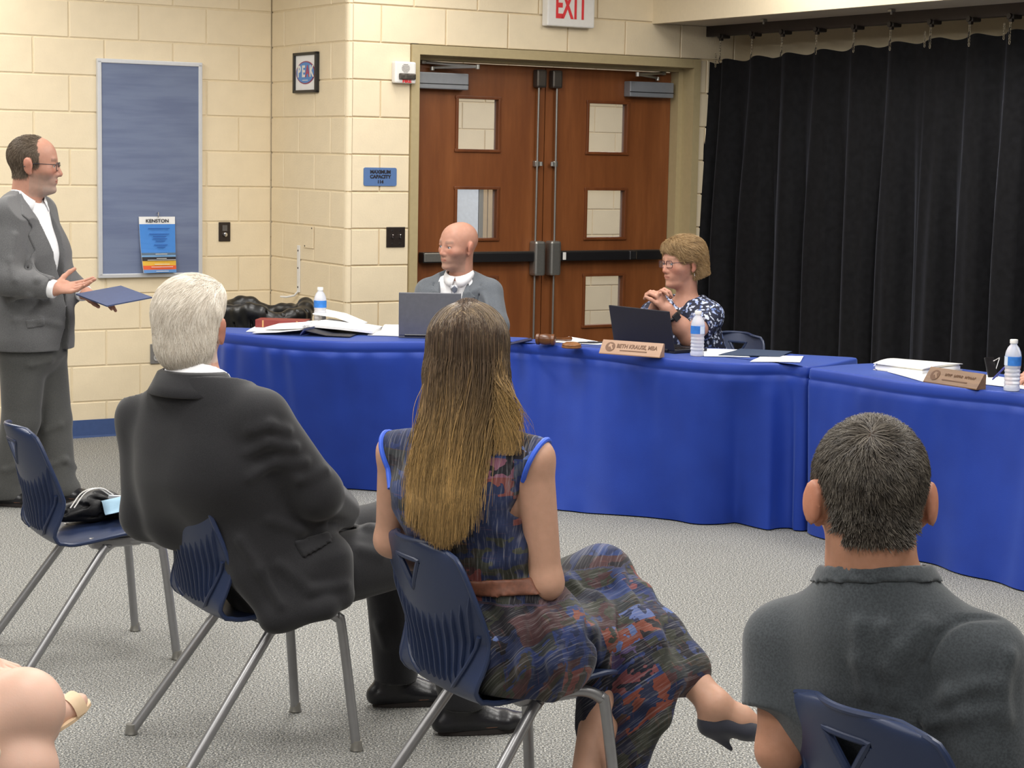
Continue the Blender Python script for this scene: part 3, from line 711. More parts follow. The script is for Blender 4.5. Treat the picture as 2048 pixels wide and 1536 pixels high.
letters('KENSTON', .027, M_DKINK, ca, .0, -.006, -.024, .0004, 1.12)
for k, (w, z) in enumerate(((.13, -.066), (.12, -.098), (.08, -.112), (.085, -.125), (.055, -.138), (.08, -.16), (.05, -.173))):
    MB().box((.006+.002*k, -.0075-.02*(z/.31)**2*.9-.006, z), (w, .001, .004)).build('print_line', M_BLUEINK, ca)
for w, z, c in ((.07, -.2115, M_WHITE), (.06, -.236, M_WHITE), (.17, -.245, M_WHITE), (.09, -.269, M_WHITE), (.13, -.284, M_WHITE), (.075, -.308, M_WHITE)):
    MB().box((.016, -.0105-.033*(z/.31)**2, z), (w, .001, .003)).build('print_line', c, ca)
MB().tube([(.004, .01, .022), (.004, -.012, .024), (.002, -.014, .008), (.004, -.008, -.004)], .0028, 6).build('hook', M_CHROME, ca, True)
# plates on the back wall
o = on_wall('volume_control', CL, RZ_L, -.297, 1.162, 'dark wall plate with round knob beside the tack board', 'wall plate')
MB().box((0, -.004, 0), (.072, .008, .112), bev=.003).build('plate', M_DKBROWN, o); MB().lathe([(.013, 0), (.012, .014), (.004, .016)], 16, (0, -.008, -.016), Matrix.Rotation(math.pi/2, 4, 'X')).build('knob', M_CHROME, o, True); MB().box((0, -.009, .022), (.03, .003, .034)).build('insert', mat('grey_insert', srgb(92, 88, 86), .5), o)
o = on_wall('power_outlet', CL, RZ_L, -.72, .463, 'grey steel power outlet low on the cream wall', 'outlet')
MB().box((0, -.004, 0), (.072, .008, .115), bev=.003).build('plate', mat('brushed_plate', srgb(150, 148, 146), .4, .5), o)
for z in (-.024, .024):
    q = MB().prism(ellipse(.017, .017, 20), -.012, -.007).build('socket', mat('socket_grey', srgb(176, 174, 172), .5), o); q.location.z = z
    for x in (-.006, .006): MB().box((x, -.0125, .002), (.003, .002, .009)).build('slot', M_BLACK, q)
# things on the return wall
o = on_wall('framed_print', CL, RZ_R, .486, 2.078, 'small black framed print with blue oval on the return wall', 'picture')
f = MB(); W2, H2 = .305, .226
for c, s_ in (((0, -.011, H2/2-.008), (W2, .022, .016)), ((0, -.011, -H2/2+.008), (W2, .022, .016)), ((-W2/2+.011, -.011, 0), (.022, .022, H2)), ((W2/2-.011, -.011, 0), (.022, .022, H2))): f.box(c, s_, bev=.003)
f.build('frame', M_BLACK, o); MB().box((0, -.007, 0), (W2-.02, .008, H2-.02)).build('print', M_PAPER, o)
MB().prism(ellipse(.121, .064), -.0135, -.011).build('oval_ring', mat('print_maroon', srgb(150, 62, 92), .5), o); MB().prism(ellipse(.112, .058), -.0145, -.012).build('oval', mat('print_blue', srgb(86, 140, 206), .5), o)
for ch, x, m_ in (('P', -.078, M_WHITE), ('E', -.022, M_WHITE), ('A', .030, mat('print_red', srgb(170, 70, 100), .5)), ('K', .082, M_WHITE)): letters(ch, .088, m_, o, x, -.015, .004, .003, .92)
MB().box((0, -.0152, -.043), (.07, .001, .004)).build('print_line', M_WHITE, o)
o = on_wall('blank_cover_plate', CL, RZ_R, .521, 1.153, 'cream painted blank cover plate on the return wall', 'wall plate')
MB().box((0, -.003, 0), (.124, .006, .125), bev=.002).build('plate', M_CREAM, o)
for x, z in ((.045, .052), (-.045, -.052)): MB().lathe([(.005, 0), (.004, .002)], 8, (x, -.006, z), Matrix.Rotation(math.pi/2, 4, 'X')).build('screw', M_DKBROWN, o)
o = on_wall('wall_bracket', CL, RZ_R, .392, .95, 'narrow white metal strip bracket below the cover plate', 'bracket')
MB().box((0, -.004, .015), (.03, .008, .27), bev=.002).build('strip', M_WHITE, o); MB().tube([(0, -.006, -.115), (-.02, -.02, -.14), (-.07, -.045, -.152), (-.12, -.06, -.153)], .006, 8).build('hook_arm', M_WHITE, o, True)
for z in (.12, .02, -.09): MB().lathe([(.006, 0), (.005, .002)], 8, (0, -.008, z), Matrix.Rotation(math.pi/2, 4, 'X')).build('screw', M_DKBROWN, o)
# things on the door wall
o = on_wall('light_switch', DO, RZ_L, .304, 1.173, 'dark steel double light switch beside the door frame', 'switch')
MB().box((0, -.004, 0), (.116, .008, .112), bev=.003).build('plate', M_DKBROWN, o)
for x in (-.024, .024):
    MB().box((x, -.014, .005), (.009, .016, .022), rot_ if False else None, .003).build('toggle', M_CHROME, o)
    for z in (-.036, .036): MB().lathe([(.0045, 0), (.004, .002)], 8, (x, -.008, z), Matrix.Rotation(math.pi/2, 4, 'X')).build('screw', M_CHROME, o)
o = on_wall('capacity_sign', DO, RZ_L, .203, 1.5055, 'blue maximum capacity sign left of the door frame', 'sign')
MB().prism(rrect(.204, .1, .01), -.006, 0).build('plate', mat('sign_blue', srgb(84, 116, 166), .5, var=.02), o)
for tx, z, sz in (('MAXIMUM', .026, .026), ('CAPACITY', .0, .026), ('114', -.028, .024)): letters(tx, sz, M_DKINK, o, 0, -.007, z, .0012, 1.05)
o = on_wall('fire_alarm', DO, RZ_L, .333, 2.078, 'white fire alarm horn and strobe beside the doors', 'alarm')
MB().box((0, -.022, 0), (.132, .044, .118), bev=.01).build('housing', M_WHITE, o)
g = MB()
for k in range(6): g.box((.0, -.0455, .044-.008*k), (.05*math.sqrt(max(.1, 1-((k-2.5)/3)**2)), .003, .0035))
g.build('horn_grille', mat('alarm_grey', srgb(170, 166, 160), .5), o)
MB().box((.008, -.05, -.022), (.104, .014, .034), bev=.008).build('strobe_lens', mat('strobe_dark', srgb(112, 106, 100), .15, .6, var=.5, vscale=50), o)
letters('FIRE', .02, M_RED, o, .008, -.0452, -.049, .001, 1.5)
o = on_wall('exit_sign', DO, RZ_L, 1.402, 2.48, 'white exit sign with red letters above the double doors', 'sign')
MB().box((0, -.032, 0), (.325, .06, .205), bev=.008).build('housing', M_WHITE, o)
for ch, x in (('E', -.085), ('X', -.027), ('I', .028), ('T', .078)): letters(ch, .205, M_RED, o, x, -.0635, .008, .0045, .52)

# ================================================================ things on the tables
def bottle_mat():
    t = NT('clear_bottle'); b = t.b.inputs; b['Base Color'].default_value = (.93, .95, 1, 1); b['Transmission Weight'].default_value = .5; b['Roughness'].default_value = .2; b['IOR'].default_value = 1.2; return t.m
M_BOT = bottle_mat(); M_LABEL = mat('blue_bottle_label', srgb(52, 122, 204), .45, var=.12, vscale=60); M_CAP = M_WHITE
M_LABW = mat('pale_bottle_label', srgb(214, 226, 240), .5)
def bottle(p, label, turn):
    r = empty('water_bottle', p, turn, label, 'bottle', 'bottled water on the blue tables')
    prof = [(.026, 0), (.031, .003), (.032, .012)]+[(.0305+.0014*math.cos(z*math.pi*2/.016), z) for z in np.arange(.018, .1, .004)]+[(.032, .104), (.032, .138), (.0315, .145), (.029, .158), (.022, .174), (.0135, .185), (.0125, .192)]
    MB().lathe(prof, 28).build('bottle_body', M_BOT, r, True)
    MB().lathe([(.0327, .103), (.0327, .139)], 28).build('bottle_label', M_LABEL, r, True); MB().lathe([(.0155, .19), (.0158, .192), (.0158, .204), (.0145, .206)], 20).build('bottle_cap', M_CAP, r, True)
    n = 7; MB().grid([(.0333*math.cos(a), .0333*math.sin(a), z) for z in (.1035, .1385) for a in np.linspace(.35, 1.2, n)], 2, n).build('label_panel', M_LABW, r, True)
    return r
bottle(at(640, 655, TZ), 'water bottle on the binder table by the cream wall corner', 2.2)
bottle(at(1394, 712, TZ), 'water bottle beside black laptop before the woman in glasses', 4.6)
bottle(at(2023, 782, TZ), 'water bottle at right edge beside the hand with pen', 2.6)
def pyaw(a, b): d = b-a; return math.atan2(d.y, d.x)
# laptops
def laptop(name, a, b, h, lean, label, mcase, depth=.21):
    a = at(*a, TZ); b = at(*b, TZ); w = (b-a).length; rz = pyaw(a, b); mid = (a+b)/2
    r = empty(name, (mid.x, mid.y, TZ), rz, label, 'laptop')
    MB().box((0, depth/2, .009), (w, depth, .016), bev=.004).build('keyboard_base', mcase, r)
    lid = MB().box((0, 0, h/2), (w, .008, h), None, .0035).build('screen_lid', mcase, r); lid.location = (0, .0, .014); lid.rotation_euler = (-lean*-1, 0, 0)
    MB().box((0, .0045, h/2+.004), (w-.02, .001, h-.03)).build('screen', M_BLACK, lid); MB().tube([(-w*.4, 0, 0), (w*.4, 0, 0)], .007, 10).build('hinge', M_BLACK, lid, True)
    kb = MB()
    for i in range(4):
        for j in range(12): kb.box((-w*.42+j*w*.84/11, depth*.25+i*.02, .0185), (w*.058, .016, .003))
    kb.build('keys', M_BLACK, r); return r
laptop('laptop', (797, 676), (921, 678), .212, .12, 'grey laptop open before the bald man in grey suit', mat('space_grey_metal', srgb(112, 113, 120), .45, .4))
laptop('laptop', (1229, 692), (1349, 708), .188, .22, 'black laptop open before the woman in glasses', mat('matt_black_case', srgb(26, 26, 36), .6))
# gavel, its block
gv = empty('gavel', at(1091, 690, TZ), -.22, 'brown wooden gavel lying left of the black laptop', 'gavel'); M_GAV = wood('gavel_wood', srgb(72, 40, 20), srgb(96, 56, 28), srgb(120, 74, 38), .3, (1, 1, 1), (0, 0, 0), 20)
RX = Matrix.Rotation(math.pi/2, 4, 'Y'); hp = [(.018, -.047), (.026, -.043), (.027, -.03), (.0225, -.027), (.024, -.022), (.027, 0), (.024, .022), (.0225, .027), (.027, .03), (.026, .043), (.018, .047)]
MB().lathe(hp, 24, (0, 0, .027), RX).build('head', M_GAV, gv, True); MB().tube([(0, .02, .027), (.02, .08, .022), (.055, .17, .014), (.075, .235, .012)], [.008, .0085, .0075, .011], 12).build('handle', M_GAV, gv, True)
sb = empty('sound_block', at(1143, 696, TZ), 0, 'round wooden sound block beside the gavel', 'sound block'); MB().lathe([(.044, 0), (.047, .003), (.047, .008), (.043, .011), (.046, .014), (.044, .019), (.026, .028), (.02, .0275)], 32).build('block', wood('block_wood', srgb(108, 68, 36), srgb(132, 86, 48), srgb(154, 106, 64), .35, (1, 1, 1), (0, 0, 0), 25), sb, True)
# name plates
def nameplate(a, b, m, label, emblem, mk):
    a = at(*a, TZ); b = at(*b, TZ); w = (b-a).length; mid = (a+b)/2; r = empty('name_plate', (mid.x, mid.y, TZ), pyaw(a, b), label, 'name plate')
    d, h = .052, .062; MB().prism([(0, 0), (0, .004), (d*.8, h), (d, h-.003), (d, 0)], -w/2, w/2, 'x').build('block', m, r)
    s = math.atan2(d*.8, h-.004); f = empty('face', (0, -.0008, .004), 0); f.parent = r; f.rotation_euler = (-s, 0, 0); return r, f, w
def face_add(o, s, r): o.parent = r
M_ENG = mat('engraved_brown', srgb(104, 72, 50), .6); M_ENGD = mat('engraved_dark', srgb(88, 58, 36), .6)
M_MAPLE = wood('maple_plate', srgb(150, 114, 88), srgb(160, 125, 98), srgb(170, 136, 108), .45, (.4, 3, 3), (0, 0, 0), 8); M_WALN = wood('walnut_plate', srgb(98, 70, 48), srgb(120, 90, 62), srgb(142, 108, 76), .45, (.4, 3, 3), (0, 0, 0), 10)
def plate(a, b, m, ink, label, text):
    a = at(*a, TZ); b = at(*b, TZ); w = (b-a).length; mid = (a+b)/2; r = empty('name_plate', (mid.x, mid.y, TZ), pyaw(a, b), label, 'name plate')
    d, h = .052, .062; MB().prism([(0, 0), (0, .004), (d*.8, h), (d, h-.003), (d, 0)], -w/2, w/2, 'x').build('block', m, r)
    s = math.atan2(d*.8, h-.004); R = (-s, 0, 0); P = lambda x, t: (x, d*.8*t/.071-.0012, .004+(h-.004)*t/.071)
    def put(o, x, t): o.location = P(x, t); o.rotation_euler = R
    e = MB().prism(ellipse(.024, .024, 28), -.0006, .0006).build('emblem', ink, r); put(e, -w/2+.047, .036)
    q = MB(); q.prism([(-.004, .016), (.012, .012), (.006, .006), (.016, -.012), (.012, -.015), (.0, .001), (-.008, -.004), (-.01, .006)], -.0012, .0012); q = q.build('emblem_mark', m, r); put(q, -w/2+.047, .036)
    if text:
        tx = link('lettering', text_mesh(text, .029, .0006, .0006, 'LEFT', .80), ink, r); put(tx, -w/2+.078, .042)
        q = MB().box((0, 0, 0), (.135, .001, .005)).build('small_print', ink, r); put(q, .015, .02)
    else:
        b_ = MB(); rg_ = np.random.default_rng(2)
        for k in range(17):
            if k in (4, 10): continue
            x_ = -.062+.0098*k; b_.box((x_, 0, 0), (.0018, .001, .013)); b_.box((x_+.0026, 0, rg_.choice([.0055, 0, -.0055])), (.0045, .001, .0018)); b_.box((x_+.005, 0, rg_.uniform(-.003, .003)), (.0016, .001, .007))
        q = b_.build('worn_lettering', ink, r); put(q, .015, .044)
        q = MB().box((0, 0, 0), (.135, .001, .005)).build('small_print', ink, r); put(q, .015, .02)
    return r
plate((1198, 707), (1319, 716), M_MAPLE, M_ENG, 'light wood name plate in front of the black laptop', 'BETH KRAUSE, MBA')
plate((1846, 764), (1953, 780), M_WALN, M_ENGD, 'dark wood name plate on the right-hand blue table', '')
# loose sheets
def paper(pts, label, name='paper_sheet', m=None, z=.0015, cat='paper', bendz=0., thick=.0012, group='papers on the blue tables'):
    P = [at(x, y, TZ+z) for x, y in pts]; c = sum(P, Vector())/len(P); r = tag(bpy.data.objects.new(name, None), label, cat, group)
    n = 8; vs = []; a, b, c_, d = P                         # bilinear patch with a slight curl
    cc = (a+b+c_+d)/4
    for zz in (0, thick):
        for i in range(n+1):
            for j in range(n+1):
                u, v = i/n, j/n; p = a*(1-u)*(1-v)+b*u*(1-v)+c_*u*v+d*(1-u)*v
                vs.append((p.x-cc.x, p.y-cc.y, zz+bendz*(math.sin(math.pi*u)*.6+u*u*.4)*(1-.3*v)+.0008*math.sin(7*u+3*v)+.0008))
    N = (n+1)**2; g = lambda i, j: i*(n+1)+j
    fs = [(g(i, j), g(i+1, j), g(i+1, j+1), g(i, j+1)) for i in range(n) for j in range(n)]; fs += [tuple(q+N for q in f[::-1]) for f in fs]
    ring = [g(i, 0) for i in range(n)]+[g(n, j) for j in range(n)]+[g(i, n) for i in range(n, 0, -1)]+[g(0, j) for j in range(n, 0, -1)]
    fs += [(ring[k], ring[(k+1) % len(ring)], ring[(k+1) % len(ring)]+N, ring[k]+N) for k in range(len(ring))]
    o = MB().add(vs, fs).build(name, m or M_PAPER, None, True); o.location = (cc.x, cc.y, TZ+z); tag(o, label, cat, group); bpy.data.objects.remove(r); return o
paper([(1104, 685), (1138, 674), (1215, 687), (1196, 690)], 'white sheet behind the gavel and sound block')
paper([(1408, 713), (1403, 698), (1480, 700), (1500, 715)], 'white sheet beside the middle water bottle')
paper([(1500, 724), (1524, 712), (1607, 713), (1600, 725)], 'white sheet at the right end of the middle table')
paper([(1437, 711), (1481, 699), (1584, 704), (1560, 714)], 'dark navy folder lying on the middle table', 'folder', mat('navy_card', srgb(46, 62, 88), .6), .004, 'folder', 0, .003, 'folders')
paper([(1842, 742), (1880, 737), (1985, 752), (1975, 760)], 'white sheet behind the dark wood name plate')
paper([(1940, 766), (1985, 752), (2060, 765), (2050, 779)], 'white sheet under the hand with the pen')
paper([(1775, 744), (1800, 738), (1865, 745), (1846, 764)], 'loose white sheets left of the dark wood name plate', bendz=.006)
o = paper([(1008, 694), (1022, 687), (1062, 677), (1064, 681)], 'dark navy strap lying where two blue tables meet', 'strap', mat('navy_strap', srgb(24, 30, 66), .6), .002, 'strap', 0, .004, 'straps')
pn = empty('pen', at(1183, 688, TZ), .25, 'black pen on the white sheet behind the name plate', 'pen'); MB().tube([(-.07, 0, .006), (-.06, 0, .0062), (.05, 0, .0062), (.065, 0, .006), (.075, 0, .006)], [.004, .0055, .0055, .005, .0015], 10).build('barrel', M_BLACK, pn, True); MB().box((.0, 0, .0125), (.04, .004, .002)).build('clip', M_CHROME, pn)
# white open binder with paper stack at right
def bound(name, pts, label, layers, th=.012, cat='binder'):
    P = [at(x, y, TZ) for x, y in pts]; c = sum(P, Vector())/4; r = empty(name, (c.x, c.y, TZ), 0, label, cat); z = .001
    for nm, m_, t_, sc_, dz in layers:
        vs = []; n = 8
        for zz in (0, t_):
            for i in range(n+1):
                for j in range(5):
                    u, v = i/n, j/4; p = P[0]*(1-u)*(1-v)+P[1]*u*(1-v)+P[2]*u*v+P[3]*(1-u)*v; p = (p-c)*sc_
                    vs.append((p.x, p.y, z+zz+dz*math.sin(math.pi*u)*(1-.4*v)))
        N = (n+1)*5; g = lambda i, j: i*5+j; fs = [(g(i, j), g(i+1, j), g(i+1, j+1), g(i, j+1)) for i in range(n) for j in range(4)]; fs += [tuple(q+N for q in f[::-1]) for f in fs]
        ring = [g(i, 0) for i in range(n)]+[g(n, j) for j in range(4)]+[g(i, 4) for i in range(n, 0, -1)]+[g(0, j) for j in range(4, 0, -1)]
        fs += [(ring[k], ring[(k+1) % len(ring)], ring[(k+1) % len(ring)]+N, ring[k]+N) for k in range(len(ring))]
        MB().add(vs, fs).build(nm, m_, r, True); z += t_+.0004
    return r
M_CREAMP = mat('cream_paper', srgb(236, 232, 214), .8)
bd = bound('binder', [(1746, 740), (1800, 731), (1925, 741), (1845, 752)], 'white closed binder full of paper on the right-hand table', [('cover', M_WHITE, .003, 1, 0), ('page_block', M_PAPER, .016, .95, .004), ('page_block', M_CREAMP, .006, .93, .008), ('cover', M_WHITE, .003, 1, .01)])
for k in range(3): MB().tube([(.0+.02*math.cos(a), 0, .016+.014*math.sin(a)) for a in np.linspace(.2, 5.8, 12)], .0018, 6).build('ring', M_CHROME, bd, True).location = Vector(at(1757+6*k, 741-2*k, TZ))-bd.location
# open binder and papers on the left table
ob = empty('open_binder', at(650, 668, TZ), -.1, 'open white ring binder with papers on the left table', 'binder')
def leaf(pts, zs, m, name, th=.003):
    vs = []
    n = len(pts[0])
    L = [Vector(at(x, y, TZ))-ob.location for x, y in pts[0]]; R_ = [Vector(at(x, y, TZ))-ob.location for x, y in pts[1]]; inv = Matrix.Rotation(.1, 3, 'Z')
    k = 9
    for dz in (0, th):
        for i in range(k):
            u = i/(k-1); z = np.interp(u, np.linspace(0, 1, len(zs)), zs)
            a = L[0]*(1-u)+R_[0]*u; b = L[1]*(1-u)+R_[1]*u
            for q in (a, b): w = inv @ q; vs.append((w.x, w.y, z+dz))
    N = 2*k; fs = []
    for i in range(k-1): fs += [(2*i, 2*i+1, 2*i+3, 2*i+2), (N+2*i+2, N+2*i+3, N+2*i+1, N+2*i), (2*i, 2*i+2, N+2*i+2, N+2*i), (2*i+1, N+2*i+1, N+2*i+3, 2*i+3)]
    fs += [(0, N, N+1, 1), (N-2, N-1, 2*N-1, 2*N-2)]
    return MB().add(vs, fs).build(name, m, ob, True)
leaf([[(505, 669), (555, 655)], [(600, 673), (655, 659)]], [.006, .014, .03], M_WHITE, 'left_cover'); leaf([[(530, 665), (565, 655)], [(605, 672), (655, 658)]], [.014, .024, .036], M_PAPER, 'left_pages', .012)
leaf([[(604, 673), (655, 659)], [(700, 676), (735, 662)]], [.03, .006, .004], mat('binder_black', srgb(30, 32, 44), .5), 'right_cover'); leaf([[(612, 668), (658, 656)], [(745, 672), (765, 662)]], [.036, .026, .012], M_PAPER, 'right_pages', .012)
leaf([[(625, 658), (650, 648)], [(718, 662), (735, 656)]], [.075, .062, .026], M_PAPER, 'curling_pages', .004)
leaf([[(600, 673), (655, 659)], [(608, 674), (662, 660)]], [.004, .03], mat('binder_spine', srgb(60, 70, 110), .5), 'spine', .01)
for k in range(3):
    q = Vector(at(606+17*k, 671-5*k, TZ))-ob.location; q = Matrix.Rotation(.1, 3, 'Z') @ q
    MB().tube([(q.x+.018*math.cos(a), q.y, .035+.016*math.sin(a)) for a in np.linspace(0, 3.3, 10)], .002, 6).build('ring', M_CHROME, ob, True)
paper([(735, 671), (752, 663), (800, 664), (798, 673)], 'loose white sheets between binder and grey laptop', bendz=.012)
paper([(760, 669), (775, 658), (800, 655), (800, 670)], 'curled white sheet standing against the grey laptop', bendz=.045, z=.004)
rb = empty('book', at(566, 655, TZ), -.1, 'red hardcover book behind the open binder', 'book'); MR = mat('red_cover', srgb(128, 48, 44), .5)
MB().box((0, 0, .0225), (.25, .11, .03), bev=.002).build('pages', M_CREAMP, rb); b = MB(); b.box((0, 0, .005), (.26, .12, .005), bev=.002); b.box((0, 0, .04), (.26, .12, .005), bev=.002); b.box((0, -.058, .0225), (.26, .005, .036), bev=.002); b.build('cover', MR, rb)
for x in (-.09, .085): MB().box((x, -.0615, .0225), (.008, .001, .034)).build('gilt_line', mat('gilt', srgb(196, 150, 96), .5), rb)
sn = empty('snack_packet', at(585, 646, TZ), .3, 'crumpled blue and white packet by the red book', 'packet')
F = Field((-.06, -.05, -.005), (.06, .05, .08), .004); F.add([EL((0, 0, .03), (.042, .022, .03)), RC((-.03, 0, .02), (.02, .01, .055), .015, .012), RC((.03, 0, .02), (.045, .0, .012), .014, .006)]); F.crease([[(-.03, -.02, .03), (.0, -.024, .05)], [(.01, -.024, .01), (.03, -.018, .045)]], .005, 1, .008)
F.build('wrapper', mat('blue_foil', srgb(60, 100, 190), .25, .3, var=.3, vscale=30), sn)
paper([(492, 664), (515, 650), (560, 651), (545, 664)], 'white sheet sticking out under the red book', z=.0015)
# bin with black liner in the corner behind the left table
tc = empty('trash_can', (-1.34, 10.1, 0), 0, 'black lined waste bin behind the left table in the corner', 'bin')
MB().lathe([(.17, 0), (.18, .004), (.235, .74), (.24, .745), (.232, .74)], 32).build('bin_body', mat('dark_bin', srgb(38, 40, 40), .5), tc, True)
F = Field((-.3, -.3, .52), (.3, .3, .9), .007); rg = np.random.default_rng(4); pr = []
for k in range(26):
    a = 2*math.pi*k/26; b_ = a+2*math.pi/26; z = .785+.022*math.sin(3*a+1)+.014*math.sin(7*a); z2 = .785+.022*math.sin(3*b_+1)+.014*math.sin(7*b_)
    pr.append(RC((.238*math.cos(a), .238*math.sin(a), z), (.238*math.cos(b_), .238*math.sin(b_), z2), .036, .036, .025)); pr.append(RC((.24*math.cos(a), .24*math.sin(a), z), (.25*math.cos(a+.1), .25*math.sin(a+.1), .6), .034, .03, .03))
F.add(pr); F.crease([[(.262*math.cos(a), .262*math.sin(a), .80+.02*rg.random()), (.268*math.cos(a+.12), .268*math.sin(a+.12), .62)] for a in np.arange(0, 6.28, .33)], .006, 1, .012)
F.build('bin_liner', mat('black_liner_plastic', srgb(14, 14, 14), .36, var=.2), tc)
# ================================================================ people: shared anatomy
def basis(yaw, pitch=0., roll=0.):
    """columns: right, forward, up (angles in degrees)"""
    y, p, r = np.radians([yaw, pitch, roll])
    f = V3(math.cos(y)*math.cos(p), math.sin(y)*math.cos(p), math.sin(p)); rt = V3(math.sin(y), -math.cos(y), 0); u = np.cross(rt, f)
    rt, u = rt*math.cos(r)-u*math.sin(r), u*math.cos(r)+rt*math.sin(r)
    return np.stack([rt, f, u], 1)
def head_prims(c, R, s=1., jaw=1., nose=1., fem=False, neck=None, nr=(.058, .06), ears=True, heavy=0.):
    T = lambda *q: c+R @ (V3(*q)*s)
    rc = lambda a, b, ra, rb, k: RC(T(*a), T(*b), ra*s, rb*s, k*s)
    el = lambda q, r, k: EL(T(*q), V3(*r)*s, R, k*s)
    A = [el((0, -.014, .035), (.077, .097, .086), .03), el((0, .03, .03), (.068, .062, .072), .03), el((0, .034, -.02), (.064, .062, .062), .03),
         EC(T(0, .038, -.03), T(0, .05, -.088), (.060*s, .052*s), (.040*jaw*s, .036*s), R[:, 0], .025*s), el((0, .083, -.100), (.023*jaw, .019, .016), .018)]
    if heavy: A += [el((0, .018, -.096), (.052, .05, .03), .03)]
    A += [rc((-.034, .078, .024), (.034, .078, .024), .014, .014, .014)]
    A += [rc((0, .091, .012), (0, .109*nose, -.03), .0082, .0108, .01), el((0, .104*nose, -.034), (.0125, .011, .0085), .008)]
    A += [el((sx*.013, .097, -.036), (.009, .011, .008), .008) for sx in (-1, 1)]
    A += [el((sx*.044, .058, -.022), (.024, .026, .02), .022) for sx in (-1, 1)]
    A += [el((0, .083, -.064), (.030, .015, .02), .02), el((0, .0975, -.0580), (.0215, .008, .0050), .005), el((0, .0960, -.0685), (.0185, .008, .0056), .005)]
    if neck is not None: A += [RC(T(0, -.02, -.06), neck, nr[0]*s, nr[1], .035)]
    Cc = [el((sx*.032, .104, .002), (.019, .017, .0125), .010) for sx in (-1, 1)]
    Cc += [rc((-.021, .108, -.0630), (.021, .108, -.0630), .0032, .0032, .004), el((0, .108, -.049), (.004, .006, .007), .006)]
    B = []
    for sx in (-1, 1):
        B += [el((sx*.033, .083, .0098), (.0175, .0125, .0062), .003), el((sx*.033, .082, -.0092), (.0165, .012, .0052), .003)]
        if ears:
            Re = R @ np.array(Matrix.Rotation(math.radians(sx*-24), 3, 'Z'))
            B += [EL(T(sx*.080, -.012, -.006), V3(.0085, .021, .033)*s, Re, .008*s), EL(T(sx*.086, -.016, .008), V3(.006, .018, .02)*s, Re, .006*s), EL(T(sx*.079, -.004, -.034), V3(.0075, .010, .012)*s, Re, .006*s)]
            Cc.append(EL(T(sx*.0915, -.009, -.004), V3(.004, .010, .019)*s, Re, .006*s))
    return A, Cc, B
def eyes(parent, c, R, s, iris, fem=False):
    for sx in (-1, 1):
        p = c+R @ (V3(sx*.0325, .0805, .0012)*s); g = bpy.data.meshes.new('eye'); bm = bmesh.new(); bmesh.ops.create_uvsphere(bm, u_segments=20, v_segments=14, radius=.0122*s); bm.to_mesh(g); bm.free(); smooth(g)
        co = np.empty(len(g.vertices)*3); g.vertices.foreach_get('co', co); co = co.reshape(-1, 3); ang = np.arccos(np.clip(co @ R[:, 1]/(.0122*s), -1, 1))
        col = np.where((ang < .2)[:, None], (.01, .01, .01), np.where((ang < .5)[:, None], iris, (.62, .58, .55)))
        g.color_attributes.new('Col', 'FLOAT_COLOR', 'POINT').data.foreach_set('color', np.concatenate([col, np.ones((len(col), 1))], 1).astype(np.float32).ravel())
        link('eye', g, M_EYE, parent, p)
M_EYE = attr_mat('eye_surface', .15, 0)
def hand_prims(w, f, n, t, curl=(.3, .35, .4, .45), spread=.06, thumb=(.5, .3), size=1., thumb_in=0.):
    """w wrist, f finger direction, n direction the palm faces, t thumb side"""
    f = nrm(f); n = nrm(np.asarray(n)-f*(f @ n)); t0 = np.cross(f, n); t = t0 if t0 @ np.asarray(t) > 0 else -t0; s = size; w = np.asarray(w, float)
    P = lambda a, b, c: w+(f*a+t*b+n*c)*s
    A = [RC(P(-.03, 0, 0), P(.012, 0, 0), .026*s, .027*s, .02), EC(P(.012, .001, 0), P(.082, .0, .003), (.030*s, .0175*s), (.038*s, .0135*s), t, .012), RC(P(.02, .024, .008), P(.055, .03, .008), .016*s, .012*s, .012)]
    L = [(.044, .027, .022), (.049, .031, .023), (.045, .029, .022), (.035, .022, .02)]; off = (.0285, .0095, -.0095, -.0275); bx = (.084, .088, .084, .076)
    for i in range(4):
        b = P(bx[i], off[i], .003); d = f*math.cos(spread*(1.5-i))+t*math.sin(spread*(1.5-i)); a = curl[i]; r = (.0092, .0094, .009, .0082)[i]; acc = 0.
        for k in range(3):
            acc += a*(1., 1.15, .8)[k]; dirv = d*math.cos(acc)+n*math.sin(acc); e = b+dirv*L[i][k]*s
            A.append(RC(b, e, (r-.0006*k)*s, (r-.0006*(k+1))*s, .003)); b = e
    b = P(.022, .026, .006); d = nrm(f*math.cos(thumb[0]*1.3)+t*math.sin(thumb[0]*1.3)+n*.25)
    for k, (ln, r0, r1) in enumerate(((.044, .0145, .0115), (.033, .0112, .0102), (.027, .0102, .0086))):
        dk = nrm(d+f*.25*k+n*thumb[1]*k+n*thumb_in); e = b+dk*ln*s; A.append(RC(b, e, r0*s, r1*s, .006)); b = e
    return A
def foot_prims(an, toe, up=V3(0, 0, 1), r=.034, heel=.05):
    an, toe = np.asarray(an, float), np.asarray(toe, float); d = toe-an; d = d-up*(d @ up); d = nrm(d); side = np.cross(d, up)
    hl = an-d*heel-up*(an @ up-toe @ up)
    return [RC(an, hl+up*.012, r, .03, .02), EC(hl, toe-d*.06, (.032, .030), (.042, .026), side, .02), EC(toe-d*.06, toe, (.042, .026), (.030, .016), side, .02), RC(an, toe-d*.09+up*.01, r*.95, .026, .03)]
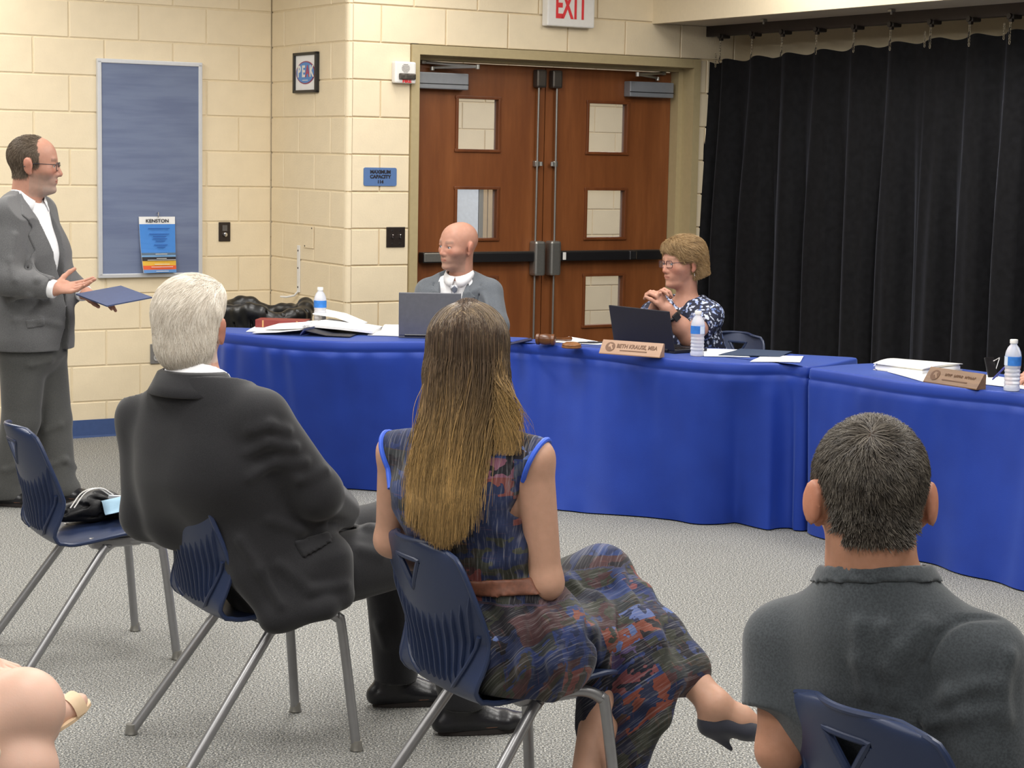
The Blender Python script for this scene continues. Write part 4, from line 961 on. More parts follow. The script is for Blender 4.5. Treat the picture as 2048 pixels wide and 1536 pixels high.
class Person:
    def __init__(s, name, x, y, label, skin, J, chest_yaw, pel_yaw, head=(0, 0, 0), hs=1., bulk=1., fem=False, vox=.005, hkw={}, group=None):
        s.org = V3(x, y, 0); s.root = empty(name, (x, y, 0), 0, label, 'person', group); s.skin = skin; s.vox = vox; s.fem = fem; s.bulk = bulk; s.hs = hs
        s.J = {k: np.asarray(v, float)-s.org for k, v in J.items()}; s.CB = basis(chest_yaw); s.PB = basis(pel_yaw); s.HR = basis(*head); s.hkw = hkw
    def bounds(s, keys=None, pad=.16):
        P = np.array([v for k, v in s.J.items() if keys is None or k in keys]); return P.min(0)-pad, P.max(0)+pad
    def torso(s, w=0., d=0., k=.04, top=.22, tr=(.12, .075)):
        J, b = s.J, s.bulk; waist = J['pel']*.55+J['chest']*.45
        wr = .135 if s.fem else .15
        return [EC(J['pel'], waist, (.165*b+w, .112*b+d), (wr*b+w, .102*b+d), s.PB[:, 0], k), EC(waist, J['chest'], (wr*b+w, .102*b+d), ((.15 if s.fem else .165)*b+w, .108*b+d), s.CB[:, 0], k),
                EC(J['chest'], J['nb']-(J['nb']-J['chest'])*top, ((.15 if s.fem else .165)*b+w, .108*b+d), (tr[0]*b+w, tr[1]*b+d), s.CB[:, 0], k)]
    def shoulders(s, r=.052, k=.04, neck=.05):
        J = s.J; o = []
        for q in ('shL', 'shR'):
            o += [RC(J['nb']-V3(0, 0, .03), J[q], neck, r, k)]
        return o
    def arm(s, q, ru=.050, re=.040, rw=.0275, k=.025): J = s.J; m = J['el'+q]*.62+J['wr'+q]*.38; return [RC(J['sh'+q], J['el'+q], ru, re, k), RC(J['el'+q], m, re, re*.95, k), RC(m, J['wr'+q], re*.95, rw, k)]
    def leg(s, q, rh=.085, rk=.056, ra=.036, k=.02): J = s.J; m = J['kn'+q]*.68+J['an'+q]*.32; return [RC(J['hip'+q], J['kn'+q], rh, rk, k), RC(J['kn'+q], m, rk*.96, rk*.98, k), RC(m, J['an'+q], rk*.98, ra, k)]
    def body(s, hands={}, feet=('L', 'R'), legs=('L', 'R'), colfn=None, arm_kw={}, extra=(), cuts=()):
        J = s.J; pts = [J[k] for k in J]; lo = np.min(pts, 0)-.17; hi = np.max(pts, 0)+.17; lo[2] = max(lo[2], -.01); F = Field(lo, hi, s.vox)
        A, Cc, B = head_prims(J['hd'], s.HR, s.hs, neck=J['nb']-V3(0, 0, .04), fem=s.fem, **s.hkw)
        P = s.torso(-.012, -.012)+s.shoulders(.045)
        for q in ('L', 'R'): P += s.arm(q, **arm_kw)
        for q in legs: P += s.leg(q)
        F.add(P); F.add(A); F.cut(Cc); F.add(B)
        for q in feet: F.add(foot_prims(J['an'+q], J['toe'+q]))
        for q, kw in hands.items(): F.add(hand_prims(J['wr'+q], **kw))
        F.add(extra); F.cut(cuts)
        s.F = F; s.body_o = F.build('body', M_SKIN, s.root, lambda V: s.colour(V, colfn)); return F
    def hl(s, V): return (V-s.J['hd']) @ s.HR/s.hs               # head-local coordinates
    def colour(s, V, fn=None):
        c = np.tile(np.array(s.skin[:3]), (len(V), 1)); h = s.hl(V); x, y, z = h.T; near = np.linalg.norm(h, axis=1) < .17
        def blend(m, col, a=1.): nonlocal c; m = (m*a*near)[:, None]; c = c*(1-m)+np.array(col[:3])*m
        red = np.array(s.skin[:3])*V3(1.06, .72, .66)
        blend(np.exp(-((np.abs(x)-.045)**2/.0006+(z+.025)**2/.0005))*(y > .02), red, .55); blend(np.exp(-(x**2/.0003+(z+.03)**2/.0003))*(y > .08), red, .5)
        blend((np.abs(x) > .079)*(np.abs(y+.012) < .03), red, .5)
        blend(ss(.024-np.abs(x), 0, .006)*ss(.0085-np.abs(z+.0632), 0, .003)*(y > .085), np.array(s.skin[:3])*V3(.86, .56, .52), .6)
        blend(ss(.0022-np.abs(z+.0632), 0, .001)*(np.abs(x) < .022)*(y > .08), (.12, .03, .03), .7)
        blend(ss(.007-np.abs(z-.002), 0, .004)*ss(.018-np.abs(np.abs(x)-.033), 0, .004)*(y > .06), np.array(s.skin[:3])*.62, .5)
        if fn is not None: c = fn(c, h, near, V)
        return c
    def sub(s, lo, hi, vox=None): return Field(lo, hi, vox or s.vox)
    def hit(s, F, px, py):
        """first point of field F along the line of sight"""
        d = AX_F+(px-1024)/CAM_F*AX_R+(768-py)/CAM_F*AX_U; o = V3(0, 0, CAM_H)-s.org
        Yc = s.org[1]; t = np.arange(Yc-1.3, Yc+1.3, .003); P = o+d[None]*t[:, None]; I = np.rint((P-F.lo)/F.vox).astype(int); ok = ((I >= 0) & (I < F.n)).all(1); I = I[ok]; P = P[ok]
        v = F.d[I[:, 0], I[:, 1], I[:, 2]]; k = np.argmax(v < 0)
        return P[k] if len(v) and (v < 0).any() else None
    def hits(s, F, pts): return [q for q in (s.hit(F, *p) for p in pts) if q is not None]
    def patch(s, F, poly, side, fwd, org, out=.004, inn=.004, name='patch', m=None, parent=None, pad=.03):
        """thin layer of cloth lying on F inside a polygon given in (side, z)"""
        us = [p[0] for p in poly]; zs = [p[1] for p in poly]
        X, Y, Z = F.grid(); u = (X-org[0])*side[0]+(Y-org[1])*side[1]; f = (X-org[0])*fwd[0]+(Y-org[1])*fwd[1]
        zi = np.where((F.ax[2] > min(zs)-pad) & (F.ax[2] < max(zs)+pad))[0]; sl = slice(zi[0], zi[-1]+1)
        d = F.d[:, :, sl]; reg = poly_sdf(u, Z[:, :, sl], poly); dd_ = np.maximum(np.maximum(d-out, -(d+inn)), np.maximum(reg, -f))
        G = object.__new__(Field); G.lo = F.lo+V3(0, 0, F.vox*zi[0]); G.vox = F.vox; G.n = np.array(d.shape); G.ax = [F.ax[0], F.ax[1], F.ax[2][sl]]; G.d = dd_.astype(np.float32)
        return G.build(name, m, parent or s.root)
    def uv(s, pts, side, org): return [((p-org) @ np.array(side), p[2]) for p in pts]
def vnorm(me):
    n = np.empty(len(me.vertices)*3, np.float32); me.vertex_normals.foreach_get('vector', n); v = np.empty(len(me.vertices)*3, np.float32); me.vertices.foreach_get('co', v); return v.reshape(-1, 3).astype(float), n.reshape(-1, 3).astype(float)
def grow(name, me, mask, count, length, flow, m, parent, K=6, lift=.35, rad=.0006, jit=.004, seed=1, droop=0., lv=.25, wave=0.):
    """short hair grown from the vertices of me: mask(v)->probability, flow(v)->direction it is combed in"""
    rg = np.random.default_rng(seed); V, N = vnorm(me); p = mask(V).astype(float); idx = rg.choice(len(V), count, p=p/p.sum()); v, n = V[idx]+rg.normal(0, jit*.5, (count, 3)), N[idx]
    fl = flow(v); fl = fl-n*(fl*n).sum(1)[:, None]; fl /= np.maximum(np.linalg.norm(fl, axis=1), 1e-6)[:, None]; fl += rg.normal(0, .22, fl.shape)
    L = (length(v) if callable(length) else np.full(count, length))*rg.uniform(1-lv, 1+lv, count); t = np.linspace(0, 1, K)
    pts = v[:, None]-n[:, None]*.002+(n[:, None]*(lift*np.sin(t*1.6)[None, :, None])+fl[:, None]*(t[None, :, None]*(1-.3*lift)))*L[:, None, None]
    pts[..., 2] -= droop*(t[None]**2)*L[:, None]
    if wave: ph = rg.uniform(0, 6.3, count); pts += np.cross(fl, n)[:, None]*(wave*np.sin(t[None]*5+ph[:, None])*L[:, None])[..., None]
    return strands(name, pts, rad*rg.uniform(.7, 1.2, count), m, parent)
def sample(F, P):
    """distance and gradient of field F at points P"""
    q = (P-F.lo)/F.vox; q = np.clip(q, 1, F.n-2.001); I = q.astype(int); f = q-I
    def tri(d): 
        r = 0
        for x in (0, 1):
            for y in (0, 1):
                for z in (0, 1): r = r+d[I[:, 0]+x, I[:, 1]+y, I[:, 2]+z]*(f[:, 0] if x else 1-f[:, 0])*(f[:, 1] if y else 1-f[:, 1])*(f[:, 2] if z else 1-f[:, 2])
        return r
    if getattr(F, 'gr', None) is None: F.gr = [np.gradient(F.d, F.vox, axis=a) for a in range(3)]
    g = np.stack([tri(a) for a in F.gr], 1); return tri(F.d), g/np.maximum(np.linalg.norm(g, axis=1), 1e-6)[:, None]
def comb(name, F, me, mask, count, length, flow, m, parent, K=7, off=(.001, .006), rad=.0007, seed=1, lv=.25, noise=.15, tip=.3, lock=0.):
    """hair lying on the surface of F, combed along flow(p), rising from off[0] at the root to off[1] at the tip"""
    rg = np.random.default_rng(seed); V, N = vnorm(me); p = mask(V).astype(float); idx = rg.choice(len(V), count, p=p/p.sum()); P = V[idx]+rg.normal(0, .0025, (count, 3))
    L = (length(P) if callable(length) else np.full(count, length))*rg.uniform(1-lv, 1+lv, count); rise = off[1]*rg.uniform(.3, 1.2, count)
    jit = rg.normal(0, noise, (count, 3))
    if lock: c = np.floor(V[idx]/lock); h = np.abs(np.sin(c @ np.array([[12.9, 78.2, 37.7], [93.9, 67.3, 11.1], [26.6, 45.1, 83.2]]))*43758.5) % 1; jit = jit*.5+(h-.5)*noise*4
    pts = np.zeros((count, K, 3))
    for k in range(K):
        t = k/(K-1); d, n = sample(F, P); P = P-n*np.clip(d-(off[0]*(1-t)+rise*t), -.02, .02)[:, None]; pts[:, k] = P
        fl = flow(P)+jit; fl = fl-n*(fl*n).sum(1)[:, None]; fl /= np.maximum(np.linalg.norm(fl, axis=1), 1e-6)[:, None]; P = P+fl*(L/(K-1))[:, None]
    return strands(name, pts, rad*rg.uniform(.7, 1.25, count), m, parent, tip)
def hair_mat(name, stops, rough=.5, spec=.35):
    t = NT(name); oi = t.t.nodes.new('ShaderNodeHairInfo')
    n = t.noise(t.coord(), 26, 3); mx = t.t.nodes.new('ShaderNodeMath'); mx.operation = 'MULTIPLY_ADD'; t.l(oi.outputs['Random'], mx.inputs[0]); mx.inputs[1].default_value = .6; 
    m2 = t.t.nodes.new('ShaderNodeMath'); m2.operation = 'MULTIPLY'; t.l(n, m2.inputs[0]); m2.inputs[1].default_value = .5; t.l(m2.outputs[0], mx.inputs[2])
    t.base(t.ramp(mx.outputs[0], stops)); t.b.inputs['Roughness'].default_value = rough; t.b.inputs['Specular IOR Level'].default_value = spec; return t.m
def spectacles(parent, c, R, s, m, w=.025, h=.0165, full=True, half_rim=False):
    g = empty('glasses', (0, 0, 0)); g.parent = parent
    T = lambda *q: c+R @ (V3(*q)*s)
    for sx in (-1, 1):
        lp = [T(sx*.033+a, .103-.10*(sx*.033+a)**2*4, .000+b) for a, b in rrect(2*w, 2*h, .009, 4)]
        MB().tube(lp, .0017*s, 6, closed=True).build('rim', m, g, True)
        MB().add(lp, [tuple(range(len(lp)))]).build('lens', M_LENS, g)
        MB().tube([T(sx*.058, .098, .007), T(sx*.076, .085, .008), T(sx*.083, .02, .006), T(sx*.086, -.01, .001), T(sx*.085, -.03, -.012)], .0017*s, 6).build('temple', m, g, True)
    MB().tube([T(-.010, .106, .003), T(0, .111, .006), T(.010, .106, .003)], .0015*s, 6).build('bridge', m, g, True); return g
M_LENS = glass(); M_LENS.name = 'spectacle_lens'; M_LENS.node_tree.nodes['Principled BSDF'].inputs['Alpha'].default_value = .05
M_SKIN = attr_mat('skin', .5, .06, 300, .35, .12)
def suit(name, c1, c2, rough=.75, weave=420, sheen=.15, stripe=0.):
    t = NT(name); v = t.coord(); n = t.noise(v, weave, 2); n2 = t.noise(v, 7, 3)
    t.base(t.mix(t.ramp(n2, [(.35, (0, 0, 0, 1)), (.7, (.5, .5, .5, 1))]), t.ramp(n, [(.35, c1), (.65, c2)]), c2)); b = t.b.inputs; b['Roughness'].default_value = rough; b['Sheen Weight'].default_value = sheen; b['Specular IOR Level'].default_value = .2
    t.bump(n, .2, .0015); return t.m

def collar_wings(p, m, open_=0., z=0., name='collar_wing', r=.066):
    """two turned-down shirt collar wings and the band round the neck"""
    J = p.J; up = nrm(J['hd']-J['nb']); fw, sd = p.CB[:, 1], p.CB[:, 0]; c = J['nb']+up*(.012+z)+fw*.012
    for sg in (-1, 1):
        top = []; bot = []
        for k in range(9):
            a = math.radians(-90+ (180-open_*30)*k/8); q = sd*sg*math.cos(a)*(r+.004)+fw*math.sin(a)*(r+.008)     # from the nape round to the throat
            dip = .030*max(0, math.sin(a))**1.3; top.append(c+q+up*(.042-dip-.03*open_*max(0, math.sin(a))))
            o = .007+.011*max(0, math.sin(a)); w = .030+.024*max(0, math.sin(a))**2; bot.append(c+q*(1+o/r)+sd*sg*(.016+.012*open_)*max(0, math.sin(a))**3+up*(.042-dip-w-.03*open_*max(0, math.sin(a))))
        P = [x for t, b in zip(top, bot) for x in (t, (t+b)/2+(t-c)*.05, b)]
        o = MB().grid(P, 9, 3).build(name, m, p.root, True); s = o.modifiers.new('s', 'SOLIDIFY'); s.thickness = .004; s.offset = 0
def coat_collar(p, m, parent, r0=.078, r1=.108, h0=.03, h1=-.022, span=105, back=.0):
    J = p.J; up = nrm(J['hd']-J['nb']); fw, sd = p.CB[:, 1], p.CB[:, 0]; c = J['nb']+fw*back; P = []
    for k in range(25):
        a = math.radians(-90-span+2*span*k/24); q = sd*math.cos(a)+fw*math.sin(a)*.92
        for t in (0, .2, .6, 1): P.append(c+q*(r0+(r1-r0)*t**.8)+up*(h0*(1-t)+h1*t+(.006 if t == .2 else 0)))
    o = MB().grid(P, 25, 4).build('jacket_collar', m, parent, True); s = o.modifiers.new('s', 'SOLIDIFY'); s.thickness = .006; s.offset = 0; return o
# ================================================================ man in the grey T-shirt, seen from behind (right foreground)
def pt(x, y, Y): return np.array(atY(x, y, Y))
SK_TAN = (.42, .205, .125); SK_PINK = (.46, .235, .165); SK_PALE = (.47, .27, .185)
def join(F, G, k=.02): h = np.clip(.5+.5*(F.d-G.d)/k, 0, 1); F.d = F.d+(G.d-F.d)*h-k*h*(1-h); return F
def sleeve(F, prims, inf, planes, k=.02):
    G = F.like(); G.d[:] = 1.; G.add(prims, inf)
    for p, n in planes: G.half(p, n)
    return join(F, G, k)
def man_tee():
    J = dict(hd=pt(1739, 995, 3.14), nb=pt(1752, 1168, 3.13), chest=(.655, 3.17, .735), pel=(.735, 3.225, .48),
             shL=pt(1570, 1284, 3.24), shR=pt(1968, 1318, 3.02), elL=pt(1562, 1500, 3.2), wrL=pt(1668, 1590, 3.42), elR=pt(1985, 1610, 2.99), wrR=pt(1990, 1660, 3.24))
    f, r = V3(.8, .6, 0), V3(.6, -.8, 0)
    for q, sg in (('L', -1), ('R', 1)):
        J['hip'+q] = J['pel']+r*.1*sg+[0, 0, -.01]; J['kn'+q] = J['hip'+q]+f*.43+r*.06*sg; J['an'+q] = J['kn'+q]+f*.02; J['an'+q][2] = .08; J['toe'+q] = J['an'+q]+f*.17; J['toe'+q][2] = .03
    for k in ('knL', 'knR'): J[k][2] = .5
    p = Person('person', .73, 3.2, 'man in grey T-shirt with short brown hair, seen from behind at right', SK_TAN, J, 60, 40, (91, -6, 0), 1.09, 1.12, vox=.0055, hkw=dict(nr=(.066, .074), heavy=1))
    hm = lambda h: ((h[:, 1] < .07)*(h[:, 2] > .03)+(h[:, 1] < .015)*(h[:, 2] > -.066+.02*(np.abs(h[:, 0]) > .05))) > 0
    def ears(h): return ~((np.abs(h[:, 0]) > .0765)*(h[:, 1] > -.04)*(h[:, 2] < .03)*(h[:, 2] > -.05)+(np.abs(h[:, 0]) > .062)*(h[:, 1] > -.042)*(h[:, 2] < .032) > 0)
    def cf(c, h, near, V): m = (hm(h) & ears(h) & near)[:, None]; return np.where(m, V3(.06, .05, .042), c)
    F = p.body(hands={'L': dict(f=J['wrL']-J['elL']+[0, 0, -.1], n=(0, 0, -1), t=(1, 0, 0)), 'R': dict(f=f, n=(0, 0, -1), t=(-.5, .8, 0))}, colfn=cf, extra=[EL(p.J['hd']+p.HR @ (V3(sx*.0915, -.02, -.008)*p.hs), V3(.009, .023, .037), p.HR @ np.array(Matrix.Rotation(sx*-.5, 3, 'Z')), .008) for sx in (-1, 1)])
    HM = hair_mat('dark_brown_hair', [(.2, srgb(38, 33, 30)), (.45, srgb(70, 62, 55)), (.7, srgb(104, 96, 86)), (.95, srgb(146, 138, 126))], .42, .45)
    crown = p.J['hd']+p.HR @ (V3(-.014, -.078, .105)*p.hs)
    def flow(v): h = p.hl(v); d = (v-crown); dn_ = np.linalg.norm(d, axis=1); d = d/np.maximum(dn_, .004)[:, None]; d[:, 2] -= .5*ss(dn_, .05, .12); d += np.cross(d, p.HR[:, 1])*.35+p.HR[:, 0]*(.22*np.sin(h[:, 0]*70+h[:, 2]*30))[:, None]; return d
    mask = lambda v: (lambda h: hm(h)*ears(h)*(np.linalg.norm(h, axis=1) < .17))(p.hl(v))
    ln = lambda v: np.interp(p.hl(v)[:, 2], [-.07, -.03, .02, .07], [.006, .011, .020, .030])
    S_ = p.sub(p.J['hd']-.2, p.J['hd']+.2, .005); A_, _c, _b = head_prims(p.J['hd'], p.HR, p.hs, neck=p.J['nb'], ears=False, **p.hkw); S_.add(A_)
    comb('hair', S_, p.body_o.data, mask, 27000, ln, flow, HM, p.root, K=5, off=(.001, .010), rad=.00055, seed=3, noise=.25, lock=.011)
    # T-shirt
    J = p.J; G = p.sub(np.minimum(J['elL'], J['pel'])-.3, np.maximum(J['elR'], J['nb'])+.3, .006)
    G.add(p.torso(.03, .014, .05, .5, (.12, .08))); G.add([RC(J['nb']-V3(0, 0, .14), J['nb']+V3(0, 0, .0), .10, .094, .035)]); G.add([RC(J['nb']-V3(0, 0, .064), J['sh'+q], .080, .058, .06) for q in 'LR']); G.add([EL(J['chest']-p.CB[:, 1]*.01+V3(0, 0, .02), V3(.18, .105, .13), p.CB, .05)])
    for q in 'LR':
        a, b = J['sh'+q], J['el'+q]; c = a+(b-a)*(.60 if q == 'L' else .74); n = b-a
        sleeve(G, [RC(a, b, .066, .068, .04)], .004, [(c, n)], .035)
    up = nrm(J['hd']-J['nb']); GB = G.like(); G.half(J['nb']+up*.036-p.CB[:, 1]*.05, up+p.CB[:, 1]*.15); G.half(J['pel']-V3(0, 0, .1), (0, 0, -1))
    hs = lambda *q: [h for h in p.hits(G, q)]
    G.crease([hs((1990, 1235), (1920, 1240), (1880, 1270), (1850, 1330), (1838, 1400), (1842, 1460))], .0045, 1, .01)
    G.crease([hs((1718, 1250), (1722, 1320), (1735, 1385)), hs((1765, 1255), (1775, 1330), (1790, 1400)), hs((1855, 1420), (1900, 1390), (1960, 1370)), hs((1860, 1445), (1930, 1430), (1990, 1420)), hs((2020, 1310), (2000, 1370), (2010, 1440)), hs((1850, 1250), (1800, 1300), (1790, 1340))], .005, -1, .025)
    shirt = G.build('t_shirt', suit('charcoal_jersey', srgb(52, 56, 60), srgb(70, 75, 79), .85, 260, .25), p.root)
    X, Y, Z = G.grid(); n_ = nrm(up+p.CB[:, 1]*.15); c_ = J['nb']+up*.036-p.CB[:, 1]*.05; pl = (X-c_[0])*n_[0]+(Y-c_[1])*n_[1]+(Z-c_[2])*n_[2]
    rr = np.sqrt((X-J['nb'][0])**2+(Y-J['nb'][1])**2); B = G.like(); B.d = np.maximum(np.maximum(GB.d-.0045, -(GB.d+.005)), np.maximum(np.maximum(pl-.004, -pl-.024), rr-.135)).astype(np.float32); B.build('neckband', bpy.data.materials['charcoal_jersey'], shirt)
    T = p.sub(np.min([J[k] for k in ('anL', 'anR', 'pel')], 0)-.2, np.max([J[k] for k in ('knL', 'knR', 'pel')], 0)+.2, .009)
    for q in 'LR': T.add([RC(J['hip'+q], J['kn'+q], .105, .078, .03), RC(J['kn'+q], J['an'+q], .074, .06, .02)])
    T.add([EC(J['pel']-V3(0, 0, .03), J['pel']+V3(0, 0, .06), (.18, .125), (.165, .115), p.PB[:, 0], .04)]); T.half(V3(0, 0, .07), (0, 0, -1)); T.build('trousers', suit('dark_denim', srgb(38, 44, 62), srgb(52, 60, 80)), p.root)
man_tee()

# ================================================================ white-haired man in the black suit
def shoes(p, q, m, name='shoe'):
    J = p.J; S = p.sub(np.minimum(J['an'+q], J['toe'+q])-.16, np.maximum(J['an'+q], J['toe'+q])+.14, .0045); d = J['toe'+q]-J['an'+q]; d[2] = 0; d = nrm(d); up = V3(0, 0, 1); side = np.cross(d, up)
    a = J['an'+q]; fl = a*[1, 1, 0]; hl = fl-d*.055+up*.035; to = fl+d*.195+up*.028
    S.add([EC(hl, to-d*.07, (.036, .034), (.047, .03), side, .02), EC(to-d*.07, to, (.047, .03), (.03, .018), side, .02), RC(a-d*.02+up*-.01, fl+d*.07+up*.045, .042, .03, .03)]); S.half(fl+up*.012, (0, 0, -1)); S.half(a+up*.005, (0, 0, 1))
    o = S.build(name, m, p.root)
    so = MB(); n = 28; pr = []
    for k in range(n):
        t = 2*math.pi*k/n; x = math.cos(t); y = math.sin(t); w = .041+.008*x if x > -.2 else .037; pr.append(fl+d*(.068+.138*x)+side*w*y*(1-.25*max(0, x)**3))
    vs = [v+up*.002 for v in pr]+[v+up*.022 for v in pr]; so.add(vs, [tuple(range(n)), tuple(range(n, 2*n))[::-1]]+[(k, n+k, n+(k+1) % n, (k+1) % n) for k in range(n)]); so.build('sole', M_SOLE, o)
    wl_ = [v+up*.024 for v in pr]; MB().tube(wl_, .0035, 6, closed=True).build('welt', M_WELT, o, True); return o
M_SOLE = mat('dark_rubber_sole', srgb(40, 34, 32), .7); M_WELT = mat('brown_welt', srgb(120, 78, 56), .6); M_SHOE = mat('black_shoe_leather', srgb(26, 26, 30), .32, var=.2, bump=.1)
def man_white():
    J = dict(hd=pt(380, 655, 5.08), nb=pt(395, 765, 5.05), chest=pt(432, 930, 5.06), pel=(-.635, 5.145, .50), shL=pt(292, 838, 5.18), shR=pt(520, 838, 4.93),
             elL=pt(292, 1030, 5.2), wrL=pt(420, 1050, 5.42), elR=pt(632, 985, 4.98), wrR=pt(682, 1020, 5.22),
             hipL=(-.70, 5.22, .49), hipR=(-.59, 5.06, .49), knL=(-.36, 5.52, .54), knR=(-.215, 5.31, .53), anL=(-.33, 5.55, .1), anR=(-.125, 5.285, .1), toeL=(-.16, 5.6, .03), toeR=(.05, 5.34, .03))
    p = Person('person', -.65, 5.13, 'white-haired man in black suit sitting on navy chair, seen from behind', SK_PINK, J, 50, 33, (84, 4, -2), 1.06, 1.12, vox=.006, hkw=dict(nr=(.062, .068), heavy=1))
    FEET = ()
    hm = lambda h: ((h[:, 1] < .075)*(h[:, 2] > .035)+(h[:, 1] < .012)*(h[:, 2] > -.085)) > 0
    def cf(c, h, near, V): m = (hm(h) & near & (np.abs(h[:, 0]) < .079))[:, None]; return np.where(m, V3(.56, .44, .38), c)
    p.body(hands={'L': dict(f=(.8, .5, -.2), n=(0, 0, -1), t=(.5, -.8, 0)), 'R': dict(f=(-.4, .9, -.2), n=(0, 0, -1), t=(-.9, -.3, 0))}, colfn=cf, feet=FEET)
    J = p.J
    # hair: a soft cap under combed strands
    H = p.sub(J['hd']-.19, J['hd']+.19, .005); T = lambda *q: J['hd']+p.HR @ (V3(*q)*p.hs); e = lambda q, r, k=.03: EL(T(*q), V3(*r)*p.hs, p.HR, k*p.hs)
    H.add([e((0, -.02, .04), (.086, .103, .093)), e((0, -.06, -.035), (.073, .058, .07)), e((.02, .03, .075), (.065, .06, .05))]); H.cut([e((sx*.082, .012, -.03), (.03, .034, .042), .015) for sx in (-1, 1)]); H.half(T(0, -.03, -.095), -p.HR[:, 2]-p.HR[:, 1]*.1); H.half(T(0, .07, 0), p.HR[:, 1]-p.HR[:, 2]*.5)
    HM = hair_mat('white_hair', [(.15, srgb(186, 174, 158)), (.45, srgb(216, 207, 193)), (.9, srgb(240, 234, 223))], .5, .3)
    cap = H.build('hair', mat('white_hair_base', srgb(214, 198, 184), .7, var=.1), p.root)
    part = T(-.01, .05, .12)
    def flow(v): h = p.hl(v); d = np.zeros_like(v); d[:, 2] = -1; d += (p.HR[:, 0][None]*(-.9*ss(h[:, 2], .0, .1)+.35*np.sin(h[:, 0]*40)*.4)[:, None]); d -= p.HR[:, 1][None]*(.8*ss(h[:, 2], .03, .11))[:, None]; return d
    comb('combed_strands', H, cap.data, lambda v: (p.hl(v)[:, 2] > -.085)*1., 22000, lambda v: np.interp(p.hl(v)[:, 2], [-.09, -.05, .05], [.012, .04, .075]), flow, HM, cap, K=8, off=(.0005, .005), rad=.00055, seed=5, noise=.16, lock=.012)
    # jacket
    G = p.sub(V3(-.62, -.5, .24), V3(.72, .5, 1.12), .0065)
    G.add(p.torso(.03, .032, .05)); G.add(p.shoulders(.07, .05, .075)); G.add([EL(J['chest']-p.CB[:, 1]*.03+V3(0, 0, .05), V3(.185, .105, .17), p.CB, .05), EC(J['chest']-V3(0, 0, .02)-p.CB[:, 1]*.03, J['pel']+V3(0, 0, .12), (.19, .11), (.17, .12), p.CB[:, 0], .06)])
    G.add([RC((J['shL']+J['chest'])/2+p.CB[:, 1]*-.01, (J['elL']*.6+J['chest']*.4)-V3(0, 0, .06), .10, .085, .09), RC((J['shR']+J['chest'])/2, (J['elR']*.5+J['chest']*.5), .09, .08, .09)])
    G.add([RC(J['shL'], J['elL'], .075, .066, .05), RC(J['elL'], J['wrL'], .066, .05, .03), RC(J['shR'], J['elR'], .078, .068, .03), RC(J['elR'], J['wrR'], .066, .052, .03)])
    Q = lambda x, y, Y: pt(x, y, Y)-p.org
    G.add([RC(Q(520, 1120, 5.0), Q(640, 1120, 5.06), .075, .07, .05), RC(Q(500, 1150, 4.95), Q(545, 1235, 4.92), .04, .026, .05), RC(Q(600, 1150, 4.98), Q(570, 1230, 4.93), .045, .03, .05), RC(Q(660, 1120, 5.02), Q(680, 1190, 5.0), .06, .04, .05), RC(Q(545, 1240, 4.92), Q(650, 1215, 4.95), .026, .034, .04), EC(Q(520, 1060, 5.02), Q(600, 1180, 5.02), (.12, .07), (.11, .06), V3(.86, .5, 0), .06)])
    up = nrm(J['hd']-J['nb']); hs = lambda *q: p.hits(G, q)
    G.half(J['nb']+up*.005-p.CB[:, 1]*.06, up+p.CB[:, 1]*.25)
    G.crease([hs((500, 860), (540, 850), (575, 862)), hs((495, 905), (540, 885), (590, 895)), hs((500, 955), (550, 925), (610, 925)), hs((600, 960), (650, 940), (680, 945)), hs((540, 1040), (600, 1060), (640, 1050)), hs((640, 1060), (700, 1050), (740, 1090)), hs((480, 1080), (520, 1140), (560, 1210)), hs((560, 1130), (620, 1180), (690, 1170))], .006, -1, .025)
    MS = suit('black_suit_wool', srgb(27, 27, 30), srgb(36, 36, 39), .72, 380, .18)
    jk = G.build('suit_jacket', MS, p.root)
    C_ = p.sub(J['nb']-.15, J['nb']+.15, .0045)                 # shirt collar and jacket collar
    up2 = nrm(up+p.CB[:, 1]*.2); C_.add([RC(J['nb']-up*.05, J['nb']+up*.1, .098, .072, .01)]); C_.half(J['nb']+up*.047-p.CB[:, 1]*.05, up-p.CB[:, 1]*-.35); C_.half(J['nb']-up*.03, -up); C_.build('shirt_collar', mat('white_shirt', srgb(236, 236, 238), .7, var=.02), p.root)
    coat_collar(p, MS, jk, .086, .136, .034, -.026, 112, -.006)
    fl_ = hs((588, 1083), (655, 1060), (665, 1078), (606, 1116)); org = fl_[0]; sd = V3(.9, .43, 0); p.patch(G, p.uv(fl_, sd, org), sd, V3(.43, -.9, 0), org-V3(.43, -.9, 0)*.08, .006, .004, 'pocket_flap', MS, jk)
    for z in (0, 1, 2): MB().lathe([(.007, 0), (.006, .003)], 10, Q(684-9*z, 1012+5*z, 5.14), Matrix.Rotation(math.pi/2, 4, 'X')).build('cuff_button', M_BLACK, jk)
    T_ = p.sub(V3(-.3, -.3, .04), V3(.75, .6, .75), .007)
    for q in 'LR': T_.add([RC(J['hip'+q], J['kn'+q], .108, .084, .03), RC(J['kn'+q], J['an'+q], .078, .066, .02)])
    T_.half(V3(0, 0, .075), (0, 0, -1)); tr_ = lambda *q: p.hits(T_, q); T_.crease([tr_((700, 1050), (740, 1060), (770, 1040)), tr_((720, 1100), (760, 1110)), tr_((760, 1250), (775, 1290))], .008, -1, .03); T_.build('suit_trousers', MS, p.root)
    for q in 'LR': shoes(p, q, M_SHOE, 'brogue_shoe')
man_white()

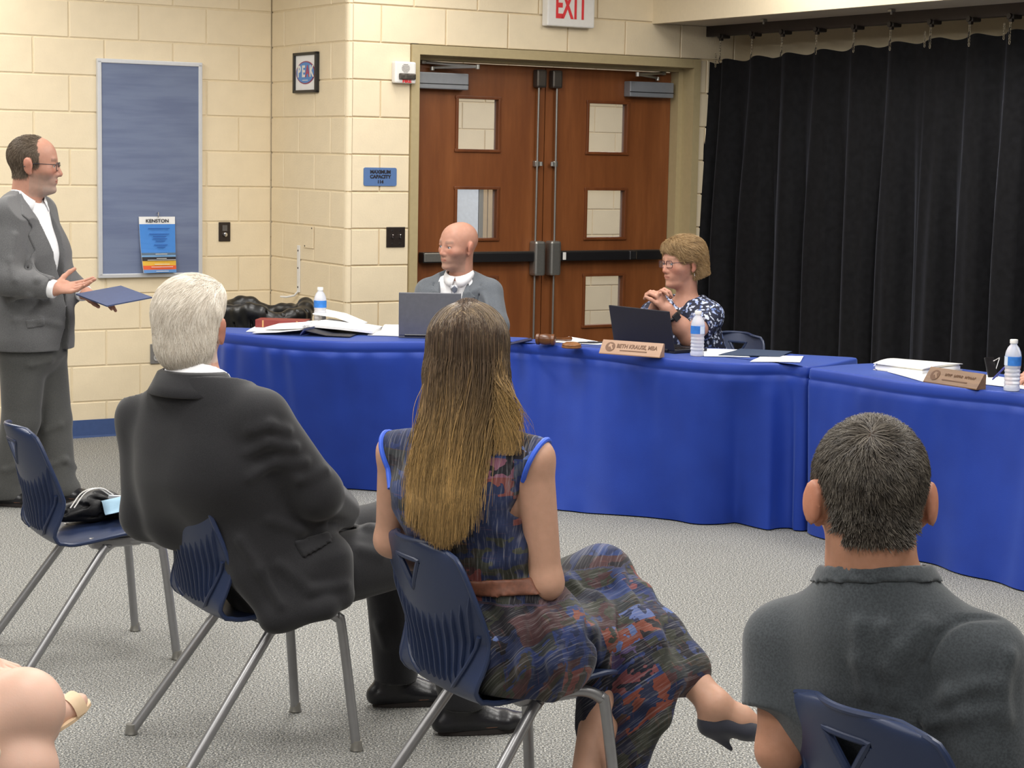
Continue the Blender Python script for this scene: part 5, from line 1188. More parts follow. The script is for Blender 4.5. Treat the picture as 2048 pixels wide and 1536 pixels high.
# ================================================================ long-haired woman in the patchwork print dress
def dress_mat():
    t = NT('patchwork_print'); tc = t.t.nodes.new('ShaderNodeAttribute'); tc.attribute_name = 'Cloth'; v = tc.outputs['Vector']
    def snap(sx, sz, off):
        mp = t.t.nodes.new('ShaderNodeMapping'); mp.inputs['Scale'].default_value = (sx, sz, 1); mp.inputs['Location'].default_value = off; t.l(v, mp.inputs[0])
        nz = t.t.nodes.new('ShaderNodeTexNoise'); nz.inputs['Scale'].default_value = 30; t.l(v, nz.inputs['Vector']); ad = t.t.nodes.new('ShaderNodeMix'); ad.data_type = 'RGBA'; ad.blend_type = 'LINEAR_LIGHT'; ad.inputs[0].default_value = .05; t.l(mp.outputs[0], ad.inputs[6]); t.l(nz.outputs['Color'], ad.inputs[7])
        fl = t.t.nodes.new('ShaderNodeVectorMath'); fl.operation = 'FLOOR'; t.l(ad.outputs[2], fl.inputs[0]); wn = t.t.nodes.new('ShaderNodeTexWhiteNoise'); wn.noise_dimensions = '3D'; t.l(fl.outputs[0], wn.inputs['Vector']); return wn.outputs['Value']
    a = snap(10.5, 7.5, (.3, .1, 0)); b = snap(17, 12, (.7, .45, 0))
    pal = [(0, srgb(30, 28, 34)), (.2, srgb(31, 40, 70)), (.38, srgb(54, 56, 48)), (.54, srgb(38, 54, 98)), (.66, srgb(66, 44, 46)), (.78, srgb(28, 30, 44)), (.9, srgb(112, 58, 46)), (.96, srgb(74, 96, 150))]
    c = t.mix(t.ramp(b, [(0, (0, 0, 0, 1)), (.55, (.75, .75, .75, 1))], 'CONSTANT'), t.ramp(a, pal, 'CONSTANT'), t.ramp(b, [(.0, srgb(30, 28, 34)), (.56, srgb(40, 54, 100)), (.7, srgb(50, 52, 44)), (.82, srgb(124, 64, 50)), (.9, srgb(36, 40, 60)), (.97, srgb(88, 108, 160))], 'CONSTANT'))
    mp = t.t.nodes.new('ShaderNodeMapping'); mp.inputs['Scale'].default_value = (1, .06, 1); t.l(v, mp.inputs[0]); s1 = t.noise(mp.outputs[0], 210, 3, .7)
    mp2 = t.t.nodes.new('ShaderNodeMapping'); mp2.inputs['Scale'].default_value = (.1, 1, 1); t.l(v, mp2.inputs[0]); s2 = t.noise(mp2.outputs[0], 170, 2, .6)
    c = t.mix(t.ramp(s1, [(.52, (0, 0, 0, 1)), (.78, (.55, .55, .55, 1))]), c, srgb(158, 156, 158)); c = t.mix(t.ramp(s1, [(.25, (.7, .7, .7, 1)), (.46, (0, 0, 0, 1))]), c, srgb(20, 20, 26)); c = t.mix(t.ramp(s2, [(.6, (0, 0, 0, 1)), (.85, (.3, .3, .3, 1))]), c, srgb(150, 90, 76))
    t.base(c); t.b.inputs['Roughness'].default_value = .75; t.b.inputs['Sheen Weight'].default_value = .1; t.b.inputs['Specular IOR Level'].default_value = .2; t.bump(s1, .12, .001); return t.m
M_DRESS = dress_mat()
def cloth_coords(me, fn):
    V, _ = vnorm(me); uv = fn(V); a = me.attributes.new('Cloth', 'FLOAT_VECTOR', 'POINT'); a.data.foreach_set('vector', np.concatenate([uv, np.zeros((len(V), 1))], 1).astype(np.float32).ravel())
def woman_long():
    J = dict(hd=pt(936, 715, 4.36), nb=pt(932, 862, 4.33), chest=pt(915, 985, 4.32), pel=(.0, 4.39, .50), shL=pt(796, 905, 4.40), shR=pt(1066, 918, 4.27), elL=pt(782, 1080, 4.46), wrL=pt(900, 1150, 4.66), elR=pt(1092, 1165, 4.27), wrR=pt(1045, 1190, 4.52),
             hipL=(-.06, 4.44, .49), hipR=(.06, 4.33, .49), knL=(.235, 4.73, .585), knR=(.275, 4.60, .49), anL=pt(1428, 1408, 4.50), anR=pt(1165, 1600, 4.38), toeL=pt(1535, 1466, 4.52), toeR=(.27, 4.5, .03))
    p = Person('person', .0, 4.38, 'woman with long blonde-brown hair in patchwork dress, legs crossed, seen from behind', SK_PALE, J, 72, 48, (88, -3, 0), 1.0, .98, fem=True, vox=.0055, hkw=dict(nr=(.048, .05)))
    def cf(c, h, near, V): m = ((h[:, 1] < .06) & (h[:, 2] > .02) & near)[:, None]; return np.where(m, V3(.14, .085, .045), c)
    J = p.J
    p.body(hands={'L': dict(f=(.7, .5, -.1), n=(0, 0, -1), t=(.5, -.8, 0)), 'R': dict(f=(-.3, .9, -.1), n=(0, 0, -1), t=(-.9, -.3, 0))}, feet=('R',), colfn=cf, arm_kw=dict(ru=.047, re=.037, rw=.025),
           extra=[RC(J['anL'], J['anL']+(J['toeL']-J['anL'])*.5, .034, .03, .02), RC(J['anL']+(J['toeL']-J['anL'])*.5, J['toeL'], .03, .02, .02), RC(J['anL'], pt(1418, 1440, 4.5)-p.org, .033, .028, .02)])
    Q = lambda x, y, Y: pt(x, y, Y)-p.org
    G = p.sub(V3(-.36, -.36, .0), V3(.62, .52, 1.13), .006)
    G.add(p.torso(.006, .008, .045)); G.add(p.shoulders(.054, .04, .052))
    G.add([RC(J['hipL'], J['knL'], .108, .082, .04), RC(J['hipR'], J['knR'], .105, .08, .04), EL(J['pel']+V3(.0, -.03, .02), V3(.19, .15, .12), p.PB, .05)])
    shin = [J['knL']+(J['anL']-J['knL'])*t for t in (0, .25, .5, .74)]
    for a, b in zip(shin[:-1], shin[1:]): G.add([RC(a, b, .07, .06, .03)])
    hem = [Q(1160, 1475, 4.46), Q(1208, 1560, 4.48), Q(1275, 1530, 4.47), Q(1322, 1440, 4.47), Q(1352, 1360, 4.47)]
    base = [J['knR']+V3(-.05, -.08, -.04), J['knR']+V3(0, -.06, -.03), J['knR']+V3(.03, -.06, 0), shin[2], shin[3]]
    for a, b in zip(base, hem): G.add([RC(a, b, .05, .013, .05)])
    for a, b in zip(hem[:-1], hem[1:]): G.add([RC(a, b, .013, .013, .03), RC((a+base[1])/2, (b+base[2])/2, .03, .03, .05), RC(a*.75+base[2]*.25, b*.75+base[2]*.25, .016, .016, .04), RC(a*.88+base[2]*.12, b*.88+base[2]*.12, .014, .014, .04)])
    G.add([EC(J['pel']+V3(0, 0, .1), J['pel']+V3(.03, -.03, .0), (.14, .12), (.2, .16), p.PB[:, 0], .05)])
    up = nrm(J['hd']-J['nb']); G.half(J['nb']+up*.005, up); 
    X, Y, Z = G.grid(); AH = {}; G0 = G.like()
    for q in 'LR':
        ax = nrm((J['sh'+q]-J['nb'])*[1, 1, 0]); n_ = nrm(ax-V3(0, 0, .42)); c_ = J['sh'+q]+ax*.030+V3(0, 0, .045)
        AH[q] = ((X-c_[0])*n_[0]+(Y-c_[1])*n_[1]+(Z-c_[2])*n_[2], np.sqrt((X-J['sh'+q][0])**2+(Y-J['sh'+q][1])**2+(Z-J['sh'+q][2]+.03)**2), n_, c_); G.clip(np.minimum(AH[q][0], .108-AH[q][1]))
    X, Y, Z = G.grid(); cf_ = V3(.857, .515, 0); sp = (X-J['pel'][0])*cf_[0]+(Y-J['pel'][1])*cf_[1]; G.clip(np.minimum(.412-Z, .19-sp))
    hs = lambda *q: p.hits(G, q)
    G.crease([hs((1055, 1180), (1085, 1240), (1110, 1330), (1105, 1390)), hs((1010, 1200), (1035, 1260), (1050, 1340)), hs((985, 1225), (1000, 1290)), hs((1130, 1160), (1190, 1200), (1220, 1280), (1215, 1370)), hs((1230, 1110), (1255, 1200), (1262, 1320), (1240, 1420)), hs((1290, 1180), (1310, 1280), (1290, 1400)), hs((980, 1130), (1020, 1120), (1045, 1090)), hs((1000, 1060), (1030, 1110))], .010, -1, .04)
    G.crease([hs((1150, 1175), (1185, 1260), (1180, 1370)), hs((1245, 1180), (1238, 1300), (1215, 1400)), hs((975, 1215), (1015, 1290), (1020, 1370)), hs((1065, 1215), (1075, 1290), (1085, 1370))], .008, 1, .03)
    o = G.build('dress', M_DRESS, p.root)
    th = nrm(J['knL']-J['hipL']); sh_ = nrm(J['anL']-J['knL'])
    def cm(V):
        up_ = np.stack([(V-J['chest']) @ p.CB[:, 0]*.9, V[:, 2]], 1); dn = np.stack([(V-J['pel']) @ p.PB[:, 0]-V[:, 2]+.15, (V-J['pel']) @ th+.1], 1); w = ss(V[:, 2], .60, .66)[:, None]; return np.where(w > .5, up_, dn)
    cloth_coords(o.data, cm)
    zb = Q(1003, 1172, 4.25)[2]; X, Y, Z = G.grid(); dB = np.maximum(np.maximum(G.d-.006, -(G.d+.004)), np.abs(Z-zb-.06*(X-.05)+.03*Y)-.019); B = G.like(); B.d = dB.astype(np.float32); B.d = np.maximum(B.d, np.sqrt((X-.0)**2+(Y+.03)**2)-.19).astype(np.float32); B.build('belt', mat('brown_woven_belt', srgb(104, 62, 44), .6, var=.25, vscale=90), o)
    MT = mat('royal_blue_trim', srgb(52, 92, 206), .6)
    for q in 'LR':
        n_, c_ = AH[q][2], AH[q][3]; e1 = nrm(V3(0, 0, 1)-n_*n_[2]); e2 = np.cross(n_, e1); c_ = J['sh'+q]-n_*((J['sh'+q]-c_) @ n_); ln = []; r_ = np.arange(.004, .16, .001)
        for t in np.linspace(-2.5, 2.5, 60):
            dv = e1*math.cos(t)+e2*math.sin(t); dv_, _g = sample(G0, c_[None]+dv[None]*r_[:, None]); k = np.argmax(dv_ > 0)
            if (dv_ > 0).any() and r_[k] < .15: ln.append(c_+dv*(r_[k]+.0015))
        ln = np.array(ln); ln = np.array([ln[max(0, i-2):i+3].mean(0) for i in range(len(ln))]); MB().tube(ln, .0062, 8).build('armhole_trim', MT, o, True)
    ring = [J['nb']+up*.004+p.CB[:, 0]*.063*math.cos(a)+p.CB[:, 1]*.062*math.sin(a)-up*.03*math.sin(a) for a in np.linspace(0, 2*math.pi, 32, endpoint=False)]; MB().tube(ring, .007, 8, closed=True).build('neck_trim', MT, o, True)
    # pump on the raised foot
    S = p.sub(J['anL']-.2, J['toeL']+.2, .004); d = nrm(J['toeL']-J['anL']); hl = Q(1421, 1440, 4.5); sd = nrm(np.cross(d, V3(0, 0, 1))); un = np.cross(sd, d)
    S.add([EC(hl, hl+(J['toeL']-hl)*.62, (.032, .036), (.042, .026), sd, .02), EC(hl+(J['toeL']-hl)*.62, J['toeL']+d*.03, (.042, .026), (.018, .012), sd, .02)])
    S.cut([EC(hl+un*.04-d*.005, hl+(J['toeL']-hl)*.58+un*.036, (.024, .034), (.03, .018), sd, .008)]); hb = Q(1462, 1498, 4.5)
    S.add([RC(hl-un*.016+d*.006, hb, .021, .0055, .02)]); S.build('heeled_pump', mat('navy_suede', srgb(30, 32, 46), .75, sheen=.3), p.root)
    S = p.sub(J['anR']-.2, J['toeR']+.2, .005); fl = J['anR']*[1, 1, 0]; d = J['toeR']-J['anR']; d[2] = 0; d = nrm(d); sd = np.cross(d, V3(0, 0, 1)); S.add([EC(fl-d*.05+V3(0, 0, .05), fl+d*.1+V3(0, 0, .028), (.032, .034), (.042, .024), sd, .02), EC(fl+d*.1+V3(0, 0, .028), fl+d*.19+V3(0, 0, .02), (.042, .024), (.018, .012), sd, .02), RC(fl-d*.05+V3(0, 0, .05), fl-d*.05+V3(0, 0, .005), .02, .006, .02)]); S.half(fl+V3(0, 0, .001), (0, 0, -1)); S.build('heeled_pump', bpy.data.materials['navy_suede'], p.root)
    # long hair: cap, then strands falling behind the shoulders to the chair back
    H = p.sub(J['hd']-.36, J['hd']+.2, .006); T = lambda *q: J['hd']+p.HR @ V3(*q); e = lambda q, r, k=.03: EL(T(*q), V3(*r), p.HR, k)
    H.add([e((0, -.018, .036), (.092, .106, .094)), e((0, -.045, -.05), (.084, .06, .08), .05), EC(T(0, -.05, -.05), T(-.01, -.075, -.20), (.082, .045), (.07, .03), p.HR[:, 0], .05)]); H.cut([e((0, .11, -.05), (.075, .09, .14), .02)])
    cap = H.build('hair', mat('hair_base_brown', srgb(92, 70, 48), .6, var=.25, vscale=60), p.root)
    comb('crown_strands', H, cap.data, lambda v: (p.hl(v)[:, 2] > .0)*1., 14000, .11, lambda v: (lambda h: p.HR[:, 0][None]*(np.sign(h[:, 0]+.01)*.8*ss(h[:, 2], .05, .12))[:, None]-p.HR[:, 1][None]*(.5*ss(h[:, 2], .03, .1))[:, None]-np.array([0, 0, 1.])[None])(p.hl(v)), hair_mat('brown_crown_hair', [(.2, srgb(66, 54, 46)), (.5, srgb(88, 73, 58)), (.75, srgb(112, 94, 72)), (.95, srgb(158, 134, 98))], .42, .4), cap, K=8, off=(.001, .005), rad=.0006, seed=6, noise=.08, lock=.01)
    rg = np.random.default_rng(9); N = 13000; K = 22
    a = rg.uniform(-1, 1, N); rx = a*.093; ry = -np.sqrt(np.maximum(0, 1-(a*.98)**2))*.10+rg.normal(0, .006, N); top = rg.uniform(0, 1, N)
    x_end = a*.075-.03+rg.normal(0, .012, N); zt = np.array([pt(900, y, 4.25)[2] for y in (880, 1085)]); z_end = np.where(rg.random(N) < .22, rg.uniform(zt[1]+.05, zt[0]-.06, N), zt[1]-.01+np.abs(rg.normal(0, .06, N))+.05*np.abs(a)); z_end = np.maximum(z_end, zt[1]-.02)
    side = a > .62; z_end = np.where(side & (rg.random(N) < .8), rg.uniform(zt[0]-.03, zt[0]+.06, N), z_end); x_end = np.where(side & (z_end > zt[0]-.05), .10+rg.normal(0, .015, N), x_end)
    cl = np.round((x_end+.004*np.sin(x_end*300))/.013)*.013; x_end = cl*.45+x_end*.55                     # locks
    zh = J['hd'][2]; P = np.zeros((N, K, 3)); s_ = np.linspace(0, 1, K); ph = rg.uniform(0, 6.3, N)
    out = rg.uniform(0, .018, N)
    for k, t in enumerate(s_):
        # first third wraps over the crown, then hangs down the back
        ang = np.interp(t, [0, .3], [0, 1]); th_ = (1.45-top*1.2)*(1-ang)                # angle above the horizontal at the root
        if t <= .3:
            X_ = rx*np.cos(th_*.9)**.5; Yl = ry*np.cos(th_)-.012+.028*np.sin(th_)*(1-top); Zl = .036+.098*np.sin(th_)*np.sqrt(np.maximum(0, 1-(a*.8)**2))-.03*ang
        else:
            u = (t-.3)/.7; z0 = .006; X_ = rx*(1-ss(np.float64(u), .12, .95))+x_end*ss(np.float64(u), .12, .95)+.004*np.sin(9*u+ph); zz = (z0)*(1-u)+(z_end-zh)*u; Zl = zz
            Yl = (ry-.012)*(1-u)+(-.110-out*.3)*u-.012*np.sin(u*3.1)*np.sqrt(np.maximum(0, 1-a*a))
        Wp = J['hd'][None]+p.HR[:, 0][None]*X_[:, None]+p.HR[:, 1][None]*(Yl-out*.55)[:, None]; Wp[:, 2] = zh+Zl+ (.0 if t > .3 else 0)+out*.35*(1-ang); P[:, k] = Wp
    def strand_mat():
        t = NT('blonde_brown_hair'); ci = t.t.nodes.new('ShaderNodeHairInfo'); r1 = t.ramp(ci.outputs['Intercept'], [(0, srgb(76, 62, 52)), (.32, srgb(88, 72, 56)), (.55, srgb(120, 98, 68)), (.8, srgb(142, 116, 76)), (1, srgb(150, 123, 82))])
        r2 = t.ramp(ci.outputs['Random'], [(.0, (.55, .55, .55, 1)), (.5, (1, 1, 1, 1)), (.72, (1.1, 1.1, 1.08, 1)), (.88, (1.75, 1.68, 1.5, 1))]); t.base(t.mix(1., r1, r2, 'MULTIPLY')); t.b.inputs['Roughness'].default_value = .6; t.b.inputs['Specular IOR Level'].default_value = .18; return t.m
    for _ in range(2):
        d_, n_ = sample(G, P.reshape(-1, 3)); low = (P[..., 2] < J['nb'][2]+.08); push = np.where(low, np.clip(.006-d_.reshape(N, K), 0, .08), 0)
        push = np.maximum.accumulate(push, 1); ka = np.argmax(push >= push.max(1)[:, None]*.92, 1); rampk = np.clip((np.arange(K)[None]-6)/np.maximum(ka[:, None]-6, 3), 0, 1); push = np.maximum(push, push.max(1)[:, None]*rampk)
        P = P-p.CB[:, 1][None, None]*push[..., None]
    strands('long_strands', P, .00062*rg.uniform(.7, 1.3, N), strand_mat(), cap, .35)
woman_long()
# ================================================================ standing man in the grey suit, at left
def lapels(p, G, m, parent, px_polys, side, fwd, org, name='lapel', out=.007):
    for poly in px_polys:
        h = p.hits(G, poly)
        if len(h) > 2: p.patch(G, p.uv(h, side, org), side, fwd, org-np.array(fwd)*.03, out, .004, name, m, parent)
M_SHIRT = bpy.data.materials['white_shirt']
M_GREY = suit('grey_suit_wool', srgb(80, 80, 82), srgb(102, 102, 103), .8, 380, .2); M_GREYT = suit('dark_grey_trouser_wool', srgb(66, 67, 67), srgb(84, 84, 82), .8, 380, .2)
M_GREYB = suit('blue_grey_suit_wool', srgb(82, 86, 92), srgb(103, 108, 114), .8, 380, .2)
def man_standing():
    J = dict(hd=pt(67, 329, 8.67), nb=pt(48, 408, 8.67), chest=pt(58, 510, 8.67), pel=pt(66, 672, 8.67), shL=pt(78, 425, 8.83), shR=pt(18, 430, 8.50), elL=pt(112, 545, 8.82), wrL=pt(166, 585, 8.70), elR=pt(14, 560, 8.40), wrR=pt(106, 578, 8.36),
             hipL=pt(84, 692, 8.74), hipR=pt(46, 692, 8.60), knL=pt(106, 840, 8.74), knR=pt(42, 840, 8.60), anL=pt(118, 968, 8.74), anR=pt(8, 972, 8.62), toeL=pt(222, 1000, 8.72), toeR=pt(95, 1004, 8.56))
    for q in 'LR': J['an'+q][2] = .09; J['toe'+q] = J['an'+q]+V3(.17, -.02, -.06)
    p = Person('person', -2.13, 8.67, 'man in grey suit and glasses standing at left holding a navy folder', SK_PINK, J, -22, -12, (7, -4, 0), 1.07, 1.12, vox=.0048, hkw=dict(nr=(.06, .068), heavy=1, nose=1.03))
    def hairm(h): x, y, z = h.T; front = .035-.55*np.clip(z-.06, 0, 1)*.6; return ((z > .03)*(y < front+.012*np.cos(x*40))+(z <= .03)*(z > -.048)*(y < -.015)+(np.abs(x) > .05)*(z > .0)*(z < .05)*(y < .03)) > 0
    def cf(c, h, near, V):
        x, y, z = h.T; b = near*ss(-z, .022, .05)*(y > -.005)*(z > -.135)*(1-.9*(np.abs(z+.063) < .008)*(np.abs(x) < .02)); b = b*np.where(y < .03, .8, 1); c = c*(1-.62*b[:, None])+V3(.30, .24, .2)*.62*b[:, None]
        g = near*ss(-z, .075, .1)*(y > .05); c = c*(1-.4*g[:, None])+V3(.36, .32, .28)*.4*g[:, None]
        br = near*(np.abs(z-.026) < .006)*(np.abs(np.abs(x)-.034) < .02)*(y > .06); c = c*(1-.6*br[:, None])+V3(.12, .08, .06)*.6*br[:, None]
        m = ((hairm(h) > 0) & near & (np.abs(x) < .0775))[:, None]; return np.where(m, V3(.13, .095, .07), c)
    J = p.J
    F = p.body(hands={'R': dict(f=(.92, .1, .05), n=(.1, -.55, .75), t=(.25, .3, .9), curl=(.12, .18, .24, .3), thumb=(.75, -.05), spread=.07), 'L': dict(f=(.9, -.25, -.12), n=(0, .15, -1), t=(.1, -.9, .2), curl=(.25, .3, .35, .4), thumb=(.35, .1))}, feet=(), colfn=cf)
    HM = hair_mat('brown_grey_hair', [(.2, srgb(66, 54, 44)), (.5, srgb(98, 84, 70)), (.9, srgb(140, 126, 110))], .5)
    S_ = p.sub(J['hd']-.2, J['hd']+.2, .005); S_.add(head_prims(J['hd'], p.HR, p.hs, neck=J['nb'], ears=False, **p.hkw)[0])
    def flow(v): h = p.hl(v); return p.HR[:, 1][None]*(-1.*ss(h[:, 2], .0, .1))[:, None]-np.array([0, 0, 1.])[None]*(1.2-ss(h[:, 2], .02, .1))[:, None]
    comb('hair', S_, p.body_o.data, lambda v: hairm(p.hl(v))*(np.linalg.norm(p.hl(v), axis=1) < .17)*(np.abs(p.hl(v)[:, 0]) < .079), 11000, .022, flow, HM, p.root, K=4, off=(.0005, .005), rad=.00055, seed=2)
    eyes(p.root, J['hd'], p.HR, p.hs, (.12, .07, .04)); spectacles(p.root, J['hd'], p.HR, p.hs, mat('dark_glasses_frame', srgb(52, 50, 58), .35, .4))
    # shirt, jacket, trousers, shoes
    Sh = p.sub(V3(-.3, -.3, .8), V3(.4, .35, 1.55), .0055); Sh.add(p.torso(.008, .01)); Sh.add(p.shoulders(.05, .04, .056)); up = nrm(J['hd']-J['nb']); Sh.add([RC(J['nb']-up*.04+p.CB[:, 1]*.01, J['nb']+up*.05+p.CB[:, 1]*.025, .076, .066, .01)]); Sh.half(J['nb']+up*.045+p.CB[:, 1]*.02, up+p.CB[:, 1]*.55); sh = Sh.build('dress_shirt', M_SHIRT, p.root)
    G = p.sub(V3(-.42, -.5, .62), V3(.42, .42, 1.55), .0055); G.add(p.torso(.032, .036, .05)); G.add(p.shoulders(.068, .05, .072)); G.add([EC(J['pel']+V3(0, 0, .18), J['pel']-V3(0, 0, .10), (.19, .15), (.205, .165), p.CB[:, 0], .05)])
    G.add([RC(J['chest']+p.CB[:, 1]*.06-V3(0, 0, .12), J['pel']+p.CB[:, 1]*.07+V3(0, 0, .08), .12, .12, .05)])
    for q in 'LR': sleeve(G, [RC(J['sh'+q], J['el'+q], .074, .066, .03), RC(J['el'+q], J['wr'+q], .066, .048, .03)], .0, [(J['wr'+q]-(J['wr'+q]-J['el'+q])*.06, J['wr'+q]-J['el'+q])], .045)
    G.half(J['pel']-V3(0, 0, .055), (0, .0, -1)); G.half(J['nb']+up*.005+p.CB[:, 1]*.06, up+p.CB[:, 1]*1.1)
    # open front: a long wedge showing the shirt
    org = J['chest']; sd, fw = p.CB[:, 0], p.CB[:, 1]; X, Y, Z = G.grid(); u = (X-org[0])*sd[0]+(Y-org[1])*sd[1]; f = (X-org[0])*fw[0]+(Y-org[1])*fw[1]; z0 = J['pel'][2]+.14; zt = J['nb'][2]+.02
    wd = .078*np.clip((Z-z0)/(zt-z0), -.2, 1.2)**.8 if False else .082*np.clip((Z-z0)/(zt-z0), 0, 1.1)
    G.clip(-np.maximum(np.maximum(np.abs(u-.004)-wd, .03-f), z0-Z))
    lo_ = .03*np.clip((z0-Z)/.2, 0, 1); G.clip(-np.maximum(np.maximum(np.abs(u-.0)-.004-lo_, .02-f), Z-z0))
    hs = lambda *q: p.hits(G, q)
    G.crease([hs((30, 470), (22, 520), (30, 560)), hs((20, 600), (60, 590), (90, 600)), hs((60, 520), (75, 560), (100, 600)), hs((30, 640), (80, 640), (120, 650))], .006, -1, .025)
    jk = G.build('suit_jacket', M_GREY, p.root)
    lapels(p, G, M_GREY, jk, [[(40, 385), (62, 400), (78, 445), (118, 560), (120, 590), (95, 560), (68, 500), (55, 470), (62, 455), (42, 430)]], sd, fw, org, 'lapel', .006)
    p.patch(G, [(-.012+a, b+J['nb'][2]-.0) for a, b in ((.085, .0), (.11, -.08), (.14, -.13), (.105, -.15), (.12, -.17), (.02, z0-J['nb'][2]+.02), (.012, z0-J['nb'][2]), (.03, z0-J['nb'][2]+.12), (.07, -.06))], -sd, fw, org, .006, .004, 'lapel', M_GREY, jk) if False else None
    for poly in ([(28, 640), (70, 636), (72, 652), (28, 658)],): lapels(p, G, M_GREY, jk, [poly], sd, fw*0+V3(0, -1, 0), org, 'pocket_flap', .005)
    for q, off in (('R', .0), ('L', 0)):
        w, e = J['wr'+q], J['el'+q]; d = nrm(w-e); C_ = p.sub(w-.09, w+.09, .004); C_.add([RC(w-d*.05, w+d*.02, .043, .040, .01)]); C_.half(w+d*.012, d); C_.half(w-d*.045, -d); C_.build('shirt_cuff', M_SHIRT, p.root)
    collar_wings(p, M_SHIRT, .9, .012, r=.070); coat_collar(p, M_GREY, jk, .086, .118, .03, -.03, 100)
    T = p.sub(V3(-.4, -.3, .0), V3(.45, .35, 1.05), .006)
    T.add([EC(J['pel']+V3(0, 0, .1), J['pel']-V3(0, 0, .06), (.18, .14), (.185, .14), p.PB[:, 0], .04)])
    for q in 'LR': T.add([RC(J['hip'+q], J['kn'+q], .108, .085, .025), RC(J['kn'+q], J['an'+q]-V3(0, 0, .02), .084, .078, .02), RC(J['an'+q]-V3(.01, 0, .0), J['an'+q]+V3(.05, 0, -.03), .072, .05, .03)])
    T.half(V3(0, 0, .035), (0, 0, -1)); ht = lambda *q: p.hits(T, q); T.crease([ht((60, 730), (100, 720), (130, 705)), ht((10, 940), (40, 930), (70, 945)), ht((100, 930), (130, 920), (150, 935)), ht((90, 860), (120, 850))], .007, -1, .025); T.build('suit_trousers', M_GREYT, p.root)
    for q in 'LR': shoes(p, q, M_SHOE, 'dress_shoe')
    c = pt(228, 592, 8.58); e1 = V3(.172, -.0, -.004); e2 = V3(-.006, .18, .032); n = nrm(np.cross(e1, e2)); m = MB(); vs = [tuple(a+n*t) for t in (-.003, .003) for a in (-e1*1.0, -e2, e1, e2)]; m.add(vs, [(0, 1, 2, 3), (7, 6, 5, 4)]+[(k, 4+k, 4+(k+1) % 4, (k+1) % 4) for k in range(4)])
    o = m.build('folder', mat('navy_folder_card', srgb(70, 82, 116), .5), None, loc=tuple(c)); tag(o, 'navy folder held out by the standing man in grey suit', 'folder')
man_standing()

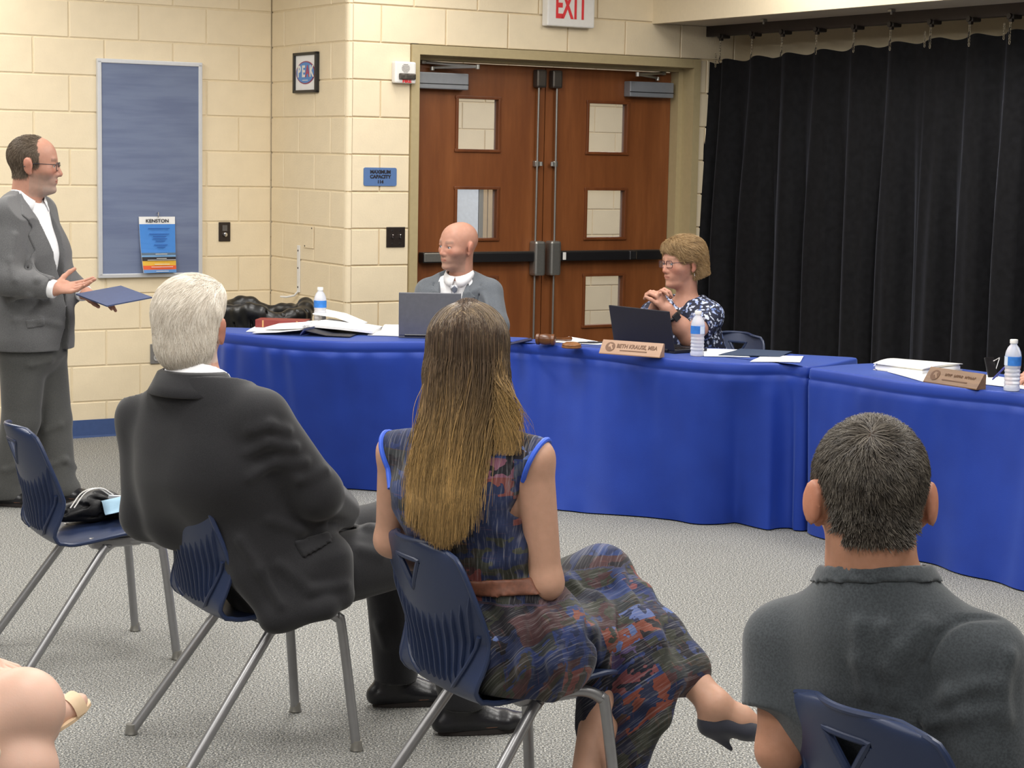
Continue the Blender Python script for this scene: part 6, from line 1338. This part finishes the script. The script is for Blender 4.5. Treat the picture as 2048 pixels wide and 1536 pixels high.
# ================================================================ bald man in the grey suit behind the left table
def stubble(col, a=.5, lo=.02):
    def f(c, h, near, V):
        x, y, z = h.T; b = (near*ss(-z, lo, lo+.03)*(y > -.0)*(z > -.13)*(1-.9*(np.abs(z+.063) < .0085)*(np.abs(x) < .02)))[:, None]; c = c*(1-a*b)+np.array(col)*a*b
        br = (near*(np.abs(z-.027) < .006)*(np.abs(np.abs(x)-.034) < .02)*(y > .06))[:, None]; return c*(1-.55*br)+np.array(col)*.7*.55*br
    return f
def man_bald():
    J = dict(hd=pt(917, 492, 9.72), nb=pt(922, 562, 9.76), chest=pt(916, 640, 9.78), pel=(-.28, 9.92, .50), shL=pt(978, 585, 9.72), shR=pt(858, 584, 9.80), elL=pt(992, 700, 9.62), wrL=pt(930, 690, 9.44), elR=pt(842, 690, 9.72), wrR=pt(880, 690, 9.46))
    f, r = V3(-.25, -.97, 0), V3(-.97, .25, 0)
    for q, s_ in (('L', -1), ('R', 1)):
        J['hip'+q] = V3(*J['pel'])+r*.1*s_; J['kn'+q] = J['hip'+q]+f*.42; J['an'+q] = J['kn'+q]*[1, 1, 0]+[0, 0, .08]; J['toe'+q] = J['an'+q]+f*.17-[0, 0, .05]
    for q in 'LR': J['wr'+q][2] = .80; J['el'+q][2] = max(J['el'+q][2], .78)
    p = Person('person', -.28, 9.9, 'bald man in grey suit and tie seated behind the grey laptop', SK_PINK, J, 252, 256, (221, -3, -3), 1.0, 1.04, vox=.0045, hkw=dict(nr=(.058, .062)))
    F = p.body(hands={'L': dict(f=(-.85, -.5, 0), n=(0, 0, -1), t=(0, -1, 0)), 'R': dict(f=(.85, -.4, 0), n=(0, 0, -1), t=(0, -1, 0))}, colfn=stubble((.30, .20, .15), .6))
    J = p.J; eyes(p.root, J['hd'], p.HR, p.hs, (.09, .12, .17)); up = nrm(J['hd']-J['nb']); sd, fw = p.CB[:, 0], p.CB[:, 1]
    Sh = p.sub(V3(-.3, -.3, .55), V3(.3, .3, 1.25), .0055); Sh.add(p.torso(.006, .008)); Sh.add(p.shoulders(.05, .04, .054)); Sh.build('dress_shirt', M_SHIRT, p.root)
    collar_wings(p, M_SHIRT, 0., .004, r=.064)
    G = p.sub(V3(-.46, -.56, .44), V3(.46, .36, 1.25), .0055); G.add(p.torso(.03, .03, .05)); G.add(p.shoulders(.068, .05, .07))
    for q in 'LR': sleeve(G, [RC(J['sh'+q], J['el'+q], .07, .062, .03), RC(J['el'+q], J['wr'+q], .06, .046, .03)], 0, [(J['wr'+q], J['wr'+q]-J['el'+q])], .02)
    org = J['chest']; X, Y, Z = G.grid(); u = (X-org[0])*sd[0]+(Y-org[1])*sd[1]; f_ = (X-org[0])*fw[0]+(Y-org[1])*fw[1]; zt = J['nb'][2]+.01; z0 = zt-.30
    G.clip(-np.maximum(np.maximum(np.abs(u)-.085*np.clip((Z-z0)/(zt-z0), 0, 1.2), .02-f_), z0-Z)); G.half(J['nb']+up*.0+fw*.05, up+fw*.9)
    hs = lambda *q: p.hits(G, q); G.crease([hs((968, 590), (985, 640), (985, 690)), hs((940, 620), (960, 640), (975, 680))], .006, -1, .025); G.crease([hs((962, 566), (957, 600), (962, 640)), hs((868, 566), (866, 610))], .004, 1, .008)
    jk = G.build('suit_jacket', M_GREYB, p.root)
    for sg in (-1, 1):
        zz = lambda t: zt+t; p.patch(G, [(sg*a, zz(b)) for a, b in ((.075, .0), (.098, -.05), (.128, -.085), (.098, -.1), (.112, -.115), (.03, -.27), (.002, -.30), (.03, -.20), (.06, -.09))], sd, fw, org, .006, .004, 'lapel', M_GREYB, jk)
    coat_collar(p, M_GREYB, jk, .08, .112, .022, -.03, 100)
    # tie
    t_ = NT('checked_tie'); v_ = t_.coord('Object', (1, 1, 1), (0, .785, 0)); ch = t_.t.nodes.new('ShaderNodeTexChecker'); ch.inputs['Scale'].default_value = 34; ch.inputs[1].default_value = srgb(196, 198, 204); ch.inputs[2].default_value = srgb(98, 104, 118); t_.l(v_, ch.inputs[0]); t_.base(ch.outputs[0]); t_.b.inputs['Roughness'].default_value = .5
    b = MB(); zt2 = J['nb'][2]-.015; pr = []
    for z, w in ((.0, .016), (-.012, .022), (-.035, .014), (-.05, .013), (-.12, .024), (-.22, .034), (-.3, .04)):
        o = J['nb']+fw*(.096+.0+.12*min(.3, -z)*1.1+(.010 if z > -.03 else 0)); pr += [o-sd*w+[0, 0, z-.015], o+fw*.012+[0, 0, z-.015], o+sd*w+[0, 0, z-.015]]
    b.grid(pr, 7, 3); tie = b.mesh('tie', True); o = link('tie', tie, t_.m, p.root); so = o.modifiers.new('s', 'SOLIDIFY'); so.thickness = .006
    T = p.sub(V3(-.45, -.75, .0), V3(.45, .3, .72), .009)
    for q in 'LR': T.add([RC(J['hip'+q], J['kn'+q], .1, .08, .03), RC(J['kn'+q], J['an'+q], .075, .065, .02)])
    T.half(V3(0, 0, .06), (0, 0, -1)); T.build('suit_trousers', M_GREYB, p.root)
man_bald()

# ================================================================ woman in glasses behind the middle table
def woman_glasses():
    J = dict(hd=pt(1366, 526, 9.20), nb=pt(1374, 606, 9.22), chest=pt(1372, 680, 9.26), pel=(.98, 9.36, .50), shL=pt(1420, 632, 9.15), shR=pt(1306, 630, 9.36), elL=pt(1378, 688, 8.98), wrL=pt(1336, 620, 8.93), elR=pt(1284, 680, 9.12), wrR=pt(1310, 618, 8.99))
    J['elL'][2] = .80; J['elR'][2] = .80
    f, r = V3(-.6, -.8, 0), V3(-.8, .6, 0)
    for q, s_ in (('L', -1), ('R', 1)):
        J['hip'+q] = V3(*J['pel'])+r*.1*s_; J['kn'+q] = J['hip'+q]+f*.42; J['an'+q] = J['kn'+q]*[1, 1, 0]+[0, 0, .08]; J['toe'+q] = J['an'+q]+f*.15-[0, 0, .05]
    p = Person('person', .9, 9.25, 'woman with short blonde hair and glasses, hands clasped at the middle table', SK_PINK, J, 236, 233, (209, -3, 2), .98, 1.06, fem=True, vox=.0045, hkw=dict(nr=(.050, .054)))
    def cf(c, h, near, V):
        x, y, z = h.T; br = (near*(np.abs(z-.026) < .005)*(np.abs(np.abs(x)-.034) < .02)*(y > .06))[:, None]; c = c*(1-.5*br)+V3(.25, .15, .09)*.5*br
        m = (near*((z > .06)+(y < -.0)*(z > -.06)) > 0)[:, None]; return np.where(m & (np.abs(x) < .08)[:, None], V3(.32, .2, .11), c)
    J = p.J; cl = pt(1312, 590, 8.95)-p.org; fl = nrm(cl-J['wrL']); fr = nrm(cl-J['wrR'])
    F = p.body(hands={'L': dict(f=(-.45, -.02, .85), n=(-.7, .5, -.2), t=(.2, -.5, .6), curl=(.75, .8, .85, .9), thumb=(.3, .35), spread=.03, size=.93), 'R': dict(f=(.12, -.25, .95), n=(.75, -.5, -.2), t=(-.3, -.5, .6), curl=(.75, .8, .85, .9), thumb=(.3, .35), spread=.03, size=.93)}, colfn=cf, arm_kw=dict(ru=.054, re=.044, rw=.026))
    eyes(p.root, J['hd'], p.HR, p.hs, (.08, .13, .19)); spectacles(p.root, J['hd'], p.HR, p.hs, mat('dark_red_frame', srgb(62, 28, 34), .35))
    # hair
    T = lambda *q: J['hd']+p.HR @ (V3(*q)*p.hs); e = lambda q, r, k=.03: EL(T(*q), V3(*r)*p.hs, p.HR, k*p.hs)
    H = p.sub(J['hd']-.21, J['hd']+.21, .0045); H.add([e((0, -.02, .045), (.087, .102, .089)), e((0, -.065, -.03), (.078, .056, .085)), e((0, .038, .078), (.07, .063, .045)), e((0, -.085, -.085), (.066, .04, .035)), e((.066, .0, .035), (.025, .05, .04)), e((-.066, .0, .035), (.025, .05, .04))]); H.cut([e((0, .115, -.03), (.085, .075, .095), .015), e((.085, .02, -.035), (.035, .044, .05), .012), e((-.085, .02, -.035), (.035, .044, .05), .012)]); H.half(T(0, 0, -.085), -p.HR[:, 2]-p.HR[:, 1]*.35)
    cap = H.build('hair', mat('dark_blonde_base', srgb(122, 94, 62), .6, var=.25, vscale=50), p.root)
    HM = hair_mat('short_blonde_hair', [(.15, srgb(92, 70, 46)), (.4, srgb(136, 108, 72)), (.65, srgb(170, 140, 98)), (.95, srgb(200, 174, 132))], .45)
    def flow(v): h = p.hl(v); fr = ss(h[:, 1], .02, .07)*ss(h[:, 2], .02, .07); return p.HR[:, 1][None]*(.5*fr-.8*(1-fr))[:, None]+p.HR[:, 0][None]*(np.where(h[:, 1] > .0, -.75*fr, 0)+np.sign(h[:, 0])*.35*(1-fr))[:, None]-np.array([0, 0, 1.])[None]*(.75-.5*ss(h[:, 2], .06, .12))[:, None]
    comb('hair_locks', H, cap.data, lambda v: np.ones(len(v)), 16000, .055, flow, HM, cap, K=7, off=(.001, .013), rad=.00055, seed=4, noise=.22, lock=.02)
    MB().tube([T(.085, -.008, -.05), T(.09, -.006, -.062), T(.086, -.008, -.072)], .002, 6).build('earring', M_CHROME, p.root, True); MB().tube([T(-.085, -.008, -.05), T(-.09, -.006, -.062), T(-.086, -.008, -.072)], .002, 6).build('earring', M_CHROME, p.root, True)
    # blouse
    G = p.sub(V3(-.45, -.42, .44), V3(.45, .4, 1.2), .0055); G.add(p.torso(.02, .024, .05)); G.add(p.shoulders(.058, .045, .06)); G.add([EL(J['chest']+p.CB[:, 1]*.075+p.CB[:, 0]*sg*.07-V3(0, 0, .03), V3(.075, .06, .075), p.CB, .05) for sg in (-1, 1)])
    for q in 'LR': a, b = J['sh'+q], J['el'+q]; sleeve(G, [RC(a, b, .068, .066, .03)], 0, [(a+(b-a)*.52, b-a)], .025)
    up = nrm(J['hd']-J['nb']); fw, sd = p.CB[:, 1], p.CB[:, 0]; G.cut([RC(J['nb']+up*.03, J['nb']+up*.2, .075, .09, .01), RC(J['nb']+fw*.10+up*.03, J['nb']+fw*.13-up*.085, .055, .012, .01)]); G.half(J['nb']+up*.035, up)
    hs = lambda *q: p.hits(G, q); G.crease([hs((1400, 640), (1420, 680)), hs((1385, 650), (1400, 690))], .006, -1, .025)
    t = NT('dark_blue_print'); v = t.coord(); w = t.t.nodes.new('ShaderNodeTexVoronoi'); w.inputs['Scale'].default_value = 58; w.inputs['Randomness'].default_value = 1
    nz = t.t.nodes.new('ShaderNodeTexNoise'); nz.inputs['Scale'].default_value = 30; t.l(v, nz.inputs[0]); mv = t.mix(.06, v, nz.outputs['Color']); t.l(mv, w.inputs['Vector']); sep = t.t.nodes.new('ShaderNodeSeparateColor'); t.l(w.outputs['Color'], sep.inputs[0])
    a = t.ramp(w.outputs['Distance'], [(.5, (1, 1, 1, 1)), (.58, (0, 0, 0, 1))]); bcol = t.ramp(sep.outputs[0], [(0, srgb(26, 30, 52)), (.3, srgb(188, 196, 216)), (.58, srgb(96, 118, 172)), (.7, srgb(30, 36, 64)), (.82, srgb(150, 164, 204))], 'CONSTANT'); t.base(t.mix(a, srgb(24, 28, 50), bcol)); t.b.inputs['Roughness'].default_value = .75
    G.build('blouse', t.m, p.root)
    # watch on the near wrist
    w0 = J['wrL']+(J['elL']-J['wrL'])*.22; ax = nrm(J['elL']-J['wrL']); a1 = nrm(np.cross(ax, [0, 0, 1])); a2 = np.cross(ax, a1)
    wt = empty('wrist_watch', tuple(w0)); wt.parent = p.root; MB().tube([a1*.034*math.cos(q)+a2*.034*math.sin(q) for q in np.linspace(0, 2*math.pi, 28, endpoint=False)], .0095, 8, closed=True).build('strap', M_BLACK, wt, True)
    fd = nrm(-AX_F+np.array([0, 0, .3])); fd = nrm(fd-ax*(fd @ ax)); Rm = Matrix((nrm(np.cross(ax, fd)), ax, fd)).transposed(); MB().box(tuple(fd*.038), (.034, .036, .012), Rm, .004).build('watch_case', M_BLACK, wt)
    T_ = p.sub(V3(-.5, -.7, .0), V3(.5, .4, .72), .009)
    for q in 'LR': T_.add([RC(J['hip'+q], J['kn'+q], .1, .08, .03), RC(J['kn'+q], J['an'+q], .072, .06, .02)])
    T_.half(V3(0, 0, .06), (0, 0, -1)); T_.build('trousers', suit('navy_trouser', srgb(28, 32, 48), srgb(38, 42, 60)), p.root)
woman_glasses()

# ================================================================ the two people mostly outside the frame
def person_left_edge():
    J = dict(hd=(-1.25, 3.45, 1.2), nb=(-1.27, 3.43, 1.04), chest=(-1.28, 3.4, .86), pel=(-1.22, 3.42, .50), shL=(-1.36, 3.55, .98), shR=(-1.16, 3.27, .98), elL=(-1.38, 3.58, .74), wrL=(-1.22, 3.62, .62), elR=(-1.08, 3.28, .74), wrR=pt(-100, 1318, 3.5),
             hipL=(-1.27, 3.5, .50), hipR=(-1.18, 3.35, .50), knR=pt(46, 1418, 3.46), knL=(-1.02, 3.68, .46), anR=pt(112, 1428, 3.86), toeR=pt(170, 1402, 3.92), anL=(-1.1, 3.6, .08), toeL=(-.98, 3.68, .03))
    J['anR'] = pt(95, 1432, 3.80)
    p = Person('person', -1.22, 3.42, 'person with bare knee and tan sandal cut off at the left edge', (.62, .40, .31), J, 30, 38, (30, 0, 0), 1., 1., fem=True, vox=.0055, hkw={})
    J = p.J; knee = J['knR']; calf = pt(40, 1540, 3.42)-p.org
    p.body(hands={'R': dict(f=(.85, .3, -.15), n=(0, 0, -1), t=(-.3, .8, 0), curl=(.25, .3, .35, .4)), 'L': dict(f=(.8, .4, -.2), n=(0, 0, -1), t=(.4, -.8, 0))}, feet=('L',), legs=('L',), 
           extra=[RC(J['hipR'], knee, .092, .074, .03), RC(knee, pt(60, 1445, 3.6)-p.org, .066, .055, .03), RC(pt(60, 1445, 3.6)-p.org, J['anR'], .055, .03, .02), RC(pt(-30, 1500, 3.44)-p.org, calf, .06, .064, .03), RC(calf, pt(10, 1640, 3.5)-p.org, .064, .05, .03),
                  RC(J['anR'], pt(140, 1415, 3.84)-p.org, .03, .026, .02), RC(pt(140, 1415, 3.84)-p.org, pt(162, 1400, 3.86)-p.org, .026, .014, .02)])
    G = p.sub(V3(-.4, -.4, .4), V3(.5, .45, 1.15), .009); G.add(p.torso(.015, .02)); G.add(p.shoulders(.06, .045, .06)); G.add([RC(J['shL'], J['elL'], .065, .06, .03), RC(J['shR'], J['elR'], .065, .06, .03)]); G.build('blouse', suit('cream_blouse', srgb(226, 220, 208), srgb(236, 231, 220)), p.root)
    S = p.sub(V3(-.3, -.35, .3), V3(.5, .5, .72), .007); S.add([RC(J['hipR'], J['hipR']+(knee-J['hipR'])*.9, .105, .094, .03), RC(J['hipL'], J['knL'], .105, .09, .03)]); S.half(J['hipR']+(knee-J['hipR'])*.80, knee-J['hipR']); S.build('shorts', suit('beige_shorts', srgb(206, 198, 176), srgb(218, 210, 190)), p.root)
    a, b = pt(112, 1440, 3.80)-p.org, pt(177, 1393, 3.88)-p.org; d = nrm(b-a); sd = nrm(np.cross(d, V3(0, 0, 1))); un = np.cross(sd, d)
    sb = MB(); vs = []; n = 12
    for t in (0., .007):
        for k in range(n): q = 2*math.pi*k/n; vs.append((a+b)/2+d*(np.linalg.norm(b-a)/2+.03)*math.cos(q)-d*.03+sd*.03*math.sin(q)+un*(t-.012))
    sb.add(vs, [tuple(range(n)), tuple(range(n, 2*n))[::-1]]+[(k, n+k, n+(k+1) % n, (k+1) % n) for k in range(n)]); so = sb.build('sandal', mat('tan_leather', srgb(206, 180, 148), .5), p.root)
    MB().grid([a+d*(.03+.032*w)+sd*.031*math.cos(t)+un*(.040*math.sin(t)-.006) for w in (0, .5, 1) for t in np.linspace(0, math.pi, 13)], 3, 13).build('strap', bpy.data.materials['tan_leather'], so, True)
person_left_edge()
def person_right_edge():
    J = dict(hd=(2.56, 8.0, 1.2), nb=(2.6, 8.03, 1.04), chest=(2.64, 8.06, .86), pel=(2.72, 8.12, .50), shL=(2.68, 7.86, .98), shR=(2.52, 8.2, .98), elR=(2.3, 8.1, .79), elL=(2.5, 7.72, .79), wrR=pt(2062, 752, 7.86), wrL=(2.2, 7.72, .79))
    f, r = V3(-.89, -.45, 0), V3(-.45, .89, 0)
    for q, s_ in (('L', -1), ('R', 1)):
        J['hip'+q] = V3(*J['pel'])+r*.1*s_; J['kn'+q] = J['hip'+q]+f*.42; J['an'+q] = J['kn'+q]*[1, 1, 0]+[0, 0, .08]; J['toe'+q] = J['an'+q]+f*.17-[0, 0, .05]
    p = Person('person', 2.68, 8.1, 'person at the right edge, only a hand writing with a blue pen', SK_PINK, J, 207, 207, (207, -15, 0), 1., 1., vox=.0045)
    J = p.J; p.body(hands={'R': dict(f=(-.8, -.35, -.12), n=(.2, -.5, -.75), t=(-.3, -.7, .5), curl=(.5, .55, .65, .75), thumb=(.3, .25), spread=.02), 'L': dict(f=(-.9, .1, -.05), n=(0, 0, -1), t=(0, 1, 0))})
    G = p.sub(V3(-.5, -.5, .4), V3(.35, .45, 1.15), .008); G.add(p.torso(.03, .03)); G.add(p.shoulders(.066, .05, .07))
    for q in 'LR': sleeve(G, [RC(J['sh'+q], J['el'+q], .07, .06, .03), RC(J['el'+q], J['wr'+q], .058, .043, .03)], 0, [(J['wr'+q]-(J['wr'+q]-J['el'+q])*.2, J['wr'+q]-J['el'+q])], .02)
    G.build('jacket', M_GREYB, p.root)
    T = p.sub(V3(-.75, -.5, .0), V3(.35, .4, .72), .009)
    for q in 'LR': T.add([RC(J['hip'+q], J['kn'+q], .1, .08, .03), RC(J['kn'+q], J['an'+q], .075, .065, .02)])
    T.build('suit_trousers', M_GREYB, p.root)
    a, b = at(1984, 760, TZ+.01), atY(2006, 738, 7.84); o = MB().tube([a, a+(b-a)*.1, b+(b-a)*1.2], [.001, .0042, .0042], 8).build('pen', mat('blue_pen', srgb(52, 58, 130), .35), None, True); tag(o, 'blue pen held in the writing hand at the right edge', 'pen')
    c = at(1986, 756, TZ); o = empty('phone_stand', c, .5, 'black phone propped up beside the writing hand', 'phone'); MB().box((0, 0, .045), (.05, .008, .09), None, .003).build('phone', M_BLACK, o).rotation_euler = (-.35, 0, 0); MB().tube([(.0, .004, .07), (.03, -.0, .085), (.03, .03, .004)], .003, 6).build('prop', M_CHROME, o, True)
person_right_edge()

# ================================================================ things on the empty chair
def chair_things():
    c = CHAIRS[1]; R = Matrix.Rotation(c.rotation_euler.z, 3, 'Z'); W = lambda x, y, z: np.array(Vector(c.location)+R @ Vector((x, y, z)))
    z = .408
    o0 = np.array(at(180, 1040, .42)); o0[2] = .42
    F = Field((-.2, -.14, -.02), (.2, .16, .16), .0045); F.add([EC((-.12, 0, .035), (.02, .01, .05), (.05, .035), (.075, .05), (0, 1, 0), .04), EC((.0, .0, .05), (.1, .02, .06), (.07, .05), (.05, .05), (0, 1, 0), .04), EL((.11, -.01, .035), (.03, .06, .035), None, .03), EL((.05, .03, .095), (.05, .05, .025), None, .03), EL((-.07, .04, .03), (.07, .06, .03), None, .03)])
    F.crease([[(-.12, -.04, .04), (-.03, -.05, .07), (.05, -.06, .05)], [(-.06, -.05, .02), (.03, -.06, .03), (.1, -.05, .02)], [(.0, -.03, .1), (.06, -.04, .08), (.12, -.03, .05)], [(.03, .0, .12), (.08, -.02, .1)], [(-.1, -.03, .06), (-.05, -.03, .075)]], .007, 1, .014); F.half((0, 0, -.002), (0, 0, -1))
    o = empty('bundled_jacket', tuple(o0), .45, 'bundled black jacket lying on the empty navy chair', 'jacket'); o.scale = (.74, .74, .78); F.build('cloth', suit('black_nylon', srgb(18, 18, 20), srgb(28, 28, 30), .45, 200, .05), o); MB().tube([(-.17, -.02, .02), (-.13, -.02, .03)], [.014, .016], 10).build('white_cuff', M_WHITE, o, True)
    m = empty('face_mask', tuple(np.array(at(262, 1004, .49))), .35, 'pale blue face mask with white loops on the bundled black jacket', 'face mask'); P = [(x, y, .0+.01*math.sin(60*y)+.012*math.sin(9*x)) for y in np.linspace(-.05, .05, 17) for x in np.linspace(-.09, .09, 9)]
    b = MB().grid(P, 17, 9).mesh('mask_cloth', True); k = link('mask_cloth', b, mat('mask_blue', srgb(142, 172, 192), .8), m); k.rotation_euler = (.25, -.1, 0); sd = k.modifiers.new('s', 'SOLIDIFY'); sd.thickness = .002
    for dx in (0, .012): MB().tube(bez([(-.06-dx, -.02, .03), (-.1-dx, -.03, .055), (-.15-dx, -.04, .045), (-.19-dx, -.06, .0)], 14), .0022, 6).build('ear_loop', M_WHITE, m, True)
    pw = empty('white_card', tuple(np.array(at(236, 1008, .47))), .3, 'white card tucked behind the bundled black jacket', 'card'); MB().box((0, 0, 0), (.07, .004, .07)).build('card', M_PAPER, pw).rotation_euler = (.5, .1, 0)
chair_things()
